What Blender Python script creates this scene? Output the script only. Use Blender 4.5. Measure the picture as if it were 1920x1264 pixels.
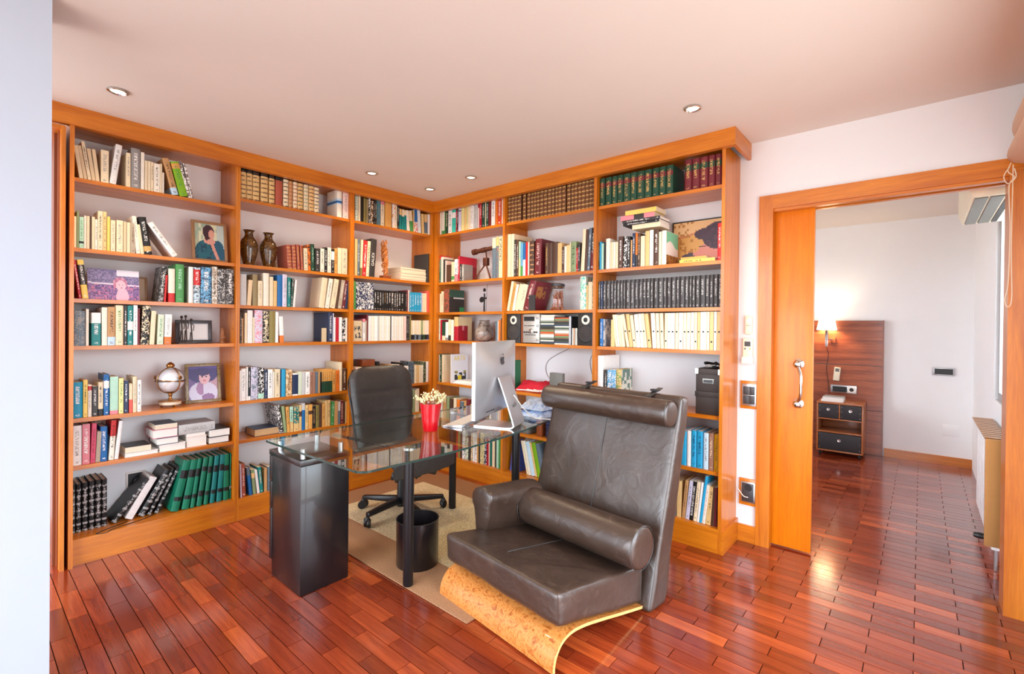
import bpy, bmesh, math, random
from mathutils import Vector, Matrix
random.seed(7)
for o in list(bpy.data.objects): bpy.data.objects.remove(o)
SC = bpy.context.scene
COL = SC.collection

# ------------------------------------------------------------------ camera
cam_d = bpy.data.cameras.new('camera'); cam = bpy.data.objects.new('camera', cam_d); COL.objects.link(cam)
cam_d.sensor_width = 36; cam_d.sensor_fit = 'HORIZONTAL'; cam_d.lens = 36 * 895.37 / 1920
cam_d.shift_y = -13.17 / 1920
cam_d.clip_start = .05
cam.location = (3.4744, -2.9182, 1.32)
yaw, pitch, roll = .7086, -.0056, .0101
_f = Vector((-math.sin(yaw) * math.cos(pitch), math.cos(yaw) * math.cos(pitch), math.sin(pitch)))
_r = Vector((math.cos(yaw), math.sin(yaw), 0)); _u = _r.cross(_f)
_R = math.cos(roll) * _r + math.sin(roll) * _u; _U = -math.sin(roll) * _r + math.cos(roll) * _u
cam.rotation_euler = Matrix((_R, _U, -_f)).transposed().to_euler()
SC.camera = cam

# ------------------------------------------------------------------ light and exposure
W = bpy.data.worlds.new('sky'); SC.world = W; W.use_nodes = True
bgn = W.node_tree.nodes['Background']; _n = W.node_tree.nodes.new; _l = W.node_tree.links.new
_tc = _n('ShaderNodeTexCoord'); _sp = _n('ShaderNodeSeparateXYZ'); _l(_tc.outputs['Generated'], _sp.inputs[0])
_mr = _n('ShaderNodeMapRange'); _mr.inputs[1].default_value = -.04; _mr.inputs[2].default_value = .04; _l(_sp.outputs[2], _mr.inputs[0])
_mx = _n('ShaderNodeMix'); _mx.data_type = 'RGBA'; _mx.inputs[6].default_value = (.44, .44, .43, 1); _mx.inputs[7].default_value = (.80, .90, 1.0, 1)   # ground outside / overcast sky
_l(_mr.outputs[0], _mx.inputs[0]); _l(_mx.outputs[2], bgn.inputs[0]); bgn.inputs[1].default_value = 9.5
SC.view_settings.view_transform = 'Standard'; SC.view_settings.look = 'None'
SC.view_settings.gamma = 1; SC.view_settings.use_curve_mapping = False
SC.view_settings.exposure = .38
try:
    SC.cycles.use_denoising = True
    SC.cycles.max_bounces = 10; SC.cycles.diffuse_bounces = 6; SC.cycles.glossy_bounces = 4
    SC.cycles.transparent_max_bounces = 16; SC.cycles.sample_clamp_indirect = 8; SC.cycles.caustics_reflective = False
    SC.cycles.caustics_refractive = False
except Exception: pass

def portal(name, loc, rot, sx, sy):            # guides the sky's light through a window opening
    d = bpy.data.lights.new(name, 'AREA'); d.shape = 'RECTANGLE'; d.size = sx; d.size_y = sy
    d.cycles.is_portal = True
    o = bpy.data.objects.new(name, d); COL.objects.link(o); o.location = loc; o.rotation_euler = rot; o['kind'] = 'helper'
    return o
portal('window_portal', (3.98, -1.4, 1.05), (0, math.radians(90), 0), 2.0, 1.8)
portal('window_portal', (.48, 1.9, 1.5), (0, math.radians(-90), 0), 1.4, 1.2)  # serves the added opening in the bedroom's left wall
portal('window_portal', (1.45, -4.53, 1.2), (math.radians(90), 0, 0), 4.6, 2.3)  # serves the added opening behind the camera
portal('window_portal', (3.98, 1.125, 1.5), (0, math.radians(90), 0), 1.4, 1.25)

# ------------------------------------------------------------------ helpers
def lin(c):
    return tuple(((v / 255) / 12.92 if v / 255 <= .04045 else ((v / 255 + .055) / 1.055) ** 2.4) for v in c)
def tag(o, label=None, cat=None, group=None, kind=None):
    if label: o['label'] = label
    if cat: o['category'] = cat
    if group: o['group'] = group
    if kind: o['kind'] = kind
    return o
def empty(name, loc=(0, 0, 0), rz=0, parent=None):
    o = bpy.data.objects.new(name, None); COL.objects.link(o); o.location = loc; o.rotation_euler = (0, 0, rz)
    o.empty_display_size = .05
    if parent: o.parent = parent
    return o
def thing(name, label, cat, loc=(0, 0, 0), rz=0, group=None):
    return tag(empty(name, loc, rz), label, cat, group)
def link(name, me, mat=None, parent=None, loc=None, rot=None):
    o = bpy.data.objects.new(name, me); COL.objects.link(o)
    if mat is not None and not me.materials: me.materials.append(mat)
    if parent: o.parent = parent
    if loc: o.location = loc
    if rot: o.rotation_euler = rot
    return o
class MB:
    """collects geometry, builds ONE mesh object"""
    def __init__(s): s.v = []; s.f = []; s.mi = []; s.m = 0
    def add(s, vs, fs):
        b = len(s.v); s.v += [tuple(x) for x in vs]; s.f += [tuple(i + b for i in f) for f in fs]; s.mi += [s.m] * len(fs); return s
    def box(s, x0, x1, y0, y1, z0, z1):
        return s.add([(x0, y0, z0), (x1, y0, z0), (x1, y1, z0), (x0, y1, z0), (x0, y0, z1), (x1, y0, z1), (x1, y1, z1), (x0, y1, z1)],
                     [(0, 3, 2, 1), (4, 5, 6, 7), (0, 1, 5, 4), (1, 2, 6, 5), (2, 3, 7, 6), (3, 0, 4, 7)])
    def prism(s, pts, z0, z1):                   # pts: xy polygon, ccw
        n = len(pts)
        return s.add([(x, y, z0) for x, y in pts] + [(x, y, z1) for x, y in pts],
                     [tuple(range(n - 1, -1, -1)), tuple(range(n, 2 * n))] + [(i, (i + 1) % n, n + (i + 1) % n, n + i) for i in range(n)])
    def lathe(s, prof, seg=24, c=(0, 0, 0), caps=True):   # prof: (radius, z) from bottom to top
        vs = []; fs = []
        for r, z in prof:
            for k in range(seg):
                a = 2 * math.pi * k / seg; vs.append((c[0] + r * math.cos(a), c[1] + r * math.sin(a), c[2] + z))
        for j in range(len(prof) - 1):
            for k in range(seg):
                a, b = j * seg + k, j * seg + (k + 1) % seg; fs.append((a, b, b + seg, a + seg))
        if caps:
            fs.append(tuple(range(seg - 1, -1, -1))); fs.append(tuple(range((len(prof) - 1) * seg, len(prof) * seg)))
        return s.add(vs, fs)
    def tube(s, path, r, seg=8, caps=True):
        path = [Vector(p) for p in path]; n = len(path); vs = []; fs = []; up = None
        for i, p in enumerate(path):
            t = (path[min(i + 1, n - 1)] - path[max(i - 1, 0)]).normalized()
            if up is None: up = Vector((0, 0, 1)) if abs(t.z) < .9 else Vector((1, 0, 0))
            a = t.cross(up).normalized(); b = a.cross(t).normalized(); up = b
            rr = r[i] if isinstance(r, (list, tuple)) else r
            for k in range(seg):
                an = 2 * math.pi * k / seg; vs.append(p + a * math.cos(an) * rr + b * math.sin(an) * rr)
        for j in range(n - 1):
            for k in range(seg):
                a, b = j * seg + k, j * seg + (k + 1) % seg; fs.append((a, b, b + seg, a + seg))
        if caps: fs.append(tuple(range(seg - 1, -1, -1))); fs.append(tuple(range((n - 1) * seg, n * seg)))
        return s.add(vs, fs)
    def build(s, name, mat, parent=None, smooth=None, loc=None, rot=None, bevel=0, bseg=2, sub=0):
        me = bpy.data.meshes.new(name); me.from_pydata(s.v, [], s.f)
        mats = mat if isinstance(mat, (list, tuple)) else [mat]
        for m in mats: me.materials.append(m)
        if len(mats) > 1: me.polygons.foreach_set('material_index', s.mi)
        if bevel or sub or smooth is not None:
            bm = bmesh.new(); bm.from_mesh(me)
            bmesh.ops.recalc_face_normals(bm, faces=bm.faces)
            if bevel: bmesh.ops.bevel(bm, geom=[e for e in bm.edges if e.is_manifold and e.calc_face_angle(0) > .5], offset=bevel, segments=bseg, profile=.5, affect='EDGES', clamp_overlap=True)
            if sub: bmesh.ops.subdivide_edges(bm, edges=bm.edges, cuts=sub, use_grid_fill=True)
            bm.to_mesh(me); bm.free()
        if smooth is not None:
            me.polygons.foreach_set('use_smooth', [True] * len(me.polygons))
            me.set_sharp_from_angle(angle=math.radians(smooth))
        me.update()
        return link(name, me, None, parent, loc, rot)
def box(name, mat, x0, x1, y0, y1, z0, z1, parent=None, bevel=0):
    return MB().box(x0, x1, y0, y1, z0, z1).build(name, mat, parent, bevel=bevel, smooth=40 if bevel else None)
def struct(o): o['kind'] = 'structure'; return o
def bez(pts, n=12):                              # smooth path through points (Catmull-Rom)
    P = [Vector(p) for p in pts]; P = [2 * P[0] - P[1]] + P + [2 * P[-1] - P[-2]]; out = []
    for i in range(1, len(P) - 2):
        for k in range(n):
            t = k / n; a, b, c, d = P[i - 1], P[i], P[i + 1], P[i + 2]
            out.append(.5 * ((2 * b) + (c - a) * t + (2 * a - 5 * b + 4 * c - d) * t * t + (3 * b - a - 3 * c + d) * t ** 3))
    out.append(P[-2]); return out

# ------------------------------------------------------------------ materials
def nodes(name):
    m = bpy.data.materials.new(name); m.use_nodes = True; nt = m.node_tree
    return m, nt, nt.nodes['Principled BSDF'], nt.links
def setp(b, **k):
    for n, v in k.items():
        n = n.replace('_', ' ')
        if n in b.inputs: b.inputs[n].default_value = v
def mat(name, rgb, rough=.5, metal=0, noise=0, nscale=30, bump=0, coat=0, spec=.5, emit=0):
    m, nt, b, L = nodes(name); c = lin(rgb)
    setp(b, Base_Color=(*c, 1), Roughness=rough, Metallic=metal, Coat_Weight=coat, Specular_IOR_Level=spec)
    tc = nt.nodes.new('ShaderNodeTexCoord'); nz = nt.nodes.new('ShaderNodeTexNoise'); nz.inputs['Scale'].default_value = nscale; nz.inputs['Detail'].default_value = 4
    L.new(tc.outputs['Object'], nz.inputs['Vector'])
    mx = nt.nodes.new('ShaderNodeMix'); mx.data_type = 'RGBA'
    a = noise or .04
    mx.inputs[6].default_value = (*[max(0, v * (1 - a)) for v in c], 1); mx.inputs[7].default_value = (*[min(1, v * (1 + a)) for v in c], 1)
    L.new(nz.outputs['Fac'], mx.inputs[0]); L.new(mx.outputs[2], b.inputs['Base Color'])
    if bump:
        bp = nt.nodes.new('ShaderNodeBump'); bp.inputs['Strength'].default_value = bump; bp.inputs['Distance'].default_value = .002
        L.new(nz.outputs['Fac'], bp.inputs['Height']); L.new(bp.outputs[0], b.inputs['Normal'])
    if emit: setp(b, Emission_Color=(*c, 1), Emission_Strength=emit)
    return m
def wood(name, dark, light, axis='z', scale=1., rough=.35, coat=.25, contrast=1., bump=.06, tone=None):
    m, nt, b, L = nodes(name)
    tc = nt.nodes.new('ShaderNodeTexCoord'); mp = nt.nodes.new('ShaderNodeMapping'); L.new(tc.outputs['Object'], mp.inputs['Vector'])
    s = {'x': (1.6, 26, 26), 'y': (26, 1.6, 26), 'z': (26, 26, 1.6)}[axis]; mp.inputs['Scale'].default_value = [v * scale for v in s]
    n1 = nt.nodes.new('ShaderNodeTexNoise'); n1.inputs['Scale'].default_value = 1.; n1.inputs['Detail'].default_value = 6; n1.inputs['Roughness'].default_value = .62; n1.inputs['Distortion'].default_value = .6
    L.new(mp.outputs[0], n1.inputs['Vector'])
    n2 = nt.nodes.new('ShaderNodeTexNoise'); n2.inputs['Scale'].default_value = 7.; n2.inputs['Detail'].default_value = 3
    L.new(mp.outputs[0], n2.inputs['Vector'])
    md = nt.nodes.new('ShaderNodeMath'); md.operation = 'MULTIPLY_ADD'; md.inputs[1].default_value = .35; L.new(n2.outputs['Fac'], md.inputs[0]); L.new(n1.outputs['Fac'], md.inputs[2])
    cr = nt.nodes.new('ShaderNodeValToRGB'); e = cr.color_ramp.elements
    e[0].position = .67 - .22 / contrast * contrast; e[1].position = .67 + .24; e[0].color = (*lin(dark), 1); e[1].color = (*lin(light), 1)
    L.new(md.outputs[0], cr.inputs['Fac'])
    out = cr.outputs['Color']
    if tone:
        at = nt.nodes.new('ShaderNodeAttribute'); at.attribute_name = tone
        mr = nt.nodes.new('ShaderNodeValToRGB'); r = mr.color_ramp.elements
        r[0].position = 0; r[0].color = (.66, .6, .58, 1); r[1].position = 1; r[1].color = (1.9, 2.5, 1.9, 1)
        for p, c in ((.3, (.88, .85, .84, 1)), (.72, (1.12, 1.14, 1.12, 1)), (.9, (1.4, 1.6, 1.5, 1))):
            q = mr.color_ramp.elements.new(p); q.color = c
        L.new(at.outputs['Fac'], mr.inputs['Fac'])
        mm = nt.nodes.new('ShaderNodeMix'); mm.data_type = 'RGBA'; mm.blend_type = 'MULTIPLY'; mm.inputs[0].default_value = 1
        L.new(out, mm.inputs[6]); L.new(mr.outputs[0], mm.inputs[7]); out = mm.outputs[2]
        # every plank shows another stretch of grain
        ad = nt.nodes.new('ShaderNodeVectorMath'); ad.operation = 'ADD'; sc_ = nt.nodes.new('ShaderNodeVectorMath'); sc_.operation = 'SCALE'; sc_.inputs['Scale'].default_value = 37.
        L.new(at.outputs['Vector'], sc_.inputs[0]); L.new(tc.outputs['Object'], ad.inputs[0]); L.new(sc_.outputs[0], ad.inputs[1]); L.new(ad.outputs[0], mp.inputs['Vector'])
    L.new(out, b.inputs['Base Color'])
    setp(b, Roughness=rough, Coat_Weight=coat, Coat_Roughness=.12)
    bp = nt.nodes.new('ShaderNodeBump'); bp.inputs['Strength'].default_value = bump; bp.inputs['Distance'].default_value = .001
    L.new(n1.outputs['Fac'], bp.inputs['Height']); L.new(bp.outputs[0], b.inputs['Normal'])
    return m
def clear_glass(name, tint=(.93, .97, .95), ior=1.5, haze=0.):
    m, nt, b, L = nodes(name); nt.nodes.remove(b); out = nt.nodes['Material Output']
    t = nt.nodes.new('ShaderNodeBsdfTransparent'); t.inputs[0].default_value = (*tint, 1)
    g = nt.nodes.new('ShaderNodeBsdfGlossy'); g.inputs['Roughness'].default_value = .0; g.inputs['Color'].default_value = (1, 1, 1, 1)
    fr = nt.nodes.new('ShaderNodeFresnel'); fr.inputs[0].default_value = ior
    ge = nt.nodes.new('ShaderNodeNewGeometry'); mu = nt.nodes.new('ShaderNodeMath'); mu.operation = 'MULTIPLY'; iv = nt.nodes.new('ShaderNodeMath'); iv.operation = 'SUBTRACT'; iv.inputs[0].default_value = 1
    L.new(ge.outputs['Backfacing'], iv.inputs[1]); L.new(fr.outputs[0], mu.inputs[0]); L.new(iv.outputs[0], mu.inputs[1])
    mx = nt.nodes.new('ShaderNodeMixShader'); L.new(mu.outputs[0], mx.inputs[0]); L.new(t.outputs[0], mx.inputs[1]); L.new(g.outputs[0], mx.inputs[2]); L.new(mx.outputs[0], out.inputs['Surface'])
    return m
def leather(name, rgb, rough=.36):
    m, nt, b, L = nodes(name); c = lin(rgb)
    tc = nt.nodes.new('ShaderNodeTexCoord')
    vo = nt.nodes.new('ShaderNodeTexVoronoi'); vo.inputs['Scale'].default_value = 260.; L.new(tc.outputs['Object'], vo.inputs['Vector'])
    nz = nt.nodes.new('ShaderNodeTexNoise'); nz.inputs['Scale'].default_value = 6.; nz.inputs['Detail'].default_value = 5; nz.inputs['Distortion'].default_value = 1.2; L.new(tc.outputs['Object'], nz.inputs['Vector'])
    wr = nt.nodes.new('ShaderNodeTexNoise'); wr.inputs['Scale'].default_value = 8.; wr.inputs['Detail'].default_value = 3; wr.inputs['Distortion'].default_value = 1.8; L.new(tc.outputs['Object'], wr.inputs['Vector'])
    mx = nt.nodes.new('ShaderNodeMix'); mx.data_type = 'RGBA'; mx.inputs[6].default_value = (*[v * .7 for v in c], 1); mx.inputs[7].default_value = (*[v * 1.35 for v in c], 1)
    L.new(nz.outputs['Fac'], mx.inputs[0])
    dn = nt.nodes.new('ShaderNodeTexNoise'); dn.inputs['Scale'].default_value = 3.; L.new(tc.outputs['Object'], dn.inputs['Vector'])
    da = nt.nodes.new('ShaderNodeVectorMath'); da.operation = 'MULTIPLY_ADD'; da.inputs[1].default_value = (.35, .35, .35); L.new(dn.outputs['Color'], da.inputs[0]); L.new(tc.outputs['Object'], da.inputs[2])
    ck = nt.nodes.new('ShaderNodeTexVoronoi'); ck.feature = 'DISTANCE_TO_EDGE'; ck.inputs['Scale'].default_value = 11.; L.new(da.outputs[0], ck.inputs['Vector'])
    lt = nt.nodes.new('ShaderNodeMapRange'); lt.inputs[1].default_value = .0; lt.inputs[2].default_value = .035; lt.inputs[3].default_value = .16; lt.inputs[4].default_value = 0.; L.new(ck.outputs['Distance'], lt.inputs[0])
    gate = nt.nodes.new('ShaderNodeMath'); gate.operation = 'MULTIPLY'; g2 = nt.nodes.new('ShaderNodeMath'); g2.operation = 'GREATER_THAN'; g2.inputs[1].default_value = .5; L.new(nz.outputs['Fac'], g2.inputs[0]); L.new(lt.outputs[0], gate.inputs[0]); L.new(g2.outputs[0], gate.inputs[1])
    wm = nt.nodes.new('ShaderNodeMix'); wm.data_type = 'RGBA'; L.new(gate.outputs[0], wm.inputs[0]); L.new(mx.outputs[2], wm.inputs[6]); wm.inputs[7].default_value = (*[min(1, v * 4 + .03) for v in c], 1); L.new(wm.outputs[2], b.inputs['Base Color'])
    b1 = nt.nodes.new('ShaderNodeBump'); b1.inputs['Strength'].default_value = .12; b1.inputs['Distance'].default_value = .001; L.new(vo.outputs['Distance'], b1.inputs['Height'])
    b2 = nt.nodes.new('ShaderNodeBump'); b2.inputs['Strength'].default_value = .28; b2.inputs['Distance'].default_value = .012; L.new(wr.outputs['Fac'], b2.inputs['Height']); L.new(b1.outputs[0], b2.inputs['Normal'])
    L.new(b2.outputs[0], b.inputs['Normal'])
    rr = nt.nodes.new('ShaderNodeMapRange'); rr.inputs[3].default_value = rough - .06; rr.inputs[4].default_value = rough + .12; L.new(nz.outputs['Fac'], rr.inputs[0]); L.new(rr.outputs[0], b.inputs['Roughness'])
    setp(b, Specular_IOR_Level=.85)
    return m
def mottled(name, cols, scale=20, rough=.35, coat=.3, distort=1.):
    m, nt, b, L = nodes(name); tc = nt.nodes.new('ShaderNodeTexCoord'); nz = nt.nodes.new('ShaderNodeTexNoise')
    nz.inputs['Scale'].default_value = scale; nz.inputs['Detail'].default_value = 5; nz.inputs['Distortion'].default_value = distort; L.new(tc.outputs['Object'], nz.inputs['Vector'])
    cr = nt.nodes.new('ShaderNodeValToRGB'); e = cr.color_ramp.elements; n = len(cols)
    e[0].position = .3; e[1].position = .7; e[0].color = (*lin(cols[0]), 1); e[1].color = (*lin(cols[-1]), 1)
    for i, c in enumerate(cols[1:-1]): q = e.new(.3 + .4 * (i + 1) / (n - 1)); q.color = (*lin(c), 1)
    L.new(nz.outputs['Fac'], cr.inputs[0]); L.new(cr.outputs[0], b.inputs['Base Color']); setp(b, Roughness=rough, Coat_Weight=coat); return m
def print_mat(name, rough=.35):                  # flat print: colours stored on the faces of the sheet
    m, nt, b, L = nodes(name); at = nt.nodes.new('ShaderNodeAttribute'); at.attribute_name = 'ink'; L.new(at.outputs['Color'], b.inputs['Base Color']); setp(b, Roughness=rough); return m

M = {}
OD, OL = (176, 90, 8), (216, 130, 24)
for ax in 'xyz': M['wood_' + ax] = wood('bookcase_wood_' + ax, OD, OL, ax)
M['door_wood'] = wood('door_wood', (204, 100, 0), (226, 130, 2), 'z', rough=.4, coat=.08, bump=.04)
M['casing_x'] = wood('casing_wood_x', OD, OL, 'x'); M['casing_z'] = wood('casing_wood_z', OD, OL, 'z')
M['brownpanel'] = wood('brown_panel_wood', (120, 58, 28), (150, 78, 40), 'z')
M['walnut'] = wood('walnut_veneer', (104, 44, 24), (176, 94, 56), 'x', scale=.8, contrast=1.4, rough=.3)
M['parquet'] = wood('parquet_wood', (110, 36, 18), (152, 62, 30), 'x', scale=1.2, rough=.22, coat=.8, bump=.03, tone='tone')
M['burl'] = mottled('burl_veneer', [(150, 76, 28), (196, 118, 52), (214, 142, 74), (170, 92, 38)], 26, .3, .4, 2.5)
M['plyedge'] = wood('plywood_edge', (204, 158, 90), (226, 186, 120), 'x', rough=.5, coat=0)
M['wall'] = mat('wall_paint', (224, 224, 226), .7, noise=.02, nscale=8, bump=.03)
M['wall_cool'] = mat('wall_paint_white', (246, 247, 248), .65, noise=.02, nscale=8, bump=.03)
M['pillar'] = mat('wall_paint_darkened', (172, 182, 196), .65, noise=.02, nscale=8, bump=.03)  # white wall, its colour darkened to hold down the window light on it
M['ceiling'] = mat('ceiling_paint', (222, 214, 206), .8, noise=.02, nscale=5)
M['grout'] = mat('subfloor', (48, 22, 14), .8)
M['leather'] = leather('black_brown_leather', (60, 44, 35), .34)
M['leather2'] = leather('black_office_leather', (44, 40, 38), .42)
M['blackmetal'] = mat('black_metal', (30, 28, 30), .32, .3)
M['blacklacquer'] = mat('black_lacquer', (22, 18, 20), .28, 0, coat=.3)
M['blackplastic'] = mat('black_plastic', (24, 24, 25), .45)
M['chrome'] = mat('chrome', (214, 212, 208), .16, 1.)
M['steel'] = mat('satin_steel', (188, 188, 190), .3, 1.)
M['whiteplastic'] = mat('white_plastic', (236, 232, 222), .4)
M['creamplastic'] = mat('cream_plastic', (232, 222, 196), .42)
M['darkplastic'] = mat('dark_grey_plastic', (58, 56, 58), .4)
M['alu'] = mat('anodised_aluminium', (214, 216, 220), .34, .85)
M['white'] = mat('white_enamel', (240, 240, 240), .4)
M['red'] = mat('red_ceramic', (196, 12, 26), .16, coat=.6)
M['glass'] = clear_glass('desk_glass', (.90, .955, .93), 1.85)
M['jarglass'] = clear_glass('jar_glass', (.95, .96, .96), 1.5)
M['glassedge'] = mat('glass_edge', (38, 58, 52), .12)
M['paper'] = mat('page_paper', (232, 220, 194), .8, noise=.08, nscale=300)
M['paperwhite'] = mat('page_white', (240, 238, 230), .75, noise=.05, nscale=300)
M['paperbrown'] = mat('page_aged', (198, 162, 116), .8, noise=.1, nscale=300)
M['fabric'] = mat('blind_fabric', (228, 206, 182), .85, noise=.05, nscale=200, bump=.2)
M['cord'] = mat('cord', (224, 204, 176), .7)
M['blackcord'] = mat('black_cable', (26, 24, 24), .5)
M['browncord'] = mat('brown_cable', (90, 58, 40), .5)
M['whitecord'] = mat('white_cable', (236, 234, 228), .45)
M['bronze'] = mat('bronze', (58, 44, 36), .4, .6)
M['gold'] = mat('brass', (190, 140, 84), .25, .9)
M['print'] = print_mat('photo_print')
M['matprint'] = print_mat('cover_print', .5)
M['downlight'] = mat('downlight_lens', (255, 244, 224), .3, emit=2.2)
M['shade'] = mat('lamp_shade', (255, 236, 196), .8, emit=4.)

# ------------------------------------------------------------------ the room
HC = 2.474
def parquet():
    fl = struct(MB().box(-.95, 3.96, -5.25, 3.5, -.06, -.0085).build('floor', M['grout']))
    rows = []; pw, pl = .07, .30
    y = -5.25; j = 0; alln = []
    rnd = random.Random(3)
    while y < 3.5:
        off = -.95 + (.15 if j % 2 else 0) - .3 + .065
        x = off
        while x < 3.96:
            a, b = max(x, -.95), min(x + pl, 3.96)
            if b - a > .01: alln.append((a, b, y, min(y + pw, 3.5), rnd.random()))
            x += pl
        y += pw; j += 1
    cx, cy = cam.location.x, cam.location.y
    def seen(p):
        mx, my = (p[0] + p[1]) / 2, (p[2] + p[3]) / 2
        d = Vector((mx - cx, my - cy, -1.32)); z = d.dot(_f)
        if z < .5: return -1
        u, v = d.dot(_R) / z, d.dot(_U) / z
        if abs(u) > 1.1 or abs(v) > .75 or u < -.97: return -1
        if my > .42 and (mx < 2.3): return -1
        if mx < .05 or (mx < 2.6 and my > 0): return -1
        if .1 < mx < 1.8 and -1.4 < my < -.1: return -1        # under the rug
        return 1 / z ** 2
    ranked = sorted(alln, key=lambda p: -seen(p))
    single = ranked[:300]; rest = [p for p in ranked[300:]]
    def geo(mb, p):
        a, b, y0, y1, t = p; g = .0008
        dz = -.0004 + .0008 * ((t * 97) % 1)
        mb.box(a + g, b - g, y0 + g, y1 - g, -.0085, dz)
        e = .0009                                              # eased top edge
        base = len(mb.v) - 8
        for k in range(4, 8):
            q = mb.v[base + k]; mb.v[base + k] = (q[0] + (e if k in (4, 7) else -e), q[1] + (e if k in (4, 5) else -e), q[2])
    def tone(o, vals):
        at = o.data.attributes.new('tone', 'FLOAT', 'FACE'); at.data.foreach_set('value', vals)
    for p in single:
        mb = MB(); geo(mb, p); o = mb.build('plank', M['parquet'], fl); tone(o, [p[4]] * 6)
    mb = MB()
    for p in rest: geo(mb, p)
    o = mb.build('plank_field', M['parquet'], fl); o['kind'] = 'stuff'; tone(o, [p[4] for p in rest for _ in range(6)])
parquet()
struct(box('ceiling', M['ceiling'], -.95, 4.15, -5.4, 3.6, HC, HC + .1))
# walls behind the bookcases
struct(box('wall_left', M['wall_cool'], -.40, -.297, -2.50, .40, 0, HC))
wr = MB().box(-.297, 2.75, .297, .42, 0, HC).box(2.75, 3.80, .297, .42, 2.09, HC).box(3.80, 4.05, .297, .42, 0, HC)
struct(wr.build('wall_back', M['wall']))
# foreground wall at the picture's edge and the dim end beyond it
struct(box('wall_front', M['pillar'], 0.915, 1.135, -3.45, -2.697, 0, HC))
struct(box('wall_passage', M['wall'], -1.05, -.95, -4.6, -2.4, 0, HC))
struct(box('wall_closet', M['wall'], -.95, -.40, -2.50, -2.40, 0, HC))
# window wall at right; wall behind the camera with an added light opening
ww = MB().box(3.95, 4.10, -4.6, -2.3, 0, HC).box(3.95, 4.10, -2.3, -.5, 2.05, HC).box(3.95, 4.10, -.5, .297, 0, HC).box(3.95, 4.10, -2.3, -.5, 0, .05)
struct(ww.build('wall_right', M['wall']))
wb = MB().box(-.95, -.85, -4.6, -4.5, 0, HC).box(-.85, 3.75, -4.6, -4.5, 2.4, HC).box(3.75, 4.0, -4.6, -4.5, 0, HC).box(-.85, 3.75, -4.6, -4.5, 0, .1)
struct(wb.build('wall_behind', M['wall']))
wn = struct(MB().box(3.96, 4.02, -2.3, -2.24, .05, 2.05).box(3.96, 4.02, -1.43, -1.37, .05, 2.05).box(3.96, 4.02, -.56, -.5, .05, 2.05).build('window_1', M['casing_z']))
box('window_sill', M['casing_z'], 3.94, 4.02, -2.3, -.5, .03, .06, wn); box('window_head', M['casing_z'], 3.96, 4.02, -2.3, -.5, 1.99, 2.05, wn)
wn2 = struct(MB().box(-.85, -.79, -4.56, -4.51, .1, 2.4).box(3.69, 3.75, -4.56, -4.51, .1, 2.4).box(1.42, 1.48, -4.56, -4.51, .1, 2.4).build('window_fill_added', M['casing_z']))  # posts of an unseen window, added to light the bookcases from behind the camera
# bedroom shell
struct(box('wall_bedroom_back', M['wall_cool'], .6, 4.05, 3.48, 3.6, 0, HC))
struct(MB().box(.5, .6, .42, 1.3, 0, HC).box(.5, .6, 2.5, 3.6, 0, HC).box(.5, .6, 1.3, 2.5, 0, .8).box(.5, .6, 1.3, 2.5, 2.2, HC).build('wall_bedroom_left', M['wall']))  # opening in this unseen wall is added to brighten the bedroom
br = MB().box(3.86, 4.05, .42, .5, 0, HC).box(3.86, 4.05, 1.75, 3.48, 0, HC).box(3.86, 4.05, .5, 1.75, 0, .86).box(3.86, 4.05, .5, 1.75, 2.22, HC)
struct(br.build('wall_bedroom_right', M['wall_cool']))
w3 = struct(MB().box(3.88, 3.94, .5, .55, .86, 2.22).box(3.88, 3.94, 1.70, 1.75, .86, 2.22).box(3.88, 3.94, 1.1, 1.15, .86, 2.22).box(3.88, 3.94, .55, 1.7, .86, .91).box(3.88, 3.94, .55, 1.7, 2.17, 2.22).build('window_3', M['steel']))
box('pane', M['jarglass'], 3.905, 3.911, .55, 1.10, .91, 2.17, w3); box('pane', M['jarglass'], 3.905, 3.911, 1.15, 1.70, .91, 2.17, w3)
struct(box('baseboard_bedroom', M['casing_x'], 3.19, 3.86, 3.462, 3.48, 0, .085))
struct(box('baseboard_back', M['casing_x'], 2.612, 2.714, .282, .297, 0, .105))
# door lining, casing and the sliding leaf
tr = struct(box('trim_1', M['casing_z'], 2.714, 2.79, .278, .297, 0, 2.132))
box('head_casing', M['casing_x'], 2.79, 3.86, .278, .297, 2.05, 2.132, tr)
box('side_casing', M['casing_z'], 3.778, 3.86, .262, .297, 0, 2.05, tr)
box('jamb', M['casing_z'], 2.772, 2.79, .297, .338, 0, 2.05, tr)
box('jamb', M['casing_z'], 3.778, 3.80, .297, .42, 0, 2.05, tr)
box('head_lining', M['casing_x'], 2.79, 3.778, .297, .338, 2.035, 2.05, tr)
box('track', M['brownpanel'], 2.79, 3.778, .338, .385, 2.075, 2.09, tr)
box('head_lining', M['casing_x'], 2.79, 3.778, .385, .42, 2.035, 2.09, tr)
dr = struct(MB().box(2.70, 2.995, .345, .38, .012, 2.06).build('door_1', M['door_wood'], bevel=.002, smooth=40))
hd = MB()
for z in (1.10, .875): hd.lathe([(.026, 0), (.026, .006), (.014, .012), (.012, .03), (.02, .036), (.023, .05), (.016, .062)], 20)
def face_y(o, x, y, z): o.location = (x, y, z); o.rotation_euler = (math.radians(90), 0, 0)
h = empty('handle', (0, 0, 0), parent=dr)
for z in (1.12, .885):
    k = MB().lathe([(.028, 0), (.028, .006), (.015, .012), (.013, .034), (.021, .04), (.022, .052), (.014, .06)], 20).build('knob', M['chrome'], h, smooth=50); face_y(k, 2.925, .345, z)
MB().tube(bez([(2.925, .30, 1.115), (2.945, .275, 1.06), (2.948, .268, 1.0), (2.945, .275, .94), (2.925, .30, .89)]), .0085, 10).build('grip', M['chrome'], h, smooth=60)
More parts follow.
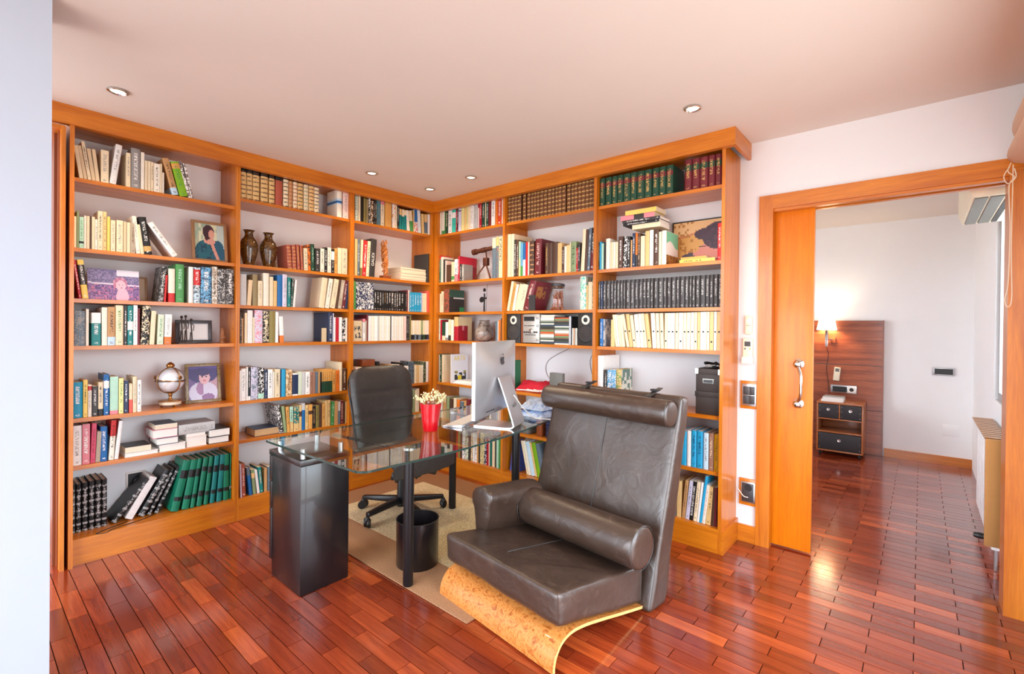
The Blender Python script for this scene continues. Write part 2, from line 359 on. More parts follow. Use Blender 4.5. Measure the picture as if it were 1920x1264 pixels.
# left end: wooden side lining of the next doorway
tl = struct(box('trim_2', M['brownpanel'], -.95, -.03, -2.56, -2.545, 0, 2.36))
box('door_stop', M['wood_z'], -.045, .028, -2.556, -2.538, 0, 2.36, tl); box('door_stop', M['brownpanel'], -.12, -.09, -2.572, -2.56, 0, 2.36, tl)
box('lintel_strip', M['wood_y'], -.95, .02, -2.60, -2.538, 2.345, 2.365, tl)

# ------------------------------------------------------------------ bookcases
SZ = [None, 2.175, 1.73, 1.452, 1.193, .80, .535, .142]
SHZ = {b: list(SZ) for b in 'BCDEF'}; SHZ['A'] = [None, 2.111, 1.73, 1.453, 1.194, .797, .536, .142]
for b in 'DEF': SHZ[b][5] = .804; SHZ[b][6] = .473
BAY = {'A': ('L', -2.504, -1.698), 'B': ('L', -1.674, -.862), 'C': ('L', -.828, -.028), 'D': ('R', .045, .863), 'E': ('R', .885, 1.719), 'F': ('R', 1.741, 2.579)}
BAYNAME = {'A': 'leftmost bay', 'B': 'second bay from left', 'C': 'third bay from left', 'D': 'fourth bay from left', 'E': 'fifth bay from left', 'F': 'rightmost bay'}
BLAB = {'A': 'leftmost orange wood bookcase bay, with two framed portraits on its shelves', 'B': 'orange wood bookcase bay holding the pair of mottled vases',
        'C': 'orange wood bookcase bay left of the corner, behind the office chair', 'D': 'narrow-looking bookcase bay right of the corner, with the model telescope',
        'E': 'orange wood bookcase bay holding the stereo and its speakers', 'F': 'rightmost orange wood bookcase bay, with the two dark storage boxes'}
PAN = {'A': [(-2.5226, -2.504), (-1.698, -1.687)], 'B': [(-1.686, -1.674), (-.862, -.846)], 'C': [(-.845, -.828), (-.028, -.004)],
       'D': [(.022, .045), (.863, .873)], 'E': [(.874, .885), (1.719, 1.729)], 'F': [(1.730, 1.741), (2.579, 2.598)]}
for b, (w, lo, hi) in BAY.items():
    t = thing('bookcase', BLAB[b], 'bookcase', (0, 0, 0), 0, 'built-in bookcase bays')
    def bx(name, along0, along1, d0, d1, z0, z1, ax, w=w, t=t):        # d: depth behind the front plane
        if w == 'L': return box(name, M['wood_' + {'a': 'y', 'd': 'x', 'z': 'z'}[ax]], -d1, -d0, along0, along1, z0, z1, t)
        return box(name, M['wood_' + {'a': 'x', 'd': 'y', 'z': 'z'}[ax]], along0, along1, d0, d1, z0, z1, t)
    for i, (p0, p1) in enumerate(PAN[b]):
        front = -.03 if (b == 'A' and i == 0) else 0
        sp = bx('side_panel', p0, p1, front, .2965, 0, 2.40, 'z')
    for n in range(1, 7): bx('shelf', lo + .0005, hi - .0005, .02, .2955, SHZ[b][n] - .022, SHZ[b][n], 'a')
    bx('bottom_board', lo, hi, 0, .2955, .12, .142, 'a'); bx('top_panel', lo, hi, .002, .2955, 2.40, 2.42, 'a')
    bx('plinth', lo, hi, 0, .018, 0, .12, 'a')
    mbp = MB()
    for s, pp in ((1, lo), (-1, hi)):                                    # shelf-pin holes bored in the sides
        for n in range(2, 7):
            for dz in (-.10, -.16, .09):
                z = SHZ[b][n] + dz
                for dep in (.05, .235):
                    e = .003
                    if w == 'L': mbp.box(-dep - e, -dep + e, min(pp, pp + s * .0006), max(pp, pp + s * .0006), z - e, z + e)
                    else: mbp.box(min(pp, pp + s * .0006), max(pp, pp + s * .0006), dep - e, dep + e, z - e, z + e)
    po = mbp.build('pin_holes', M['blackplastic'], t); po['kind'] = 'stuff'
    if b == 'F': box('end_plinth', M['wood_y'], 2.598, 2.611, -.001, .2965, 0, .135, t)
    if b == 'D': box('corner_filler', M['wood_z'], -.003, .021, .001, .296, 0, 2.40, t)
tag(box('valance', M['wood_y'], -.002, .041, -4.3, -.0415, 2.373, 2.4735), 'orange wood valance board above the left-hand bookcases', 'valance')
v2 = tag(box('valance', M['wood_x'], -.0, 2.662, -.041, .0, 2.373, 2.4735), 'orange wood valance board above the right-hand bookcases, returning to the wall', 'valance')
box('return', M['wood_y'], 2.642, 2.662, .0, .2965, 2.373, 2.4735, v2)

# ------------------------------------------------------------------ books
PAL = {'aqua': (64, 196, 178), 'beige': (226, 200, 160), 'black': (26, 24, 24), 'blue': (30, 104, 168), 'blush': (238, 208, 198), 'brick': (172, 84, 62), 'brown': (84, 56, 42), 'charcoal': (56, 52, 50),
 'cream': (236, 218, 182), 'crimson': (176, 22, 44), 'cyan': (40, 160, 206), 'darkgreen': (28, 70, 50), 'emerald': (16, 124, 94), 'gold': (206, 166, 98), 'graphite': (66, 62, 62), 'green': (76, 148, 80), 'grey': (150, 146, 142),
 'ivory': (240, 232, 214), 'khaki': (150, 132, 92), 'leather': (112, 70, 42), 'lilac': (206, 202, 222), 'lime': (126, 176, 24), 'maroon': (112, 34, 42), 'mint': (178, 220, 196), 'mustard': (206, 150, 16), 'navy': (38, 52, 84),
 'ochre': (220, 162, 84), 'olive': (138, 124, 66), 'orange': (224, 118, 38), 'paleblue': (192, 218, 234), 'palegreen': (212, 224, 200), 'paleyellow': (234, 224, 152), 'peach': (240, 196, 134), 'pine': (20, 112, 100), 'pink': (226, 136, 146),
 'red': (200, 40, 40), 'rose': (212, 74, 104), 'rosewood': (160, 116, 96), 'sage': (142, 160, 116), 'salmon': (228, 96, 84), 'sand': (224, 188, 126), 'silver': (196, 196, 194), 'skyblue': (104, 168, 208), 'slate': (98, 116, 130), 'tan': (196, 150, 98),
 'taupe': (180, 164, 142), 'teal': (18, 128, 126), 'turquoise': (20, 142, 178), 'vermilion': (206, 72, 30), 'white': (242, 240, 236), 'yellow': (240, 206, 104)}
CNAME = {'paleblue': 'pale blue', 'palegreen': 'pale green', 'paleyellow': 'pale yellow', 'darkgreen': 'dark green', 'skyblue': 'sky blue', 'leather': 'brown leather', 'graphite': 'dark grey', 'cyan': 'bright blue', 'pine': 'blue-green', 'vermilion': 'red-orange', 'aqua': 'pale turquoise', 'blush': 'pale pink', 'brick': 'brick red', 'rosewood': 'rosy brown'}
def cname(c): return CNAME.get(c, c)
def book_shader():
    m, nt, b, L = nodes('book_cover'); N = nt.nodes.new
    def at(n):
        a = N('ShaderNodeAttribute'); a.attribute_type = 'OBJECT'; a.attribute_name = n; return a
    def math_(op, a, c=None, v=None):
        q = N('ShaderNodeMath'); q.operation = op; L.new(a, q.inputs[0])
        if c is not None: L.new(c, q.inputs[1])
        elif v is not None: q.inputs[1].default_value = v
        return q.outputs[0]
    def mix(f, a, c):
        q = N('ShaderNodeMix'); q.data_type = 'RGBA'; L.new(f, q.inputs[0]); L.new(a, q.inputs[6]); L.new(c, q.inputs[7]); return q.outputs[2]
    uv = N('ShaderNodeUVMap'); uv.uv_map = 'cover'; sp = N('ShaderNodeSeparateXYZ'); L.new(uv.outputs[0], sp.inputs[0]); u, v = sp.outputs[0], sp.outputs[1]
    onsp = math_('MULTIPLY', math_('GREATER_THAN', u, v=.02), math_('LESS_THAN', u, v=.98))
    oi = N('ShaderNodeObjectInfo'); tc = N('ShaderNodeTexCoord')
    col = at('ca').outputs['Color']
    st = N('ShaderNodeSeparateXYZ'); L.new(at('st').outputs['Vector'], st.inputs[0])          # text, ribs, mottle
    # soft wear
    ns = N('ShaderNodeTexNoise'); ns.inputs['Scale'].default_value = 60; L.new(tc.outputs['Object'], ns.inputs['Vector'])
    hv = N('ShaderNodeHueSaturation'); mr = N('ShaderNodeMapRange'); mr.inputs[3].default_value = .88; mr.inputs[4].default_value = 1.1; L.new(ns.outputs['Fac'], mr.inputs[0]); L.new(mr.outputs[0], hv.inputs['Value']); L.new(col, hv.inputs['Color']); col = hv.outputs[0]
    # mottled picture print
    off = N('ShaderNodeVectorMath'); off.operation = 'ADD'; cb = N('ShaderNodeCombineXYZ'); sc = math_('MULTIPLY', oi.outputs['Random'], v=50.); L.new(sc, cb.inputs[0]); L.new(sc, cb.inputs[1]); L.new(tc.outputs['Object'], off.inputs[0]); L.new(cb.outputs[0], off.inputs[1])
    nm = N('ShaderNodeTexNoise'); nm.inputs['Scale'].default_value = 55; nm.inputs['Detail'].default_value = 3; nm.inputs['Distortion'].default_value = 1.5; L.new(off.outputs[0], nm.inputs['Vector'])
    col = mix(math_('MULTIPLY', math_('GREATER_THAN', nm.outputs['Fac'], v=.53), st.outputs[2]), col, at('cm').outputs['Color'])
    for k in ('1', '2'):                                                                          # colour bands / labels
        s2 = N('ShaderNodeSeparateXYZ'); L.new(at('b' + k).outputs['Vector'], s2.inputs[0])
        f = math_('MULTIPLY', math_('GREATER_THAN', v, s2.outputs[0]), math_('LESS_THAN', v, s2.outputs[1]))
        fs = math_('MULTIPLY', f, math_('MAXIMUM', onsp, s2.outputs[2])); col = mix(fs, col, at('c' + k).outputs['Color'])
    # ribs / gilt lines
    fr = math_('FRACT', math_('MULTIPLY', v, v=7.)); rib = math_('MULTIPLY', math_('MULTIPLY', math_('LESS_THAN', fr, v=.3), onsp), st.outputs[1])
    rn = math_('GREATER_THAN', ns.outputs['Fac'], v=.42); col = mix(math_('MULTIPLY', rib, rn), col, at('cr').outputs['Color'])
    # printed title, running along the spine
    tv = N('ShaderNodeCombineXYZ'); L.new(math_('MULTIPLY', u, v=3.2), tv.inputs[0]); L.new(math_('ADD', math_('MULTIPLY', v, v=55.), sc), tv.inputs[1]); L.new(sc, tv.inputs[2])
    nt2 = N('ShaderNodeTexNoise'); nt2.inputs['Scale'].default_value = 1.; nt2.inputs['Detail'].default_value = 1.; L.new(tv.outputs[0], nt2.inputs['Vector'])
    low = math_('ADD', math_('MULTIPLY', oi.outputs['Random'], v=.2), v=.2)
    inn = math_('MULTIPLY', math_('MULTIPLY', math_('GREATER_THAN', u, v=.3), math_('LESS_THAN', u, v=.7)), math_('MULTIPLY', math_('GREATER_THAN', v, low), math_('LESS_THAN', v, v=.88)))
    foot = math_('MULTIPLY', math_('MULTIPLY', math_('GREATER_THAN', u, v=.3), math_('LESS_THAN', u, v=.7)), math_('MULTIPLY', math_('GREATER_THAN', v, v=.05), math_('LESS_THAN', v, v=.1)))
    tm = math_('MULTIPLY', math_('MULTIPLY', math_('MAXIMUM', inn, foot), math_('GREATER_THAN', nt2.outputs['Fac'], v=.52)), st.outputs[0])
    col = mix(tm, col, at('ct').outputs['Color'])
    L.new(col, b.inputs['Base Color']); setp(b, Roughness=.42, Specular_IOR_Level=.4)
    bp = N('ShaderNodeBump'); bp.inputs['Strength'].default_value = .5; bp.inputs['Distance'].default_value = .002; L.new(rib, bp.inputs['Height']); L.new(bp.outputs[0], b.inputs['Normal'])
    return m
M['book'] = book_shader()
KN = {'h': 'hardback_book', 'l': 'leather_bound_book', 'v': 'encyclopedia_volume', 'm': 'magazine', 'b': 'booklet'}
KL = {'hardback_book': 'hardback', 'leather_bound_book': 'leather-bound book', 'encyclopedia_volume': 'volume', 'magazine': 'magazine', 'booklet': 'booklet', 'paperback_book': 'paperback', 'pocket_paperback': 'small paperback', 'slim_paperback': 'slim paperback'}
ORD = 'first second third fourth fifth sixth seventh eighth ninth tenth eleventh twelfth thirteenth fourteenth fifteenth sixteenth seventeenth eighteenth nineteenth twentieth'.split()
def ordinal(i):
    if i < 20: return ORD[i]
    t, u = divmod(i + 1, 10); tens = {2: 'twent', 3: 'thirt', 4: 'fort'}[t]
    return tens + 'ieth' if u == 0 else tens + 'y-' + ORD[u - 1]
SHN = [None, 'top', 'second', 'third', 'fourth', 'fifth', 'sixth', 'bottom']
def book_mesh(name, w, h, d, kind):
    c = .0028 if kind in 'hlv' else .0008; c = min(c, w * .25); rnd = .004 if kind in 'lv' else (.0022 if kind == 'h' else .0006); rnd = min(rnd, w * .2)
    O = [(0, d), (0, rnd * 1.6), (w * .18, rnd * .4), (w * .5, 0), (w * .82, rnd * .4), (w, rnd * 1.6), (w, d)]
    I = [(c, d), (c, rnd * 1.6 + c), (w * .2, rnd * .4 + c), (w * .5, c), (w * .8, rnd * .4 + c), (w - c, rnd * 1.6 + c), (w - c, d)]
    n = 7; vs = [(x, y, 0) for x, y in O] + [(x, y, h) for x, y in O] + [(x, y, 0) for x, y in I] + [(x, y, h) for x, y in I]; fs = []
    for i in range(n - 1):
        fs += [(i, i + 1, n + i + 1, n + i), (2 * n + i + 1, 2 * n + i, 3 * n + i, 3 * n + i + 1), (n + i, n + i + 1, 3 * n + i + 1, 3 * n + i), (i + 1, i, 2 * n + i, 2 * n + i + 1)]
    fs += [(0, n, 3 * n, 2 * n), (n - 1, 3 * n - 1, 4 * n - 1, 2 * n - 1)]
    me = bpy.data.meshes.new(name); me.from_pydata(vs, [], fs); uvl = me.uv_layers.new(name='cover'); k = 0
    for f in fs:
        left = all(vs[i][0] <= c + 1e-6 for i in f); right = all(vs[i][0] >= w - c - 1e-6 for i in f)
        for i in f:
            x, y, z = vs[i]
            u = -y / d if left else (1 + y / d if right else x / w)
            uvl.data[k].uv = (u, z / h); k += 1
    me.materials.append(M['book']); return me, c
def make_book(name, w, h, d, kind, ca, b1=None, b2=None, ct=None, cm=None, cr=None, page='paper', parent=None, style=0):
    me, c = book_mesh(name, w, h, d, kind)
    o = link(name, me, None, parent)
    C = lambda k: list(lin(PAL[k]))
    j = random.uniform(.93, 1.05)
    o['ca'] = [min(1., v * j) for v in C(ca)]
    wrap = 0. if kind == 'v' else 1.
    o['b1'] = [float(b1[1]), float(b1[2]), wrap] if b1 else [2., 2., 0.]; o['c1'] = C(b1[0]) if b1 else [0., 0., 0.]
    o['b2'] = [float(b2[1]), float(b2[2]), wrap] if b2 else [2., 2., 0.]; o['c2'] = C(b2[0]) if b2 else [0., 0., 0.]
    o['ct'] = C(ct) if ct else [0., 0., 0.]; o['cm'] = C(cm) if cm else [0., 0., 0.]; o['cr'] = C(cr) if cr else [0., 0., 0.]
    if style in (2, 3): o['cr'] = C('silver' if style == 2 else 'gold')
    o['st'] = [.9 if ct else 0., {2: .75, 3: .0}.get(style, .85 if cr else 0.), .9 if cm else 0.]
    ov = .003 if kind in 'hlv' else .0003; ov = min(ov, h * .03)
    pc = min(c + .0002, w * .3)
    pm = MB().box(pc, w - pc, .006 + c, d - ov, ov, h - ov).build('pages', M[page], o)
    return o
def place(o, w_, t0, t1, z, r, lean, wd):
    th = math.radians(lean)
    if th > 0: off, dz = t1 - wd * math.cos(th) - t0, wd * math.sin(th)
    else: off, dz = 0, 0
    if w_ == 'L':
        o.location = (-r, t0 + off, z + dz + .0004); base = Matrix.Rotation(math.radians(90), 4, 'Z')
    else:
        o.location = (t0 + off, r, z + dz + .0004); base = Matrix.Identity(4)
    o.rotation_euler = (base @ Matrix.Rotation(th, 4, 'Y')).to_euler()
def text(name, body, size, mat_, parent, loc, rot, extr=.0002, align='LEFT'):
    cu = bpy.data.curves.new(name, 'FONT'); cu.body = body; cu.size = size; cu.extrude = extr; cu.align_x = align; cu.align_y = 'CENTER'; cu.materials.append(mat_)
    tmp = bpy.data.objects.new(name, cu); COL.objects.link(tmp); me = bpy.data.meshes.new_from_object(tmp); bpy.data.objects.remove(tmp); me.name = name
    return link(name, me, mat_, parent, loc, rot)
BOOKS={}
BOOKS['A1']=[
(-2.4771,-2.4607,0.0158,0.1754,0.145,0.024,-8.1,'p','cream'),
(-2.4589,-2.4442,0.0141,0.178,0.135,0.024,-8.8,'p','beige'),
(-2.4423,-2.4275,0.0142,0.2041,0.14,0.024,-8.3,'p','cream',0,0,'black'),
(-2.4256,-2.4087,0.0162,0.1714,0.145,0.024,-7.7,'p','beige'),
(-2.4081,-2.3916,0.0158,0.173,0.13,0.024,-6.4,'p','beige'),
(-2.3878,-2.3531,0.0339,0.1814,0.145,0.024,0,'p','cream',0,0,'grey'),
(-2.3512,-2.3217,0.0289,0.231,0.17,0.024,7.1,'h','white',0,0,'grey'),
(-2.2756,-2.2551,0.0196,0.1968,0.13,0.024,0,'p','cream',0,0,'grey'),
(-2.2531,-2.2094,0.0429,0.2315,0.175,0.024,0,'h','grey',0,0,'white'),
(-2.2073,-2.1903,0.0162,0.2188,0.135,0.024,0,'p','ivory'),
(-2.1882,-2.1745,0.0129,0.1744,0.14,0.024,0,'p','cream'),
(-2.1736,-2.1598,0.013,0.1758,0.142,0.024,0,'p','cream'),
(-2.159,-2.1451,0.0131,0.1744,0.144,0.024,0,'p','cream',0,0,'black'),
(-2.1442,-2.1143,0.0291,0.1705,0.146,0.024,0,'p','ivory',0,0,'black'),
(-2.1134,-2.1032,0.0094,0.176,0.136,0.024,0,'p','cream'),
(-2.1023,-2.0929,0.0086,0.1253,0.141,0.024,0,'p','ivory'),
(-2.0512,-2.0189,0.0325,0.2185,0.16,0.024,-14,'h','tan',('paleblue',0.0,0.2),0,'brown'),
(-2.0119,-1.9693,0.043,0.208,0.165,0.024,-13.8,'h','lime',('ochre',0.8,0.95),0,'green'),
(-1.9669,-1.9525,0.0141,0.225,0.2,0.024,-14.3,'m','white',0,0,0,'brown'),
(-1.9516,-1.938,0.0131,0.2149,0.216,0.024,-12.1,'m','white',0,0,0,'brown'),
]
BOOKS['A2']=[
(-2.502,-2.4883,0.0128,0.1697,0.136,0.024,0,'p','cream'),
(-2.4876,-2.4775,0.0093,0.2003,0.136,0.024,0,'p','sage'),
(-2.4768,-2.4582,0.0178,0.1704,0.146,0.024,0,'p','mint',('black',0.15,0.22),0,'green'),
(-2.4576,-2.4468,0.01,0.1802,0.142,0.024,0,'p','ivory'),
(-2.4462,-2.4334,0.0119,0.1799,0.145,0.024,0,'p','cream'),
(-2.4328,-2.426,0.0061,0.1813,0.133,0.024,0,'p','brown'),
(-2.4252,-2.4117,0.0127,0.1798,0.146,0.024,0,'p','cream'),
(-2.411,-2.4004,0.0098,0.1676,0.14,0.024,0,'p','ivory',0,0,'black'),
(-2.3996,-2.3775,0.0213,0.2172,0.13,0.024,0,'p','cream',0,0,'black'),
(-2.3767,-2.3613,0.0146,0.2176,0.13,0.024,0,'p','peach',0,0,'brown'),
(-2.3593,-2.3457,0.0128,0.1933,0.135,0.024,0,'p','yellow'),
(-2.3437,-2.3221,0.0209,0.176,0.135,0.024,0,'p','cream',0,0,'grey'),
(-2.3181,-2.2881,0.0292,0.1806,0.14,0.024,0,'p','cream',0,0,'grey'),
(-2.2861,-2.2719,0.0134,0.1775,0.14,0.024,0,'p','beige'),
(-2.2706,-2.2543,0.0156,0.1761,0.134,0.024,0,'p','cream'),
(-2.2534,-2.2307,0.022,0.174,0.14,0.024,0,'p','taupe',0,0,'brown'),
(-2.2265,-2.2076,0.0182,0.2176,0.145,0.024,-5.4,'p','ivory',0,0,'grey'),
(-2.2055,-2.1885,0.0163,0.1722,0.135,0.024,-7.3,'p','cream'),
(-2.1864,-2.1498,0.0362,0.219,0.17,0.024,-8.3,'h','black',0,('gold',0.08,0.22),'white'),
(-2.0469,-2.0098,0.0297,0.2247,0.165,0.024,-34.6,'h','white',0,0,'grey'),
]
BOOKS['A3']=[
(-2.4772,-2.4655,0.0109,0.2104,0.134,0.024,-6.9,'p','crimson',0,0,'white'),
(-2.463,-2.4361,0.0263,0.2134,0.171,0.024,-6.3,'h','charcoal',('yellow',0.0,0.36),('yellow',0.87,1.0),'white'),
(-2.1199,-2.0941,0.0251,0.2139,0.16,0.024,5.1,'h','black',0,0,'white','grey'),
(-2.0923,-2.0819,0.0096,0.1638,0.136,0.024,3.3,'p','red'),
(-2.0684,-2.034,0.0336,0.2054,0.175,0.024,0,'h','ivory',('red',0.0,0.27)),
(-2.0303,-1.9862,0.0432,0.2366,0.174,0.024,0,'h','green',0,0,'mint'),
(-1.961,-1.9368,0.0233,0.2273,0.165,0.024,0,'h','white'),
(-1.9344,-1.8976,0.036,0.2272,0.16,0.024,0,'h','paleblue',('red',0.5,0.94),0,'white','charcoal'),
(-1.8951,-1.8347,0.0596,0.2324,0.16,0.024,0,'h','skyblue',0,0,'white','navy'),
(-1.8321,-1.8012,0.0301,0.2406,0.135,0.024,0,'p','taupe',0,0,'brown','white'),
(-1.7996,-1.7512,0.0476,0.2323,0.164,0.024,0,'h','charcoal',0,0,0,'silver'),
(-1.7486,-1.7,0.0478,0.2344,0.165,0.024,0,'h','charcoal',0,0,'white','grey'),
]
BOOKS['A4']=[
(-2.5,-2.4499,0.0493,0.1926,0.166,0.024,0,'h','slate',0,0,0,'grey'),
(-2.448,-2.4351,0.0122,0.2029,0.135,0.024,0,'p','ivory'),
(-2.4239,-2.3841,0.0389,0.1838,0.14,0.024,0,'p','teal',('white',0.68,1.0),0,'white'),
(-2.3803,-2.3552,0.0243,0.2151,0.165,0.024,0,'h','ivory'),
(-2.3544,-2.3198,0.0338,0.2191,0.176,0.024,0,'h','tan',('paleblue',0.0,0.22),0,'brown'),
(-2.319,-2.2837,0.0345,0.2291,0.166,0.024,0,'h','cream',0,0,'green'),
(-2.2817,-2.2674,0.0134,0.2291,0.145,0.024,0,'p','charcoal',0,0,'white'),
(-2.2654,-2.2386,0.026,0.2287,0.175,0.024,0,'h','teal',('white',0.38,0.6),0,'white'),
(-2.2378,-2.2186,0.0184,0.2327,0.136,0.024,0,'p','white',0,0,'grey'),
(-2.2178,-2.2072,0.0097,0.2153,0.14,0.024,0,'p','maroon'),
(-2.2051,-2.1667,0.0377,0.2314,0.16,0.024,2.8,'h','black',0,0,0,'cream'),
(-2.1624,-2.1384,0.0232,0.2017,0.13,0.024,2.8,'p','cream'),
(-2.1253,-2.0941,0.0303,0.1823,0.135,0.024,1.8,'p','palegreen',0,0,'green'),
(-2.0896,-2.0534,0.0355,0.1832,0.135,0.024,1.5,'p','white',('orange',0.0,0.25),0,'grey'),
]
BOOKS['A5']=[
(-2.4992,-2.4573,0.0411,0.197,0.175,0.04,0,'h','turquoise',0,0,'white'),
(-2.4555,-2.4362,0.0185,0.2067,0.145,0.04,0,'p','yellow',0,0,'black'),
(-2.435,-2.4193,0.0149,0.1784,0.14,0.04,0,'p','ivory',('red',0.82,0.96),0,'grey'),
(-2.4174,-2.3935,0.0231,0.1679,0.131,0.04,0,'p','charcoal',0,0,'white'),
(-2.3916,-2.3704,0.0204,0.1882,0.135,0.04,0,'p','cream',('black',0.0,0.2),0,'black'),
(-2.3677,-2.3431,0.0238,0.2316,0.171,0.04,0,'h','blue',('white',0.66,0.84),0,'white'),
(-2.3404,-2.3034,0.0362,0.216,0.131,0.04,0,'p','mint',('pink',0.0,0.1)),
(-2.3009,-2.2791,0.0211,0.2039,0.138,0.04,0,'p','paleyellow',0,0,'green'),
(-2.277,-2.2565,0.0197,0.1908,0.145,0.04,0,'p','navy',0,0,'white'),
(-2.2537,-2.2371,0.0158,0.1692,0.146,0.04,0,'p','cream',('salmon',0.0,0.45)),
(-2.2358,-2.2161,0.0189,0.2095,0.175,0.04,0,'h','cream',0,0,'grey'),
(-2.2148,-2.1958,0.0183,0.188,0.135,0.04,0,'p','white',0,0,'black'),
]
BOOKS['A6']=[
(-2.4993,-2.46,0.0385,0.2185,0.176,0.04,0,'h','white',0,0,'grey'),
(-2.4581,-2.4258,0.0316,0.2216,0.135,0.04,0,'p','pink',0,0,'white'),
(-2.4247,-2.4039,0.02,0.2211,0.145,0.04,1.7,'p','rose',0,0,'maroon'),
(-2.4031,-2.3829,0.0195,0.1719,0.146,0.04,2.3,'p','taupe'),
(-2.3809,-2.3499,0.0303,0.1964,0.17,0.04,0,'h','blue',0,0,'white'),
(-2.3459,-2.3222,0.023,0.2257,0.16,0.04,3.3,'h','ivory',('red',0.6,1.0),0,'black'),
(-2.3202,-2.3014,0.0181,0.2189,0.165,0.04,5.7,'h','white'),
]
BOOKS['A7']=[
(-2.4896,-2.4755,0.0132,0.2751,0.182,0.11,0,'v','black',0,0,'silver',0,0,2),
(-2.4733,-2.4513,0.0212,0.2711,0.178,0.11,0,'v','black',0,0,'silver',0,0,2),
(-2.4475,-2.4229,0.0238,0.2724,0.175,0.11,0,'v','black',0,0,'silver',0,0,2),
(-2.4191,-2.3941,0.0242,0.2756,0.17,0.11,0,'v','black',0,0,'silver',0,0,2),
(-2.3914,-2.3648,0.0258,0.2766,0.182,0.11,0,'v','black',0,0,'silver',0,0,2),
(-2.3628,-2.339,0.023,0.2724,0.175,0.11,0,'v','black',0,0,'silver',0,0,2),
(-2.333,-2.2986,0.0263,0.275,0.17,0.11,37.9,'v','black',0,0,'silver',0,0,2),
(-2.2677,-2.2236,0.0378,0.255,0.17,0.11,28.9,'b','white'),
(-2.2022,-2.1631,0.0335,0.2843,0.182,0.11,28.8,'v','black',0,0,'silver',0,0,2),
(-2.153,-2.1299,0.02,0.2863,0.174,0.11,25.9,'v','black',0,0,'silver',0,0,2),
(-2.1164,-2.0938,0.0198,0.2906,0.18,0.11,24.2,'v','black',0,0,'silver',0,0,2),
(-2.0426,-2.0005,0.0424,0.3151,0.17,0.055,12.7,'v','emerald',('black',0.2,0.28),('black',0.64,0.8)),
(-1.9839,-1.9454,0.0383,0.3089,0.175,0.055,9.6,'v','emerald',('black',0.2,0.28),('black',0.64,0.8)),
(-1.9381,-1.9135,0.024,0.3086,0.17,0.055,7.8,'v','emerald',('black',0.2,0.28),('black',0.64,0.8)),
(-1.9036,-1.8736,0.0295,0.3075,0.18,0.055,7.4,'v','emerald',('black',0.2,0.32),('black',0.72,0.82)),
(-1.8635,-1.838,0.0248,0.3086,0.18,0.055,6.1,'v','emerald',('black',0.2,0.28),('black',0.66,0.8)),
(-1.8278,-1.7992,0.0279,0.306,0.17,0.055,5.5,'v','teal',('black',0.2,0.28),('black',0.66,0.8)),
(-1.7887,-1.757,0.031,0.3066,0.185,0.055,4.3,'v','teal',('black',0.2,0.28),('black',0.66,0.8)),
(-1.7463,-1.7112,0.0343,0.3067,0.185,0.055,0,'v','emerald',('black',0.2,0.28),('black',0.64,0.76)),
(-1.7068,-1.7,0.006,0.3065,0.174,0.055,0,'v','emerald',('black',0.2,0.3),('black',0.64,0.76)),
]
BOOKS['B1']=[
(-1.6627,-1.627,0.0349,0.2088,0.185,0.024,0,'l','sand',('black',0.86,1.0),0,0,0,'brown'),
(-1.6249,-1.5877,0.0364,0.2128,0.175,0.024,0,'l','sand',('black',0.84,1.0),0,0,0,'brown'),
(-1.5851,-1.5428,0.0415,0.2153,0.184,0.024,0,'l','sand',('black',0.82,1.0),0,0,0,'brown'),
(-1.534,-1.4848,0.0483,0.221,0.185,0.024,0,'l','sand',('black',0.82,1.0),0,0,0,'brown'),
(-1.4781,-1.4392,0.0381,0.2195,0.17,0.024,0,'l','sand',('black',0.82,1.0),0,0,0,'brown'),
(-1.4346,-1.3855,0.0483,0.2162,0.185,0.024,0,'l','brick',('black',0.82,1.0)),
(-1.3784,-1.3426,0.035,0.1967,0.185,0.024,0,'l','cream',0,0,0,0,'black'),
(-1.3402,-1.3126,0.0268,0.1939,0.185,0.024,0,'l','tan',0,0,0,0,'brick'),
(-1.3087,-1.2767,0.0312,0.1941,0.17,0.024,0,'l','cream',0,0,0,0,'brick'),
(-1.2742,-1.2342,0.0392,0.1925,0.18,0.024,0,'l','sand',0,0,0,0,'black'),
(-1.2292,-1.1925,0.0359,0.1932,0.17,0.024,0,'l','cream',0,0,0,0,'sage'),
(-1.1894,-1.1479,0.0407,0.1925,0.184,0.024,0,'l','sand',0,0,0,0,'maroon'),
(-1.1468,-1.1099,0.0361,0.1898,0.17,0.024,0,'l','cream',0,0,0,0,'black'),
(-0.9619,-0.9221,0.0391,0.2163,0.16,0.024,0,'h','ivory',('paleblue',0.48,0.68),('blue',0.52,0.6)),
(-0.9135,-0.864,0.0487,0.2088,0.165,0.024,0,'h','blush',0,0,'grey'),
]
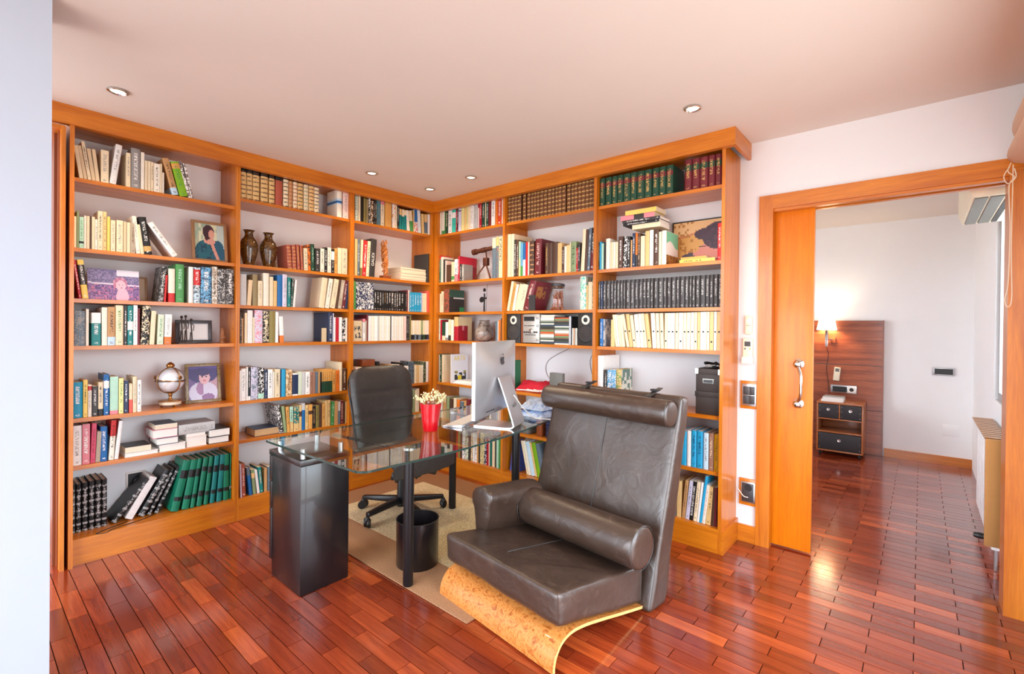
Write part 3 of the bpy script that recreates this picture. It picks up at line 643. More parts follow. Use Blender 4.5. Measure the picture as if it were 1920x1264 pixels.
BOOKS['B2']=[
(-1.3417,-1.3102,0.0308,0.1732,0.175,0.024,-4.4,'l','brick',0,0,0,0,'gold'),
(-1.3078,-1.2782,0.0288,0.1772,0.185,0.024,-3.1,'l','brick',0,0,0,0,'gold'),
(-1.2733,-1.2509,0.0217,0.1852,0.175,0.024,-3.5,'l','brick',0,0,'gold'),
(-1.2458,-1.2282,0.0169,0.1817,0.17,0.024,-3.3,'l','brick',0,0,'gold'),
(-1.2231,-1.1951,0.0273,0.1654,0.135,0.024,-2.2,'p','cream',0,0,'black'),
(-1.1925,-1.1719,0.0198,0.1942,0.135,0.024,-2.4,'p','orange',0,0,0,'black'),
(-1.1693,-1.1406,0.0279,0.2026,0.17,0.024,-1.6,'h','darkgreen',0,0,'mint'),
(-1.138,-1.1009,0.0363,0.1747,0.14,0.024,0,'p','charcoal',0,0,'white'),
(-1.0983,-1.066,0.0315,0.1799,0.135,0.024,0,'p','ivory',0,0,'black'),
(-1.0644,-1.0415,0.0221,0.1921,0.134,0.024,0,'p','black',0,0,'white'),
(-1.0404,-1.0096,0.03,0.1953,0.146,0.024,0,'p','ivory',0,0,'grey'),
(-1.0074,-0.9834,0.0232,0.1867,0.146,0.024,0,'p','black',('white',0.55,0.9),0,'white'),
(-0.9823,-0.9581,0.0234,0.1936,0.131,0.024,0,'p','ochre',0,0,'brown'),
(-0.9553,-0.921,0.0334,0.204,0.135,0.024,0,'p','cream'),
(-0.9193,-0.8717,0.0468,0.2051,0.134,0.024,0,'p','cream',0,0,'grey'),
]
BOOKS['B3']=[
(-1.6622,-1.6223,0.0391,0.2101,0.165,0.024,0,'h','silver'),
(-1.6201,-1.5945,0.0249,0.1743,0.135,0.024,3.4,'p','beige'),
(-1.5837,-1.5511,0.0318,0.215,0.2,0.024,0,'h','khaki'),
(-1.5489,-1.518,0.0301,0.1733,0.14,0.024,0,'p','cream',0,0,'grey'),
(-1.5135,-1.4753,0.0374,0.2307,0.17,0.024,0,'h','ivory'),
(-1.4707,-1.4465,0.0234,0.2088,0.135,0.024,0,'p','cream'),
(-1.4447,-1.4201,0.0237,0.1817,0.136,0.024,0,'p','sand'),
(-1.4178,-1.3826,0.0344,0.2267,0.16,0.024,0,'h','blue'),
(-1.3812,-1.3493,0.0311,0.2334,0.174,0.024,0,'h','lilac',0,0,'grey'),
(-1.3445,-1.3227,0.0209,0.2152,0.145,0.024,0,'p','teal',0,0,'white'),
(-1.3203,-1.3081,0.0114,0.2107,0.135,0.024,2.4,'p','darkgreen',0,0,0,'grey'),
(-1.3071,-1.2924,0.014,0.2007,0.146,0.024,4.6,'p','white'),
(-1.1067,-1.0637,0.0425,0.2344,0.165,0.024,6.7,'h','cream'),
(-1.0583,-1.0255,0.0324,0.2321,0.145,0.024,8.3,'p','ivory',0,0,'grey'),
(-1.0199,-0.9782,0.0416,0.2316,0.135,0.024,9.9,'p','cream',0,0,'grey'),
(-0.9754,-0.9557,0.0191,0.2301,0.135,0.024,7.3,'p','brown'),
(-0.9528,-0.9215,0.0309,0.23,0.135,0.024,8.1,'p','taupe',0,0,'white'),
(-0.9186,-0.8926,0.0254,0.2296,0.135,0.024,7.5,'p','maroon',0,0,'white'),
(-0.8897,-0.8693,0.0197,0.2272,0.145,0.024,4.6,'p','navy'),
]
BOOKS['B4']=[
(-1.6605,-1.6526,0.0071,0.2079,0.135,0.024,0,'p','charcoal',0,0,'white'),
(-1.6518,-1.6417,0.0093,0.1697,0.148,0.024,0,'p','tan'),
(-1.6333,-1.6172,0.0153,0.2064,0.14,0.024,0,'p','cream'),
(-1.6155,-1.5812,0.0335,0.2252,0.176,0.024,0,'h','white'),
(-1.5799,-1.5699,0.0092,0.1781,0.145,0.024,0,'p','cream'),
(-1.569,-1.5162,0.052,0.229,0.16,0.024,0,'h','lilac',0,0,0,'pink'),
(-1.5117,-1.4735,0.0375,0.2217,0.17,0.024,0,'h','black',0,0,'cream','cream'),
(-1.4712,-1.4308,0.0396,0.2239,0.16,0.024,0,'h','olive'),
(-1.429,-1.4089,0.0192,0.2196,0.146,0.024,0,'p','white'),
(-1.3972,-1.3689,0.0276,0.1871,0.13,0.024,-2.6,'p','white',('orange',0.0,0.27)),
(-1.026,-0.9928,0.0324,0.2294,0.24,0.024,0,'h','navy',0,0,'white'),
(-0.9917,-0.9838,0.007,0.2227,0.146,0.024,0,'p','lilac'),
(-0.9827,-0.9692,0.0127,0.1916,0.134,0.024,0,'p','white'),
(-0.9676,-0.9409,0.0258,0.1893,0.145,0.024,0,'p','crimson',0,0,'red'),
(-0.9392,-0.9134,0.025,0.1926,0.135,0.024,0,'p','white'),
(-0.9106,-0.8845,0.0253,0.172,0.145,0.024,0,'p','black',0,0,0,'white'),
(-0.8833,-0.8669,0.0156,0.1885,0.136,0.024,0,'p','ivory'),
]
BOOKS['B5']=[
(-1.662,-1.6524,0.0088,0.2082,0.146,0.028,0,'p','white'),
(-1.6512,-1.6208,0.0296,0.2188,0.174,0.028,0,'h','white',0,0,'grey'),
(-1.6187,-1.608,0.0099,0.2283,0.145,0.028,0,'p','white'),
(-1.6067,-1.5917,0.0142,0.2276,0.149,0.028,0,'p','black',('white',0.0,0.12),0,'white'),
(-1.5896,-1.5429,0.0458,0.2266,0.179,0.028,0,'h','lilac',0,0,0,'slate'),
(-1.5407,-1.5007,0.0392,0.2169,0.175,0.028,0,'h','black',('mint',0.02,0.18),0,0,'white'),
(-1.4985,-1.4782,0.0195,0.2064,0.14,0.028,0,'p','navy',0,0,'white'),
(-1.4768,-1.4439,0.0321,0.2023,0.144,0.028,0,'p','white',0,0,'black'),
(-1.4425,-1.431,0.0107,0.185,0.139,0.028,0,'p','ivory'),
(-1.4286,-1.3927,0.0352,0.2008,0.149,0.028,0,'p','cream',0,0,'black'),
(-1.3917,-1.3832,0.0077,0.2,0.136,0.028,0,'p','navy'),
(-1.3823,-1.3523,0.0292,0.1994,0.166,0.028,0,'h','cyan'),
(-1.3499,-1.3062,0.0428,0.1936,0.14,0.028,0,'p','tan',0,0,'brown','cream'),
(-1.3013,-1.2618,0.0388,0.1636,0.14,0.028,0,'p','white',('navy',0.06,0.94)),
(-1.2593,-1.2327,0.0258,0.1732,0.145,0.028,0,'p','palegreen'),
(-1.2317,-1.2073,0.0236,0.1689,0.14,0.028,0,'p','silver'),
(-1.2053,-1.1713,0.0332,0.1672,0.136,0.028,0,'p','white',0,0,'black'),
(-1.1703,-1.1494,0.02,0.1675,0.14,0.028,0,'p','rosewood',0,0,'brown'),
(-1.1484,-1.1284,0.0192,0.1686,0.146,0.028,0,'p','rosewood'),
(-1.1274,-1.1072,0.0193,0.1647,0.146,0.028,0,'p','slate'),
(-1.1062,-1.0901,0.0152,0.1608,0.146,0.028,0,'p','tan'),
(-1.0891,-1.0772,0.011,0.1597,0.142,0.028,0,'p','black'),
(-1.0751,-1.0594,0.0149,0.1793,0.14,0.028,0,'p','ochre',('darkgreen',0.0,0.48),0,'brown'),
(-1.0588,-1.0431,0.0149,0.1799,0.13,0.028,0,'p','ochre',('darkgreen',0.0,0.48),0,'brown'),
(-1.0425,-1.0266,0.0151,0.1799,0.14,0.028,0,'p','ochre',('darkgreen',0.0,0.48),0,'brown'),
(-1.026,-1.0089,0.0163,0.18,0.13,0.028,0,'p','ochre',('darkgreen',0.0,0.48),0,'brown'),
(-1.0083,-0.99,0.0175,0.18,0.146,0.028,0,'p','ochre',('darkgreen',0.0,0.48),0,'brown'),
(-0.9883,-0.9619,0.0256,0.1688,0.134,0.028,0,'p','ochre',0,0,'brown'),
(-0.9591,-0.9307,0.0276,0.167,0.13,0.028,0,'p','orange',0,0,'brown'),
(-0.9278,-0.9048,0.0222,0.2287,0.22,0.028,0,'h','cream'),
(-0.9019,-0.8699,0.0312,0.1768,0.13,0.028,0,'p','brown',0,0,'cream'),
]
BOOKS['B6']=[
(-1.386,-1.3623,0.0233,0.2077,0.2,0.028,-9.5,'h','charcoal',0,0,0,'white'),
(-1.3599,-1.3407,0.0185,0.1954,0.135,0.028,-6,'p','sage'),
(-1.3383,-1.3165,0.0211,0.1872,0.14,0.028,-3.7,'p','ochre',0,0,'brown'),
(-1.315,-1.292,0.0222,0.1857,0.144,0.028,-1.6,'p','sand',('mint',0.4,1.0),0,'black'),
(-1.2895,-1.2523,0.0365,0.1797,0.14,0.028,0,'p','teal',('sand',0.0,0.32),0,'black','sand'),
(-1.2498,-1.2322,0.0168,0.1898,0.14,0.028,0,'p','sand',('brown',0.55,0.75)),
(-1.2306,-1.2068,0.0231,0.2,0.134,0.028,0,'p','blue',('silver',0.75,1.0)),
(-1.2042,-1.1811,0.0223,0.1844,0.13,0.028,0,'p','sand',0,0,'brown'),
(-1.1785,-1.1499,0.0278,0.1839,0.14,0.028,0,'p','ochre',('brown',0.6,0.75)),
(-1.1484,-1.1237,0.0239,0.1702,0.134,0.028,0,'p','black',0,0,'tan'),
(-1.1221,-1.0971,0.0242,0.1722,0.144,0.028,0,'p','olive',0,0,'brown'),
(-1.0944,-1.0729,0.0207,0.1843,0.14,0.028,0,'p','brown'),
(-1.0718,-1.0485,0.0225,0.1792,0.146,0.028,0,'p','ochre',0,0,'brown'),
(-1.0469,-1.0266,0.0195,0.1996,0.144,0.028,0,'p','sand'),
(-1.0249,-1.0039,0.0202,0.2024,0.144,0.028,0,'p','sand',0,0,'brown'),
(-1.0017,-0.9737,0.0272,0.1885,0.13,0.028,2.2,'p','green',0,0,'mint'),
(-0.9709,-0.9398,0.0303,0.1885,0.145,0.028,0,'p','tan'),
(-0.9386,-0.918,0.0198,0.1797,0.146,0.028,0,'p','slate',('silver',0.6,1.0)),
(-0.9169,-0.8938,0.0223,0.1852,0.14,0.028,0,'p','maroon',0,0,'cream'),
(-0.8926,-0.8775,0.0143,0.1798,0.146,0.028,0,'p','brown'),
(-0.8751,-0.864,0.0103,0.1752,0.136,0.028,0,'p','sand'),
]
BOOKS['B7']=[
(-1.6515,-1.6407,0.01,0.2259,0.135,0.028,-1.8,'p','lilac'),
(-1.6398,-1.6163,0.0228,0.2269,0.165,0.028,-2.2,'h','brick',0,0,'white'),
(-1.5939,-1.5728,0.0204,0.1917,0.16,0.028,-5.9,'h','blue',('slate',0.72,1.0)),
(-1.5698,-1.55,0.0191,0.1756,0.13,0.028,-5.1,'p','sage',('peach',0.65,0.85)),
(-1.5424,-1.5255,0.0162,0.1676,0.14,0.028,-6.7,'p','white'),
(-1.5224,-1.5022,0.0195,0.1821,0.145,0.028,-5.7,'p','teal',0,0,'cream'),
(-1.4959,-1.477,0.0181,0.1652,0.13,0.028,0,'p','tan'),
(-1.4739,-1.4484,0.0247,0.1703,0.14,0.028,0,'p','slate'),
(-1.4452,-1.4259,0.0185,0.1607,0.13,0.028,0,'p','cream'),
(-1.4129,-1.3802,0.0319,0.1504,0.13,0.028,0,'p','maroon'),
(-1.3769,-1.3503,0.0258,0.1392,0.14,0.028,0,'p','white'),
]
BOOKS['C1']=[
(-0.8058,-0.7816,0.0234,0.2012,0.13,0.024,0,'p','palegreen',0,0,0,'grey'),
(-0.7776,-0.7572,0.0195,0.2145,0.14,0.024,0,'p','cream'),
(-0.7552,-0.7305,0.0238,0.1976,0.135,0.024,0,'p','black'),
(-0.7285,-0.7077,0.0199,0.1978,0.14,0.024,0,'p','olive'),
(-0.7036,-0.6826,0.0201,0.1957,0.14,0.024,0,'p','khaki'),
(-0.6805,-0.6658,0.014,0.2097,0.135,0.024,0,'p','black',0,0,0,'white'),
(-0.6637,-0.636,0.0269,0.1912,0.135,0.024,0,'p','brown',0,0,0,'cream'),
(-0.6317,-0.6188,0.0121,0.1941,0.13,0.024,0,'p','black',0,0,'white'),
(-0.618,-0.6037,0.0135,0.1969,0.146,0.024,0,'p','charcoal',0,0,'cream'),
(-0.6015,-0.5666,0.0341,0.2078,0.14,0.024,0,'p','slate',0,0,0,'teal'),
(-0.5644,-0.529,0.0346,0.2118,0.145,0.024,0,'p','cream',('pink',0.85,1.0),0,'black'),
(-0.5201,-0.4545,0.0648,0.2115,0.175,0.024,0,'h','ochre'),
(-0.4454,-0.413,0.0315,0.2095,0.13,0.024,0,'p','white',0,0,0,'ochre'),
(-0.4107,-0.3981,0.0118,0.2011,0.145,0.024,0,'p','cream'),
(-0.3967,-0.3756,0.0203,0.2116,0.135,0.024,0,'p','black',0,0,'white'),
(-0.3732,-0.351,0.0215,0.1793,0.145,0.024,0,'p','sand',('teal',0.0,0.7)),
(-0.3495,-0.3257,0.0231,0.1795,0.135,0.024,1.7,'p','cream',('teal',0.0,0.65)),
(-0.3233,-0.2953,0.0272,0.1753,0.13,0.024,0,'p','cream',('teal',0.0,0.75)),
(-0.2895,-0.2577,0.0311,0.1797,0.14,0.024,-5.6,'p','ivory'),
(-0.2528,-0.2206,0.0316,0.1825,0.135,0.024,-6.3,'p','cream',('green',0.0,0.5)),
(-0.2196,-0.2096,0.0092,0.1992,0.146,0.024,0,'p','sand'),
(-0.2081,-0.1704,0.037,0.2042,0.145,0.024,-2.7,'p','white',('blue',0.45,1.0),0,0,'red'),
(-0.1653,-0.1321,0.0325,0.21,0.13,0.024,-3.7,'p','white',0,0,0,'paleblue'),
(-0.1192,-0.0933,0.0252,0.1805,0.14,0.024,-3.6,'p','sand'),
(-0.0881,-0.0567,0.0307,0.1829,0.14,0.024,-2,'p','sand',('slate',0.05,0.6)),
(-0.053,-0.03,0.0222,0.1901,0.131,0.024,0,'p','white'),
]
BOOKS['C2']=[
(-0.8177,-0.8077,0.0092,0.2932,0.13,0.024,0,'p','brown'),
(-0.8065,-0.7815,0.0242,0.2963,0.134,0.024,0,'p','sand'),
(-0.7807,-0.7612,0.0187,0.2964,0.146,0.024,0,'p','slate',0,0,'white'),
(-0.758,-0.7387,0.0185,0.2966,0.134,0.024,1.8,'p','cream',('olive',0.0,0.22)),
(-0.7375,-0.7035,0.0332,0.2952,0.174,0.024,3,'h','red',0,0,'white'),
(-0.7014,-0.6763,0.0244,0.2952,0.135,0.024,3.3,'p','cream',0,0,'brown'),
(-0.6742,-0.6209,0.0526,0.3188,0.2,0.024,4,'h','charcoal'),
(-0.0568,-0.033,0.023,0.2667,0.2,0.024,0,'h','charcoal'),
]
BOOKS['C3']=[
(-0.8152,-0.7931,0.0213,0.2298,0.13,0.024,0,'p','green'),
(-0.7891,-0.7648,0.0235,0.2211,0.135,0.024,0,'p','navy',0,0,0,'white'),
(-0.7627,-0.7402,0.0217,0.2228,0.14,0.024,0,'p','navy',0,0,0,'white'),
(-0.739,-0.7134,0.0248,0.2239,0.134,0.024,0,'p','navy',0,0,0,'white'),
(-0.7125,-0.6862,0.0255,0.2252,0.146,0.024,0,'p','navy',0,0,0,'white'),
(-0.685,-0.658,0.0262,0.2266,0.144,0.024,0,'p','navy',0,0,0,'white'),
(-0.6567,-0.6268,0.0291,0.2277,0.135,0.024,0,'p','navy',0,0,0,'white'),
(-0.6225,-0.5988,0.023,0.1724,0.135,0.024,0,'p','black',0,0,'white'),
(-0.5966,-0.5726,0.0232,0.1727,0.135,0.024,0,'p','black',0,0,'white'),
(-0.5704,-0.5484,0.0212,0.1729,0.135,0.024,0,'p','black',0,0,'white'),
(-0.5462,-0.524,0.0214,0.173,0.13,0.024,0,'p','black',0,0,'silver'),
(-0.5218,-0.5038,0.0171,0.1734,0.145,0.024,0,'p','black',0,0,'tan'),
(-0.5025,-0.4813,0.0204,0.1735,0.144,0.024,0,'p','black',0,0,'white'),
(-0.479,-0.4562,0.022,0.1743,0.14,0.024,0,'p','black',0,0,'white'),
(-0.454,-0.424,0.0291,0.1744,0.135,0.024,0,'p','charcoal',0,0,'white'),
(-0.4217,-0.4008,0.0201,0.1749,0.145,0.024,0,'p','black',0,0,'white'),
(-0.3999,-0.3774,0.0217,0.1747,0.136,0.024,0,'p','charcoal',0,0,'white'),
(-0.3764,-0.349,0.0266,0.1747,0.146,0.024,0,'p','black',0,0,'white'),
(-0.3466,-0.3203,0.0255,0.175,0.145,0.024,0,'p','black',0,0,'white'),
(-0.3193,-0.2986,0.0199,0.1755,0.146,0.024,0,'p','black'),
(-0.2972,-0.2865,0.0099,0.1758,0.144,0.024,0,'p','black',0,0,'white'),
(-0.2855,-0.2738,0.0109,0.1908,0.166,0.024,0,'h','maroon'),
(-0.2719,-0.2571,0.0139,0.1917,0.14,0.024,0,'p','blush',0,0,'black'),
(-0.2547,-0.2315,0.0224,0.1748,0.135,0.024,0,'p','cyan',0,0,'white'),
(-0.23,-0.2041,0.0251,0.1756,0.145,0.024,0,'p','cyan',0,0,'white'),
(-0.2026,-0.1749,0.0269,0.1765,0.14,0.024,0,'p','cyan',0,0,'white'),
(-0.1734,-0.147,0.0256,0.1775,0.134,0.024,0,'p','cyan',0,0,'white'),
(-0.1459,-0.1213,0.0238,0.178,0.136,0.024,0,'p','cyan',0,0,'white'),
(-0.1203,-0.1079,0.0116,0.175,0.146,0.024,0,'p','lilac'),
(-0.1058,-0.085,0.02,0.1739,0.13,0.024,0,'p','cream'),
(-0.084,-0.0599,0.0233,0.1744,0.136,0.024,0,'p','cream'),
(-0.0562,-0.03,0.0254,0.1975,0.145,0.024,0,'p','salmon'),
]
BOOKS['C4']=[
(-0.7275,-0.7026,0.0241,0.1845,0.14,0.024,0,'p','white',('pink',0.85,1.0),0,'black'),
(-0.7005,-0.69,0.0097,0.1703,0.145,0.024,0,'p','taupe'),
(-0.6892,-0.6758,0.0126,0.2203,0.2,0.024,0,'h','maroon'),
(-0.6749,-0.6478,0.0263,0.2096,0.138,0.024,0,'p','white'),
(-0.647,-0.6178,0.0283,0.2103,0.136,0.024,0,'p','ivory'),
(-0.617,-0.584,0.0321,0.211,0.146,0.024,0,'p','white'),
(-0.5832,-0.5692,0.0132,0.2119,0.14,0.024,0,'p','silver'),
(-0.5679,-0.548,0.019,0.2122,0.135,0.024,0,'p','ivory'),
(-0.5472,-0.5214,0.025,0.2127,0.146,0.024,0,'p','white'),
(-0.5205,-0.499,0.0207,0.2134,0.146,0.024,0,'p','ivory'),
(-0.4981,-0.4782,0.0191,0.2132,0.136,0.024,0,'p','white'),
(-0.4773,-0.4581,0.0183,0.2137,0.134,0.024,0,'p','ivory'),
(-0.4572,-0.4481,0.0084,0.2142,0.146,0.024,0,'p','black'),
(-0.4467,-0.4283,0.0176,0.2145,0.145,0.024,0,'p','white'),
(-0.4269,-0.4097,0.0164,0.2118,0.144,0.024,0,'p','ivory'),
(-0.4083,-0.3934,0.0141,0.2123,0.144,0.024,0,'p','white'),
(-0.3925,-0.3676,0.0241,0.2127,0.146,0.024,0,'p','ivory'),
(-0.3661,-0.3438,0.0215,0.2133,0.134,0.024,0,'p','white'),
(-0.3424,-0.3199,0.0217,0.2146,0.144,0.024,0,'p','ivory'),
(-0.3185,-0.2885,0.0292,0.2164,0.134,0.024,0,'p','blush'),
(-0.2861,-0.2739,0.0114,0.2192,0.145,0.024,0,'p','black',0,0,'white'),
(-0.2729,-0.2519,0.0203,0.2195,0.136,0.024,0,'p','charcoal',0,0,'grey'),
(-0.2504,-0.2366,0.013,0.2193,0.134,0.024,0,'p','olive'),
(-0.2346,-0.2172,0.0166,0.1803,0.13,0.024,0,'p','cream',('black',0.02,0.28)),
(-0.2157,-0.1972,0.0177,0.1807,0.144,0.024,0,'p','ivory',('black',0.02,0.28)),
(-0.1957,-0.1745,0.0204,0.181,0.144,0.024,0,'p','cream',('slate',0.02,0.3)),
(-0.1735,-0.1542,0.0185,0.1814,0.136,0.024,0,'p','ivory',('black',0.02,0.28)),
(-0.1532,-0.1225,0.0299,0.1818,0.136,0.024,0,'p','cream',('slate',0.02,0.28)),
(-0.1209,-0.1018,0.0183,0.1823,0.135,0.024,0,'p','sage',('black',0.02,0.28)),
(-0.1003,-0.0768,0.0226,0.1827,0.135,0.024,0,'p','cream',('darkgreen',0.02,0.28)),
(-0.0758,-0.0506,0.0244,0.1831,0.146,0.024,0,'p','ivory',('black',0.02,0.28)),
(-0.0495,-0.03,0.0187,0.1836,0.136,0.024,0,'p','ivory',('navy',0.02,0.28)),
]
BOOKS['C5']=[
(-0.808,-0.7879,0.0193,0.1623,0.13,0.026,0,'p','black'),
(-0.7871,-0.7644,0.0219,0.1792,0.146,0.026,0,'p','blush'),
(-0.7636,-0.7184,0.0444,0.1771,0.14,0.026,0,'p','cream'),
(-0.7163,-0.6766,0.0389,0.1752,0.135,0.026,0,'p','sand'),
(-0.6724,-0.6277,0.0439,0.1745,0.14,0.026,0,'p','brown'),
(-0.6256,-0.5976,0.0273,0.1718,0.13,0.026,0,'p','charcoal'),
(-0.5954,-0.556,0.0386,0.1757,0.14,0.026,0,'p','taupe'),
(-0.5516,-0.5116,0.0392,0.1733,0.14,0.026,0,'p','tan'),
(-0.5071,-0.4755,0.0308,0.1746,0.14,0.026,0,'p','sand'),
(-0.471,-0.4343,0.0358,0.1842,0.17,0.026,0,'h','tan'),
(-0.4297,-0.4056,0.0233,0.1781,0.13,0.026,0,'p','cream'),
(-0.4019,-0.3572,0.0439,0.1805,0.13,0.026,0,'p','ivory'),
(-0.3539,-0.3262,0.0269,0.1977,0.136,0.026,0,'p','black',0,0,'white'),
(-0.3253,-0.307,0.0175,0.1923,0.136,0.026,0,'p','charcoal'),
(-0.3046,-0.2603,0.0435,0.1635,0.135,0.026,0,'p','white'),
(-0.2583,-0.2297,0.0278,0.2029,0.13,0.026,0,'p','slate',0,0,0,'black'),
(-0.2287,-0.1978,0.0301,0.2015,0.13,0.026,0,'p','slate',0,0,0,'black'),
(-0.1938,-0.1686,0.0244,0.1654,0.14,0.026,0,'p','cream'),
(-0.166,-0.1431,0.0221,0.1639,0.135,0.026,0,'p','sand'),
(-0.1406,-0.1175,0.0223,0.1626,0.145,0.026,0,'p','cream'),
(-0.1149,-0.0916,0.0225,0.1612,0.135,0.026,0,'p','ivory'),
(-0.089,-0.0623,0.0259,0.1928,0.145,0.026,0,'p','black',0,0,0,'sage'),
(-0.0575,-0.03,0.0267,0.1913,0.145,0.026,0,'p','white'),
]
BOOKS['C6']=[
(-0.8119,-0.8014,0.0097,0.215,0.135,0.026,0,'p','cream'),
(-0.7994,-0.7822,0.0163,0.21,0.14,0.026,0,'p','ivory',('sage',0.0,0.2)),
(-0.7792,-0.7614,0.017,0.19,0.14,0.026,0,'p','cream'),
(-0.7538,-0.7229,0.03,0.18,0.13,0.026,0,'p','tan'),
(-0.7178,-0.6917,0.0252,0.19,0.14,0.026,0,'p','slate'),
(-0.6865,-0.6442,0.0415,0.19,0.14,0.026,0,'p','ivory'),
(-0.6389,-0.6067,0.0314,0.16,0.13,0.026,0,'p','maroon'),
(-0.6012,-0.5521,0.0484,0.17,0.14,0.026,0,'p','olive'),
(-0.5465,-0.5132,0.0326,0.21,0.14,0.026,0,'p','cream'),
(-0.5076,-0.4623,0.0444,0.16,0.13,0.026,0,'p','charcoal'),
(-0.4566,-0.4221,0.0337,0.19,0.14,0.026,0,'p','tan'),
(-0.4163,-0.3754,0.0401,0.2,0.13,0.026,0,'p','white'),
(-0.3696,-0.328,0.0408,0.16,0.13,0.026,0,'p','navy'),
(-0.322,-0.2857,0.0354,0.18,0.13,0.026,0,'p','sand'),
(-0.2797,-0.2367,0.0421,0.19,0.14,0.026,0,'p','cream'),
(-0.2305,-0.1868,0.0429,0.21,0.14,0.026,0,'p','sage'),
(-0.183,-0.1679,0.0144,0.202,0.148,0.026,0,'p','cream'),
(-0.166,-0.1514,0.0138,0.211,0.139,0.026,0,'p','ivory'),
(-0.1495,-0.1348,0.0139,0.213,0.137,0.026,0,'p','cream'),
]
BOOKS['D1']=[
(0.047,0.0676,0.0198,0.221,0.134,0.03,0,'p','ivory'),
(0.0729,0.1116,0.0379,0.221,0.14,0.03,0,'p','ivory',('green',0.0,0.16)),
(0.1126,0.1226,0.0092,0.2199,0.135,0.03,0,'p','green'),
(0.1237,0.1571,0.0326,0.221,0.148,0.03,0,'p','darkgreen',0,0,'cream'),
(0.1623,0.2113,0.0482,0.2194,0.13,0.03,0,'p','white',0,0,'black'),
(0.2138,0.2621,0.0474,0.221,0.13,0.03,0,'p','aqua',('white',0.6,0.83)),
(0.2646,0.2796,0.0143,0.2003,0.13,0.03,0,'p','crimson',0,0,'white'),
(0.2806,0.2946,0.0132,0.2185,0.146,0.03,0,'p','black',0,0,'white'),
(0.2971,0.3343,0.0364,0.221,0.135,0.03,0,'p','lilac',('black',0.82,0.86)),
(0.3368,0.3735,0.0359,0.221,0.135,0.03,0,'p','paleyellow'),
(0.3745,0.4002,0.0249,0.2191,0.136,0.03,0,'p','sand'),
(0.4012,0.4171,0.0151,0.2183,0.131,0.03,0,'p','paleyellow',0,0,'green'),
(0.4195,0.4529,0.0326,0.221,0.145,0.03,0,'p','cream'),
(0.4543,0.4907,0.0356,0.221,0.134,0.03,0,'p','white',0,0,'grey'),
(0.4921,0.542,0.0491,0.221,0.134,0.03,0,'p','silver',0,0,'grey'),
(0.5443,0.5609,0.0158,0.2204,0.13,0.03,0,'p','blush',('crimson',0.8,1.0)),
(0.5627,0.5901,0.0266,0.2207,0.13,0.03,0,'p','crimson',0,0,'white'),
(0.5924,0.6286,0.0354,0.221,0.135,0.03,0,'p','darkgreen',0,0,'white'),
(0.6309,0.6407,0.0091,0.2194,0.14,0.03,0,'p','cream'),
(0.6421,0.6711,0.0282,0.2208,0.145,0.03,0,'p','darkgreen',0,0,'white'),
(0.6719,0.702,0.0292,0.221,0.136,0.03,0,'p','maroon'),
(0.7042,0.7456,0.0406,0.221,0.145,0.03,0,'p','white',0,0,'black'),
(0.7499,0.7749,0.0242,0.221,0.13,0.03,0,'p','orange'),
(0.7758,0.8184,0.0418,0.221,0.13,0.03,0,'p','vermilion',0,0,'white'),
(0.8205,0.8373,0.0161,0.2198,0.135,0.03,0,'p','blush'),
]
BOOKS['D2']=[
(0.047,0.0645,0.0167,0.2544,0.134,0.03,0,'p','pine',('red',0.85,1.0),0,'white'),
(0.0673,0.0983,0.0301,0.2385,0.13,0.03,0,'p','ivory'),
(0.1011,0.1233,0.0215,0.2131,0.13,0.03,0,'p','charcoal'),
(0.1261,0.1427,0.0158,0.1999,0.135,0.03,0,'p','blush'),
(0.1568,0.2113,0.0538,0.1557,0.12,0.02,0,'p','brown'),
(0.2119,0.2488,0.036,0.1788,0.135,0.03,0,'p','cream',('green',0.1,0.28)),
(0.2514,0.2939,0.0417,0.2004,0.145,0.03,0,'p','white',('pink',0.0,0.3),0,'black'),
(0.2966,0.3176,0.0202,0.2255,0.22,0.03,0,'h','crimson',0,0,'white'),
(0.3218,0.3448,0.0222,0.1512,0.1,0.03,0,'p','charcoal',0,0,'white'),
(0.3489,0.3774,0.0276,0.1473,0.11,0.03,0,'p','grey',0,0,'white'),
(0.7165,0.7579,0.0406,0.3405,0.17,0.03,0,'h','slate',('cream',0.75,1.0)),
(0.7602,0.7888,0.0278,0.3456,0.165,0.03,0,'h','slate',('sand',0.78,1.0),0,0,'rosewood'),
(0.7919,0.8434,0.0507,0.3419,0.175,0.03,0,'h','cream'),
]
BOOKS['D3']=[
(0.0522,0.0723,0.0193,0.1744,0.13,0.03,0,'p','cream'),
(0.0748,0.1052,0.0296,0.1951,0.135,0.03,0,'p','cream',0,0,'brown'),
(0.1081,0.1758,0.0669,0.2119,0.2,0.03,0,'h','brick',0,0,0,'darkgreen'),
]
BOOKS['D4']=[
(0.047,0.0634,0.0156,0.2008,0.13,0.03,0,'p','palegreen',0,0,'black'),
(0.0659,0.0859,0.0192,0.189,0.13,0.03,0,'p','crimson'),
(0.0909,0.1354,0.0437,0.1724,0.14,0.03,0,'p','darkgreen',('cream',0.0,0.25)),
(0.1379,0.1745,0.0359,0.1691,0.135,0.03,0,'p','white',('grey',0.0,0.15)),
(0.177,0.2093,0.0316,0.192,0.135,0.03,0,'p','cream',('charcoal',0.0,0.25)),
(0.2122,0.2476,0.0346,0.1887,0.144,0.03,0,'p','ivory'),
(0.2514,0.3033,0.051,0.216,0.18,0.03,0,'h','sand',('crimson',0.0,0.6)),
(0.7644,0.7866,0.0214,0.1769,0.14,0.03,0,'p','slate'),
(0.7886,0.7966,0.0072,0.1754,0.14,0.03,0,'p','white'),
(0.7986,0.8225,0.0231,0.1873,0.145,0.03,0,'p','orange'),
(0.8245,0.8403,0.015,0.202,0.13,0.03,0,'p','brown'),
]
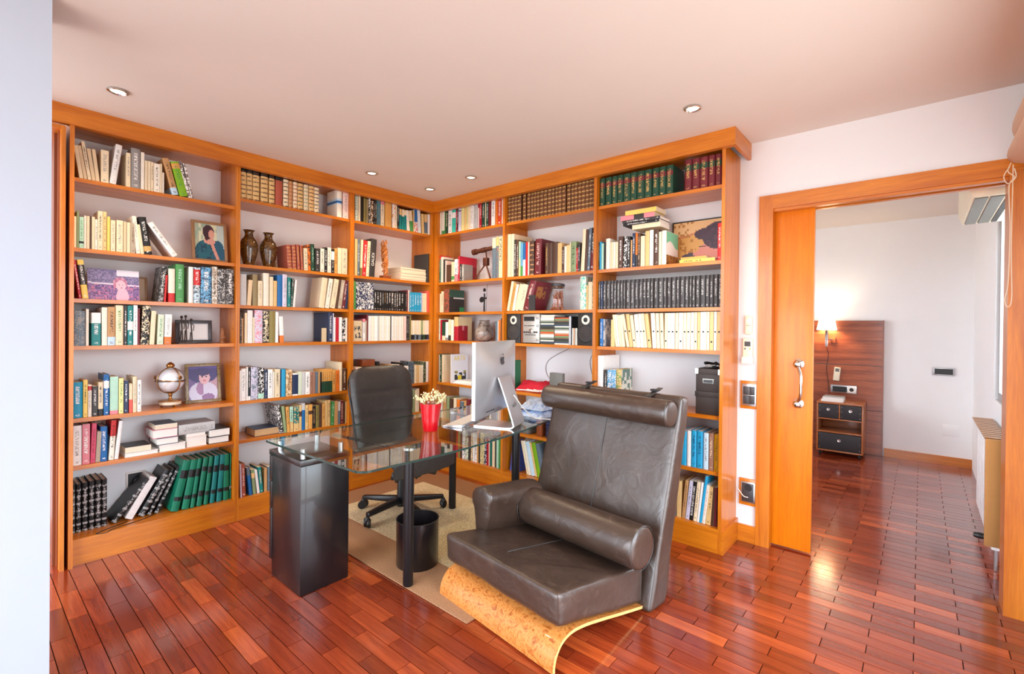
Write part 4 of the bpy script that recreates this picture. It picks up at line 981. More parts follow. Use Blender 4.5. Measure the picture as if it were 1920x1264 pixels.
BOOKS['D5']=[
(0.047,0.052,0.0042,0.2597,0.13,0.03,0,'p','charcoal'),
(0.0526,0.0589,0.0055,0.2534,0.145,0.03,0,'p','ivory'),
(0.0611,0.0894,0.0276,0.2578,0.146,0.03,0,'p','darkgreen',0,0,'cream'),
(0.0921,0.1149,0.022,0.2539,0.14,0.03,0,'p','cream',0,0,'gold'),
]
BOOKS['D6']=[
(0.047,0.0716,0.0238,0.19,0.13,0.03,0,'p','cream'),
(0.0781,0.1044,0.0254,0.19,0.14,0.03,0,'p','ivory'),
(0.1109,0.1562,0.0445,0.19,0.13,0.03,0,'p','tan'),
(0.1626,0.2009,0.0375,0.2,0.13,0.03,0,'p','sage'),
(0.2072,0.2513,0.0432,0.19,0.14,0.03,0,'p','brown'),
(0.2575,0.2947,0.0364,0.2,0.14,0.03,0,'p','cream'),
(0.3009,0.3376,0.0359,0.19,0.13,0.03,0,'p','orange'),
(0.3437,0.386,0.0415,0.18,0.14,0.03,0,'p','slate'),
(0.392,0.4218,0.029,0.19,0.14,0.03,0,'p','tan'),
(0.4277,0.4689,0.0404,0.21,0.14,0.03,0,'p','maroon'),
(0.4747,0.5153,0.0398,0.17,0.14,0.03,0,'p','sand'),
(0.5211,0.5611,0.0392,0.18,0.14,0.03,0,'p','charcoal'),
(0.5668,0.595,0.0274,0.19,0.14,0.03,0,'p','olive'),
(0.6006,0.6397,0.0382,0.21,0.14,0.03,0,'p','crimson'),
(0.6452,0.6728,0.0267,0.17,0.14,0.03,0,'p','cream'),
(0.7001,0.7217,0.0209,0.17,0.14,0.03,0,'p','cream'),
(0.7244,0.7486,0.0234,0.185,0.145,0.03,0,'p','brown'),
(0.7513,0.7753,0.0232,0.185,0.135,0.03,0,'p','charcoal'),
(0.7779,0.7964,0.0177,0.185,0.145,0.03,0,'p','slate'),
(0.799,0.8148,0.015,0.215,0.145,0.03,0,'p','sand'),
(0.8174,0.8331,0.0149,0.21,0.14,0.03,0,'p','orange'),
(0.8357,0.8538,0.0174,0.205,0.135,0.03,0,'p','orange'),
]
BOOKS['D7']=[
(0.2177,0.2428,0.0243,0.26,0.13,0.035,0,'p','cream'),
(0.249,0.2781,0.0283,0.25,0.14,0.035,0,'p','tan'),
(0.28,0.2892,0.0084,0.24,0.13,0.035,0,'p','ivory'),
(0.2905,0.3082,0.017,0.239,0.131,0.035,0,'p','red'),
(0.3107,0.3442,0.0327,0.23,0.14,0.035,0,'p','olive'),
(0.3472,0.3683,0.0203,0.23,0.14,0.035,0,'p','brown'),
(0.3713,0.4071,0.035,0.27,0.14,0.035,0,'p','white',0,0,0,'slate'),
(0.4083,0.4484,0.0393,0.224,0.146,0.035,0,'p','palegreen',0,0,0,'charcoal'),
(0.4513,0.4776,0.0254,0.255,0.135,0.035,0,'p','charcoal'),
(0.4805,0.5036,0.0223,0.245,0.145,0.035,0,'p','cream',0,0,0,'olive'),
(0.5053,0.5248,0.0187,0.246,0.144,0.035,0,'p','white'),
(0.5294,0.555,0.0248,0.24,0.13,0.035,0,'p','white',0,0,'black'),
(0.5567,0.5737,0.0162,0.276,0.134,0.035,0,'p','ochre'),
(0.5748,0.5917,0.0161,0.26,0.13,0.035,0,'p','charcoal'),
(0.5945,0.6417,0.0465,0.265,0.145,0.035,0,'p','paleyellow',0,0,0,'grey'),
(0.6445,0.6692,0.0239,0.235,0.135,0.035,0,'p','navy',0,0,0,'white'),
(0.6719,0.6937,0.021,0.225,0.145,0.035,0,'p','crimson'),
(0.6954,0.7073,0.0111,0.226,0.144,0.035,0,'p','blush'),
(0.71,0.7315,0.0207,0.235,0.135,0.035,0,'p','pine'),
(0.7368,0.7661,0.0285,0.225,0.145,0.035,0,'p','cream'),
(0.7688,0.782,0.0124,0.225,0.145,0.035,0,'p','charcoal'),
(0.7846,0.8083,0.0228,0.255,0.135,0.035,0,'p','mint'),
(0.8109,0.8281,0.0164,0.245,0.145,0.035,0,'p','green'),
]
BOOKS['E1']=[
(0.887,0.9158,0.028,0.221,0.185,0.03,0,'l','leather',0,0,0,0,'gold'),
(0.9186,0.9529,0.0335,0.221,0.18,0.03,0,'l','leather',0,0,0,0,'gold'),
(0.9541,0.984,0.0292,0.221,0.186,0.03,0,'l','leather',0,0,0,0,'gold'),
(0.9857,1.0259,0.0394,0.221,0.174,0.03,0,'l','leather',0,0,0,0,'gold'),
(1.0425,1.0754,0.0321,0.221,0.18,0.03,0,'l','leather',0,0,0,0,'gold'),
(1.0874,1.1214,0.0332,0.221,0.186,0.03,0,'l','leather',0,0,0,0,'gold'),
(1.1241,1.1507,0.0259,0.221,0.17,0.03,0,'l','leather',0,0,0,0,'gold'),
(1.1518,1.1798,0.0272,0.221,0.186,0.03,0,'l','leather',0,0,0,0,'gold'),
(1.1814,1.2112,0.029,0.221,0.174,0.03,0,'l','leather',0,0,0,0,'gold'),
(1.2138,1.2499,0.0353,0.221,0.18,0.03,0,'l','leather',0,0,0,0,'gold'),
(1.251,1.2856,0.0339,0.221,0.176,0.03,0,'l','leather',0,0,0,0,'gold'),
(1.2882,1.3234,0.0344,0.221,0.185,0.03,0,'l','leather',0,0,0,0,'gold'),
(1.3249,1.3547,0.029,0.221,0.174,0.03,0,'l','leather',0,0,0,0,'gold'),
(1.3581,1.3852,0.0262,0.221,0.185,0.03,0,'l','leather',0,0,0,0,'gold'),
(1.3861,1.4192,0.0322,0.221,0.186,0.03,0,'l','leather',0,0,0,0,'gold'),
(1.4216,1.4551,0.0328,0.221,0.175,0.03,0,'l','leather',0,0,0,0,'gold'),
(1.467,1.5,0.0322,0.221,0.17,0.03,0,'l','leather',0,0,0,0,'gold'),
(1.5038,1.528,0.0234,0.221,0.184,0.03,0,'l','leather',0,0,0,0,'gold'),
(1.5289,1.5603,0.0305,0.221,0.186,0.03,0,'l','leather',0,0,0,0,'gold'),
(1.5626,1.5899,0.0265,0.221,0.175,0.03,0,'l','leather',0,0,0,0,'gold'),
(1.5908,1.6237,0.0321,0.221,0.181,0.03,0,'l','leather',0,0,0,0,'gold'),
(1.6246,1.6548,0.0294,0.221,0.176,0.03,0,'l','leather',0,0,0,0,'gold'),
(1.6557,1.6856,0.0291,0.221,0.186,0.03,0,'l','leather',0,0,0,0,'gold'),
(1.6865,1.7004,0.0131,0.221,0.176,0.03,0,'l','leather',0,0,0,0,'gold'),
]
BOOKS['E2']=[
(0.887,0.9246,0.0368,0.3509,0.166,0.03,0,'h','cream'),
(0.9274,0.9589,0.0306,0.3481,0.24,0.03,0,'h','cream'),
(0.96,0.9843,0.0235,0.2987,0.146,0.03,0,'p','charcoal',0,0,'white'),
(0.9854,1.0084,0.0222,0.2938,0.131,0.03,0,'p','brown',0,0,'white'),
(1.0107,1.029,0.0176,0.2802,0.136,0.03,0,'p','mint',('paleyellow',0.0,0.5)),
(1.0301,1.0539,0.023,0.2674,0.131,0.03,0,'p','skyblue',('green',0.0,0.3)),
(1.055,1.0802,0.0244,0.2583,0.136,0.03,0,'p','white',('blue',0.5,1.0)),
(1.0824,1.103,0.0198,0.266,0.146,0.03,0,'p','red'),
(1.1057,1.1165,0.01,0.2656,0.145,0.03,0,'p','ivory'),
(1.1203,1.1619,0.0408,0.2698,0.176,0.03,0,'l','brown',0,0,0,0,'tan'),
(1.1698,1.23,0.0594,0.2783,0.22,0.03,1.7,'h','maroon',0,0,'blush'),
(1.2736,1.3041,0.0296,0.2392,0.175,0.03,0,'h','brown',0,0,'gold'),
(1.3056,1.3416,0.0352,0.235,0.174,0.03,0,'h','brown'),
(1.3441,1.3885,0.0436,0.2377,0.175,0.03,0,'h','brown'),
(1.3919,1.4297,0.037,0.2265,0.146,0.03,0,'p','sand'),
(1.4321,1.4513,0.0184,0.1923,0.145,0.03,0,'p','brown',0,0,'white'),
(1.4528,1.4728,0.0192,0.1962,0.144,0.03,0,'p','ivory'),
(1.4737,1.4987,0.0242,0.2019,0.136,0.03,0,'p','peach'),
(1.4997,1.5081,0.0076,0.2189,0.131,0.03,0,'p','cream'),
(1.5095,1.5545,0.0442,0.2232,0.174,0.03,0,'h','sage',0,0,'darkgreen'),
(1.5568,1.5706,0.013,0.1738,0.13,0.03,0,'p','red',0,0,'white'),
(1.5715,1.5897,0.0174,0.2034,0.146,0.03,0,'p','charcoal',0,0,'white'),
(1.5933,1.6249,0.0308,0.3015,0.16,0.03,3.1,'h','cream'),
(1.6258,1.6472,0.0206,0.2977,0.146,0.03,2.4,'p','brown'),
(1.6485,1.6715,0.0222,0.3041,0.149,0.03,2.9,'p','slate',0,0,'white'),
(1.6728,1.7035,0.0298,0.3032,0.174,0.03,2.3,'h','maroon',('black',0.45,1.0),0,'white'),
]
BOOKS['E3']=[
(0.887,0.9139,0.0266,0.2438,0.135,0.03,11.6,'p','cream'),
(0.9196,0.9426,0.0226,0.2285,0.145,0.03,11.5,'p','ochre',0,0,'black'),
(0.9455,0.9682,0.0225,0.2187,0.13,0.03,12,'p','ivory'),
(0.9711,1.0048,0.0342,0.2173,0.135,0.03,15,'p','cream'),
(1.0065,1.0548,0.0492,0.2113,0.134,0.03,15.1,'p','cream',0,0,'grey'),
(1.0603,1.1175,0.0591,0.2411,0.22,0.03,17.6,'h','maroon',0,0,'blush'),
(1.5924,1.6418,0.0487,0.2397,0.17,0.03,0,'h','ivory',0,0,0,'aqua'),
(1.6454,1.6574,0.0112,0.1751,0.134,0.03,0,'p','sand'),
(1.6596,1.6948,0.0344,0.1973,0.16,0.03,0,'h','cream'),
(1.697,1.71,0.0123,0.2124,0.135,0.03,0,'p','darkgreen',0,0,0,'cream'),
]
BOOKS['E7']=[
(1.0926,1.1098,0.017,0.27,0.135,0.06,-14,'p','cream'),
(1.1126,1.1373,0.0246,0.27,0.132,0.06,-14,'p','ivory'),
(1.1407,1.1779,0.0376,0.27,0.145,0.06,-14,'p','paleblue'),
(1.1792,1.198,0.0185,0.27,0.146,0.06,-14,'p','sand'),
(1.2013,1.2378,0.0368,0.27,0.135,0.06,-14,'p','lime'),
(1.2411,1.2771,0.0363,0.27,0.135,0.06,-14,'p','slate'),
(1.29,1.3413,0.0505,0.27,0.13,0.06,0,'p','cream'),
(1.3476,1.3916,0.0432,0.27,0.14,0.06,0,'p','tan'),
(1.3979,1.4533,0.0547,0.27,0.14,0.06,0,'p','white'),
(1.4594,1.5077,0.0475,0.27,0.14,0.06,0,'p','maroon'),
]
BOOKS['F1']=[
(1.745,1.7837,0.0379,0.1931,0.176,0.03,0,'v','darkgreen',('maroon',0.66,0.82),0,'gold',0,0,3),
(1.789,1.8358,0.046,0.1924,0.175,0.03,0,'v','darkgreen',('maroon',0.66,0.82),0,'gold',0,0,3),
(1.8394,1.8792,0.039,0.1913,0.176,0.03,0,'v','darkgreen',('maroon',0.66,0.82),0,'gold',0,0,3),
(1.8802,1.9234,0.0424,0.1906,0.176,0.03,0,'v','darkgreen',('maroon',0.66,0.82),0,'gold',0,0,3),
(1.9254,1.9761,0.0499,0.1897,0.186,0.03,0,'v','darkgreen',('maroon',0.66,0.82),0,'gold',0,0,3),
(1.9775,2.0229,0.0446,0.1887,0.184,0.03,0,'v','darkgreen',('maroon',0.66,0.82),0,'gold',0,0,3),
(2.0243,2.0763,0.0512,0.1881,0.185,0.03,0,'v','darkgreen',('maroon',0.66,0.82),0,'gold',0,0,3),
(2.0777,2.1286,0.0501,0.1868,0.174,0.03,0,'v','darkgreen',('maroon',0.66,0.82),0,'gold',0,0,3),
(2.1332,2.1771,0.0431,0.1858,0.174,0.03,0,'v','darkgreen',('maroon',0.66,0.82),0,'gold',0,0,3),
(2.1784,2.2237,0.0445,0.185,0.174,0.03,0,'v','darkgreen',('maroon',0.66,0.82),0,'gold',0,0,3),
(2.2259,2.2715,0.0449,0.1843,0.185,0.03,0,'v','darkgreen',('maroon',0.66,0.82),0,'gold',0,0,3),
(2.3457,2.389,0.0426,0.1921,0.185,0.03,0,'v','maroon',('darkgreen',0.64,0.82),0,'gold',0,0,3),
(2.3911,2.4368,0.0449,0.1911,0.175,0.03,0,'v','maroon',('darkgreen',0.64,0.82),0,'gold',0,0,3),
(2.4384,2.4859,0.0467,0.19,0.176,0.03,0,'v','maroon',('darkgreen',0.64,0.82),0,'gold',0,0,3),
(2.4883,2.5278,0.0388,0.1893,0.174,0.03,0,'v','maroon',('darkgreen',0.64,0.82),0,'gold',0,0,3),
(2.5305,2.5659,0.0346,0.1881,0.171,0.03,0,'v','maroon',('darkgreen',0.64,0.82),0,'gold',0,0,3),
]
BOOKS['F2']=[
(1.743,1.7507,0.0069,0.1934,0.145,0.03,0,'p','charcoal',0,0,'white'),
(1.7523,1.7656,0.0125,0.1964,0.135,0.03,0,'p','cyan'),
(1.7666,1.7841,0.0166,0.1831,0.146,0.03,0,'p','mint'),
(1.7856,1.7962,0.0097,0.1881,0.134,0.03,0,'p','black'),
(1.7998,1.8311,0.0304,0.2121,0.175,0.03,0,'h','ivory'),
(1.8336,1.844,0.0095,0.1838,0.13,0.03,0,'p','cream'),
(1.845,1.8568,0.011,0.1835,0.136,0.03,0,'p','cream'),
(1.8578,1.8746,0.016,0.1831,0.141,0.03,0,'p','ivory'),
(1.8757,1.8949,0.0184,0.182,0.136,0.03,0,'p','cream'),
(1.8974,1.93,0.0317,0.2163,0.135,0.03,0,'p','brown',0,0,'white'),
(1.9324,1.9596,0.0264,0.2121,0.145,0.03,1.6,'p','black',0,0,0,'white'),
(1.9621,1.985,0.0222,0.2088,0.145,0.03,0,'p','black',0,0,'white'),
(1.988,1.9996,0.0108,0.1842,0.134,0.03,0,'p','tan'),
(2.001,2.0203,0.0185,0.2273,0.145,0.03,0,'p','navy',0,0,'white'),
(2.0227,2.038,0.0145,0.227,0.13,0.03,0,'p','orange',('charcoal',0.0,0.35)),
(2.0394,2.056,0.0158,0.2227,0.145,0.03,0,'p','brown',0,0,'cream'),
(2.0598,2.0898,0.0292,0.2004,0.144,0.03,0,'p','cream'),
(2.0926,2.1194,0.026,0.2294,0.134,0.03,0,'p','sand'),
(2.1222,2.1469,0.0239,0.2323,0.146,0.03,0,'p','white'),
(2.151,2.1839,0.0321,0.2309,0.175,0.03,0,'h','brown',0,0,'white'),
(2.1848,2.2008,0.0153,0.2138,0.14,0.03,0,'p','palegreen'),
(2.2026,2.2327,0.0292,0.218,0.2,0.03,0,'h','ivory'),
(2.5485,2.5731,0.0239,0.2208,0.15,0.03,0,'h','red',0,0,'white'),
]
BOOKS['F3']=[
(1.7437,1.7587,0.0143,0.1969,0.18,0.03,0,'v','graphite',0,0,'silver',0,0,4),
(1.7602,1.7789,0.0179,0.1966,0.186,0.03,0,'v','navy',0,0,'silver',0,0,4),
(1.7812,1.8049,0.0229,0.1968,0.17,0.03,0,'v','graphite',0,0,'silver',0,0,4),
(1.8071,1.8364,0.0285,0.1966,0.185,0.03,0,'v','graphite',0,0,'silver',0,0,4),
(1.8401,1.8618,0.0209,0.1968,0.17,0.03,0,'v','graphite',0,0,'silver',0,0,4),
(1.8633,1.8848,0.0207,0.1968,0.186,0.03,0,'v','graphite',0,0,'silver',0,0,4),
(1.887,1.9104,0.0227,0.1967,0.175,0.03,0,'v','graphite',0,0,'silver',0,0,4),
(1.9119,1.9344,0.0217,0.1966,0.17,0.03,0,'v','graphite',0,0,'silver',0,0,4),
(1.9365,1.9526,0.0153,0.1965,0.185,0.03,0,'v','graphite',0,0,'silver',0,0,4),
(1.9553,1.9871,0.031,0.1967,0.176,0.03,0,'v','graphite',0,0,'silver',0,0,4),
(1.9899,2.0171,0.0265,0.1966,0.186,0.03,0,'v','graphite',0,0,'silver',0,0,4),
(2.0192,2.0461,0.0262,0.1962,0.185,0.03,0,'v','graphite',0,0,'silver',0,0,4),
(2.0495,2.0761,0.0258,0.1963,0.17,0.03,0,'v','graphite',0,0,'silver',0,0,4),
(2.0774,2.1011,0.0229,0.1965,0.176,0.03,0,'v','graphite',0,0,'silver',0,0,4),
(2.1024,2.1285,0.0252,0.1963,0.17,0.03,0,'v','graphite',0,0,'silver',0,0,4),
(2.1298,2.1497,0.0192,0.1966,0.176,0.03,0,'v','graphite',0,0,'silver',0,0,4),
(2.1542,2.181,0.026,0.1963,0.17,0.03,0,'v','graphite',0,0,'silver',0,0,4),
(2.1829,2.2162,0.0325,0.1964,0.175,0.03,0,'v','graphite',0,0,'silver',0,0,4),
(2.2174,2.2392,0.0209,0.1962,0.17,0.03,0,'v','graphite',0,0,'silver',0,0,4),
(2.2423,2.2668,0.0238,0.1959,0.17,0.03,0,'v','graphite',0,0,'silver',0,0,4),
(2.2699,2.2983,0.0277,0.196,0.175,0.03,0,'v','graphite',0,0,'silver',0,0,4),
(2.3002,2.3229,0.022,0.1959,0.185,0.03,0,'v','graphite',0,0,'silver',0,0,4),
(2.3253,2.3537,0.0276,0.1962,0.171,0.03,0,'v','graphite',0,0,'silver',0,0,4),
(2.3555,2.38,0.0237,0.1961,0.174,0.03,0,'v','graphite',0,0,'silver',0,0,4),
(2.3823,2.4003,0.0171,0.1961,0.172,0.03,0,'v','graphite',0,0,'silver',0,0,4),
(2.4014,2.4203,0.0181,0.1961,0.181,0.03,0,'v','graphite',0,0,'silver',0,0,4),
(2.422,2.4476,0.0247,0.196,0.189,0.03,0,'v','graphite',0,0,'silver',0,0,4),
(2.4498,2.4795,0.0289,0.1959,0.186,0.03,0,'v','graphite',0,0,'silver',0,0,4),
(2.4812,2.5044,0.0224,0.1957,0.174,0.03,0,'v','graphite',0,0,'silver',0,0,4),
(2.5055,2.5274,0.0211,0.1958,0.186,0.03,0,'v','graphite',0,0,'silver',0,0,4),
(2.529,2.5544,0.0246,0.196,0.185,0.03,0,'v','graphite',0,0,'silver',0,0,4),
(2.5565,2.5747,0.0174,0.1959,0.188,0.03,0,'v','graphite',0,0,'silver',0,0,4),
]
BOOKS['F4']=[
(1.7582,1.783,0.0239,0.1928,0.16,0.03,0,'h','blue',0,0,'white'),
(1.847,1.8759,0.0281,0.1859,0.135,0.03,0,'p','sand'),
(1.8831,1.8995,0.0157,0.2212,0.145,0.03,-6.9,'p','cream'),
(1.9009,1.9151,0.0135,0.2211,0.13,0.03,-7,'p','ivory'),
(1.9165,1.932,0.0148,0.2197,0.136,0.03,-7,'p','cream'),
(1.9334,1.9558,0.0218,0.2184,0.148,0.03,-7.4,'p','cream'),
(1.9676,1.9876,0.0196,0.2252,0.145,0.03,-11.3,'p','cream',0,0,0,0,0,5),
(1.989,2.0122,0.0227,0.2246,0.148,0.03,-8,'p','sand',0,0,0,0,0,5),
(2.0156,2.0379,0.0217,0.216,0.135,0.03,-7.8,'p','cream',0,0,0,0,0,5),
(2.0393,2.068,0.0281,0.2212,0.13,0.03,-6,'p','ivory',0,0,0,0,0,5),
(2.07,2.0886,0.0178,0.224,0.148,0.03,-5.8,'p','ivory',0,0,0,0,0,5),
(2.0899,2.1154,0.025,0.2258,0.138,0.03,-7.4,'p','cream',0,0,0,0,0,5),
(2.1187,2.1433,0.024,0.2255,0.13,0.03,-7.4,'p','sand',0,0,0,0,0,5),
(2.151,2.1785,0.0267,0.2275,0.14,0.03,-4.3,'p','ivory',0,0,0,0,0,5),
(2.1804,2.2025,0.0213,0.2268,0.138,0.03,-3.3,'p','cream',0,0,0,0,0,5),
(2.205,2.2275,0.0217,0.227,0.145,0.03,-2.6,'p','cream',0,0,0,0,0,5),
(2.23,2.2491,0.0184,0.227,0.145,0.03,0,'p','cream',0,0,0,0,0,5),
(2.2504,2.2688,0.0176,0.2267,0.134,0.03,0,'p','white',0,0,0,0,0,5),
(2.27,2.2961,0.0253,0.2271,0.13,0.03,0,'p','ivory',0,0,0,0,0,5),
(2.2991,2.3189,0.019,0.2274,0.134,0.03,0,'p','cream',0,0,0,0,0,5),
(2.3213,2.348,0.0259,0.2283,0.135,0.03,0,'p','ivory',0,0,0,0,0,5),
(2.3498,2.3686,0.018,0.2285,0.139,0.03,0,'p','cream',0,0,0,0,0,5),
(2.3703,2.3948,0.0236,0.2294,0.134,0.03,0,'p','cream',0,0,0,0,0,5),
(2.3965,2.4166,0.0193,0.2303,0.139,0.03,0,'p','ivory',0,0,0,0,0,5),
(2.4178,2.436,0.0174,0.2306,0.14,0.03,0,'p','cream',0,0,0,0,0,5),
(2.4377,2.453,0.0145,0.2315,0.135,0.03,0,'p','sand',0,0,0,0,0,5),
(2.4547,2.491,0.0355,0.2318,0.145,0.03,0,'p','ivory',0,0,0,0,0,5),
(2.4921,2.5086,0.0157,0.2324,0.136,0.03,0,'p','cream',0,0,0,0,0,5),
(2.5103,2.5316,0.0205,0.2328,0.145,0.03,0,'p','sand',0,0,0,0,0,5),
(2.5337,2.5511,0.0165,0.233,0.144,0.03,0,'p','ivory',0,0,0,0,0,5),
(2.5521,2.5768,0.0238,0.233,0.146,0.03,0,'p','sand',0,0,0,0,0,5),
]
BOOKS['F5']=[
(1.7443,1.7879,0.0428,0.3229,0.24,0.03,0,'h','white'),
(1.7983,1.8205,0.0214,0.227,0.16,0.03,0,'p','charcoal',0,0,'white'),
(1.8227,1.8519,0.0284,0.2286,0.17,0.03,0,'p','skyblue',0,0,0,'white'),
(1.8541,1.888,0.0331,0.2306,0.17,0.03,0,'p','skyblue',0,0,0,'white'),
(1.8901,1.927,0.0361,0.2362,0.17,0.03,0,'h','sand',0,0,0,'green'),
]
BOOKS['F6']=[
(1.9785,2.0202,0.0409,0.1655,0.13,0.035,0,'p','slate'),
(2.0254,2.0612,0.0351,0.1724,0.14,0.035,0,'p','blue'),
(2.0663,2.1066,0.0395,0.176,0.14,0.035,0,'p','cyan'),
(2.1115,2.1412,0.0289,0.1827,0.13,0.035,0,'p','cyan'),
(2.1462,2.1803,0.0333,0.1878,0.14,0.035,0,'p','sand'),
(2.1851,2.2187,0.0328,0.1922,0.14,0.035,0,'p','maroon'),
(2.2234,2.2612,0.0369,0.1969,0.14,0.035,0,'p','blue'),
(2.2658,2.3029,0.0362,0.2032,0.13,0.035,0,'p','white'),
(2.3075,2.3393,0.0311,0.2093,0.14,0.035,0,'p','cyan'),
(2.3438,2.3774,0.0328,0.2125,0.17,0.035,0,'h','cyan'),
(2.3797,2.4039,0.0235,0.2178,0.17,0.035,0,'h','white'),
(2.4061,2.4367,0.0297,0.2239,0.17,0.035,0,'h','cyan',0,0,'navy'),
(2.4388,2.4753,0.0357,0.2244,0.165,0.035,0,'h','cyan',0,0,'navy'),
(2.4796,2.5091,0.0287,0.2196,0.16,0.035,0,'h','taupe',('paleblue',0.0,1.0),0,'grey','tan'),
(2.5112,2.5383,0.0263,0.2223,0.175,0.035,0,'h','rosewood',0,0,'cream'),
(2.5416,2.5678,0.0255,0.2205,0.164,0.035,0,'h','mustard',0,0,'brown'),
]
BOOKS['F7']=[
(2.1783,2.2134,0.0343,0.1984,0.13,0.035,0,'p','cream'),
(2.2184,2.2529,0.0337,0.2047,0.13,0.035,0,'p','tan'),
(2.2578,2.2869,0.0283,0.2132,0.13,0.035,0,'p','white'),
(2.2917,2.3157,0.0232,0.2205,0.14,0.035,0,'p','slate'),
(2.3205,2.3479,0.0266,0.2267,0.14,0.035,0,'p','sand'),
(2.3512,2.3722,0.0203,0.2393,0.145,0.035,4.9,'p','tan',0,0,'brown'),
(2.3745,2.3976,0.0224,0.2408,0.135,0.035,5.7,'p','lilac',0,0,'slate'),
(2.3999,2.4205,0.0199,0.2432,0.13,0.035,5,'p','black'),
(2.4228,2.4431,0.0197,0.2465,0.14,0.035,5.4,'p','cream',0,0,'brown'),
(2.4445,2.4584,0.0132,0.2475,0.144,0.035,5.9,'p','white'),
(2.4593,2.4745,0.0145,0.2894,0.133,0.035,6.8,'p','cyan'),
(2.4758,2.4944,0.0179,0.239,0.134,0.035,6.4,'p','ivory',0,0,'pink'),
(2.4966,2.525,0.0277,0.2333,0.145,0.035,5.4,'p','sand',0,0,'brown'),
(2.5272,2.5466,0.0187,0.2316,0.135,0.035,2,'p','brown'),
(2.5475,2.5616,0.0133,0.2326,0.146,0.035,0,'p','maroon'),
]
SPINE_TXT = Matrix(((0, -1, 0), (0, 0, -1), (1, 0, 0))).to_euler()
BK = {}
for key, rows in BOOKS.items():
    b, n = key[0], int(key[1]); w_ = BAY[b][0]; z = SHZ[b][n]
    for i, row in enumerate(rows):
        row = list(row) + [0] * (15 - len(row))
        t0, t1, wd, h, d, r, lean, k, ca, b1, b2, ct, cm, cr, s = row
        if k == 'p': name = 'pocket_paperback' if h < .186 else ('slim_paperback' if wd < .0125 else 'paperback_book')
        else: name = KN[k]
        page = 'paperwhite' if ca in ('white', 'ivory', 'lilac', 'cyan', 'skyblue') else ('paperbrown' if ca in ('ochre', 'sand', 'leather', 'tan', 'brown', 'brick', 'olive') else 'paper')
        if s == 4 and not ct: ct = 'silver'
        o = make_book(name, wd, h, d, k, ca, b1 or None, b2 or None, ct or None, cm or None, cr or None, page, None, s)
        place(o, w_, t0, t1, z, r, lean, wd)
        two = ' and ' + cname(b1[0]) if b1 and k in 'ph' and b1[2] - b1[1] > .2 else ''
        tag(o, f"{cname(ca)}{two} {KL[name]}, {ordinal(i)} book from left, {SHN[n]} shelf, {BAYNAME[b]}", 'book', f"books on the {SHN[n]} shelf of the {BAYNAME[b]}")
        BK[(key, i)] = (o, wd, h)
        if s == 5:                                                       # small round emblem low on each cream spine
            MB().lathe([(min(.006, wd * .32), 0), (min(.006, wd * .32), .0003)], 10).build('emblem', M['blackplastic'], o, loc=(wd * .5, -.0001, h * (.48 if i % 4 else .22)), rot=(math.radians(90), 0, 0))
def title(key, i, body, size, mt, z0):
    o, wd, h = BK[(key, i)]; text('title', body, size, mt, o, (wd * .5, -.0006, z0), SPINE_TXT)
M['ink_white'] = mat('white_ink', (240, 238, 232), .5); M['ink_black'] = mat('black_ink', (24, 22, 22), .5); M['ink_yellow'] = mat('yellow_ink', (232, 206, 40), .5); M['ink_red'] = mat('red_ink', (190, 40, 48), .5)
title('C2', 6, 'GAUDI', .036, M['ink_white'], .09); title('D2', 12, 'CRONICA', .042, M['ink_black'], .14); title('A6', 1, 'ANIMAL', .026, M['ink_white'], .06); title('F7', 7, 'BUSKA BAJO LOS CABES', .017, M['ink_white'], .03)
if ('A7', 19) in BK:
    o, wd, h = BK[('A7', 19)]; text('number', '75', .022, M['ink_white'], o, (wd * .5, -.0012, h * .25), (math.radians(90), 0, 0), align='CENTER')

def lying(name, label, w_, a0, a1, z, th, depth, r, ca, pages_front=True, b1=None, ct=None, page='paperwhite', kind='h', yaw=0, group=None, cm=None):
    L_ = a1 - a0; o = make_book(name, th, L_, depth, kind, ca, b1, None, ct, cm, None, page)
    if w_ == 'L':
        if pages_front: m = Matrix(((0, 1, 0), (0, 0, 1), (1, 0, 0))); loc = (-(r + depth), a0, z)
        else: m = Matrix(((0, -1, 0), (0, 0, -1), (1, 0, 0))); loc = (-r, a1, z)
    else:
        if pages_front: m = Matrix(((0, 0, 1), (0, -1, 0), (1, 0, 0))); loc = (a0, r + depth, z)
        else: m = Matrix(((0, 0, -1), (0, 1, 0), (1, 0, 0))); loc = (a1, r, z)
    m4 = Matrix.Rotation(math.radians(yaw), 4, 'Z') @ m.to_4x4(); o.rotation_euler = m4.to_euler(); o.location = (loc[0], loc[1], loc[2] + .0004)
    return tag(o, label, 'book', group)
G6 = 'books lying flat on the sixth shelf of the leftmost bay'; z6 = .536
def A6y(x):                                                             # along-shelf position of a point on that shelf
    return -2.505 + (x - 30) / 1830 * .806
lying('booklet', 'thin white booklet at the bottom of the flat pile beside upright white book', 'L', A6y(560), A6y(925), z6, .022, .17, .04, 'white', group=G6)
lying('paperback_book', 'curled grey-covered paperback on top of the thin white booklet', 'L', A6y(566), A6y(845), z6 + .0225, .034, .16, .045, 'charcoal', page='paper', kind='p', group=G6)
lying('hardback_book', 'lowest white book in the tallest flat pile, sixth shelf, leftmost bay', 'L', A6y(935), A6y(1250), z6, .042, .18, .04, 'white', group=G6)
lying('hardback_book', 'second book up in the tallest flat pile, white pages, dark spine', 'L', A6y(905), A6y(1160), z6 + .0425, .042, .18, .04, 'navy', group=G6)
lying('hardback_book', 'white-paged book with pink cover in the tallest flat pile', 'L', A6y(862), A6y(1156), z6 + .085, .052, .18, .045, 'pink', group=G6)
lying('paperback_book', 'cream-paged paperback with blue-grey cover on top of the tallest flat pile', 'L', A6y(892), A6y(1150), z6 + .1375, .03, .17, .05, 'slate', page='paper', kind='p', group=G6)
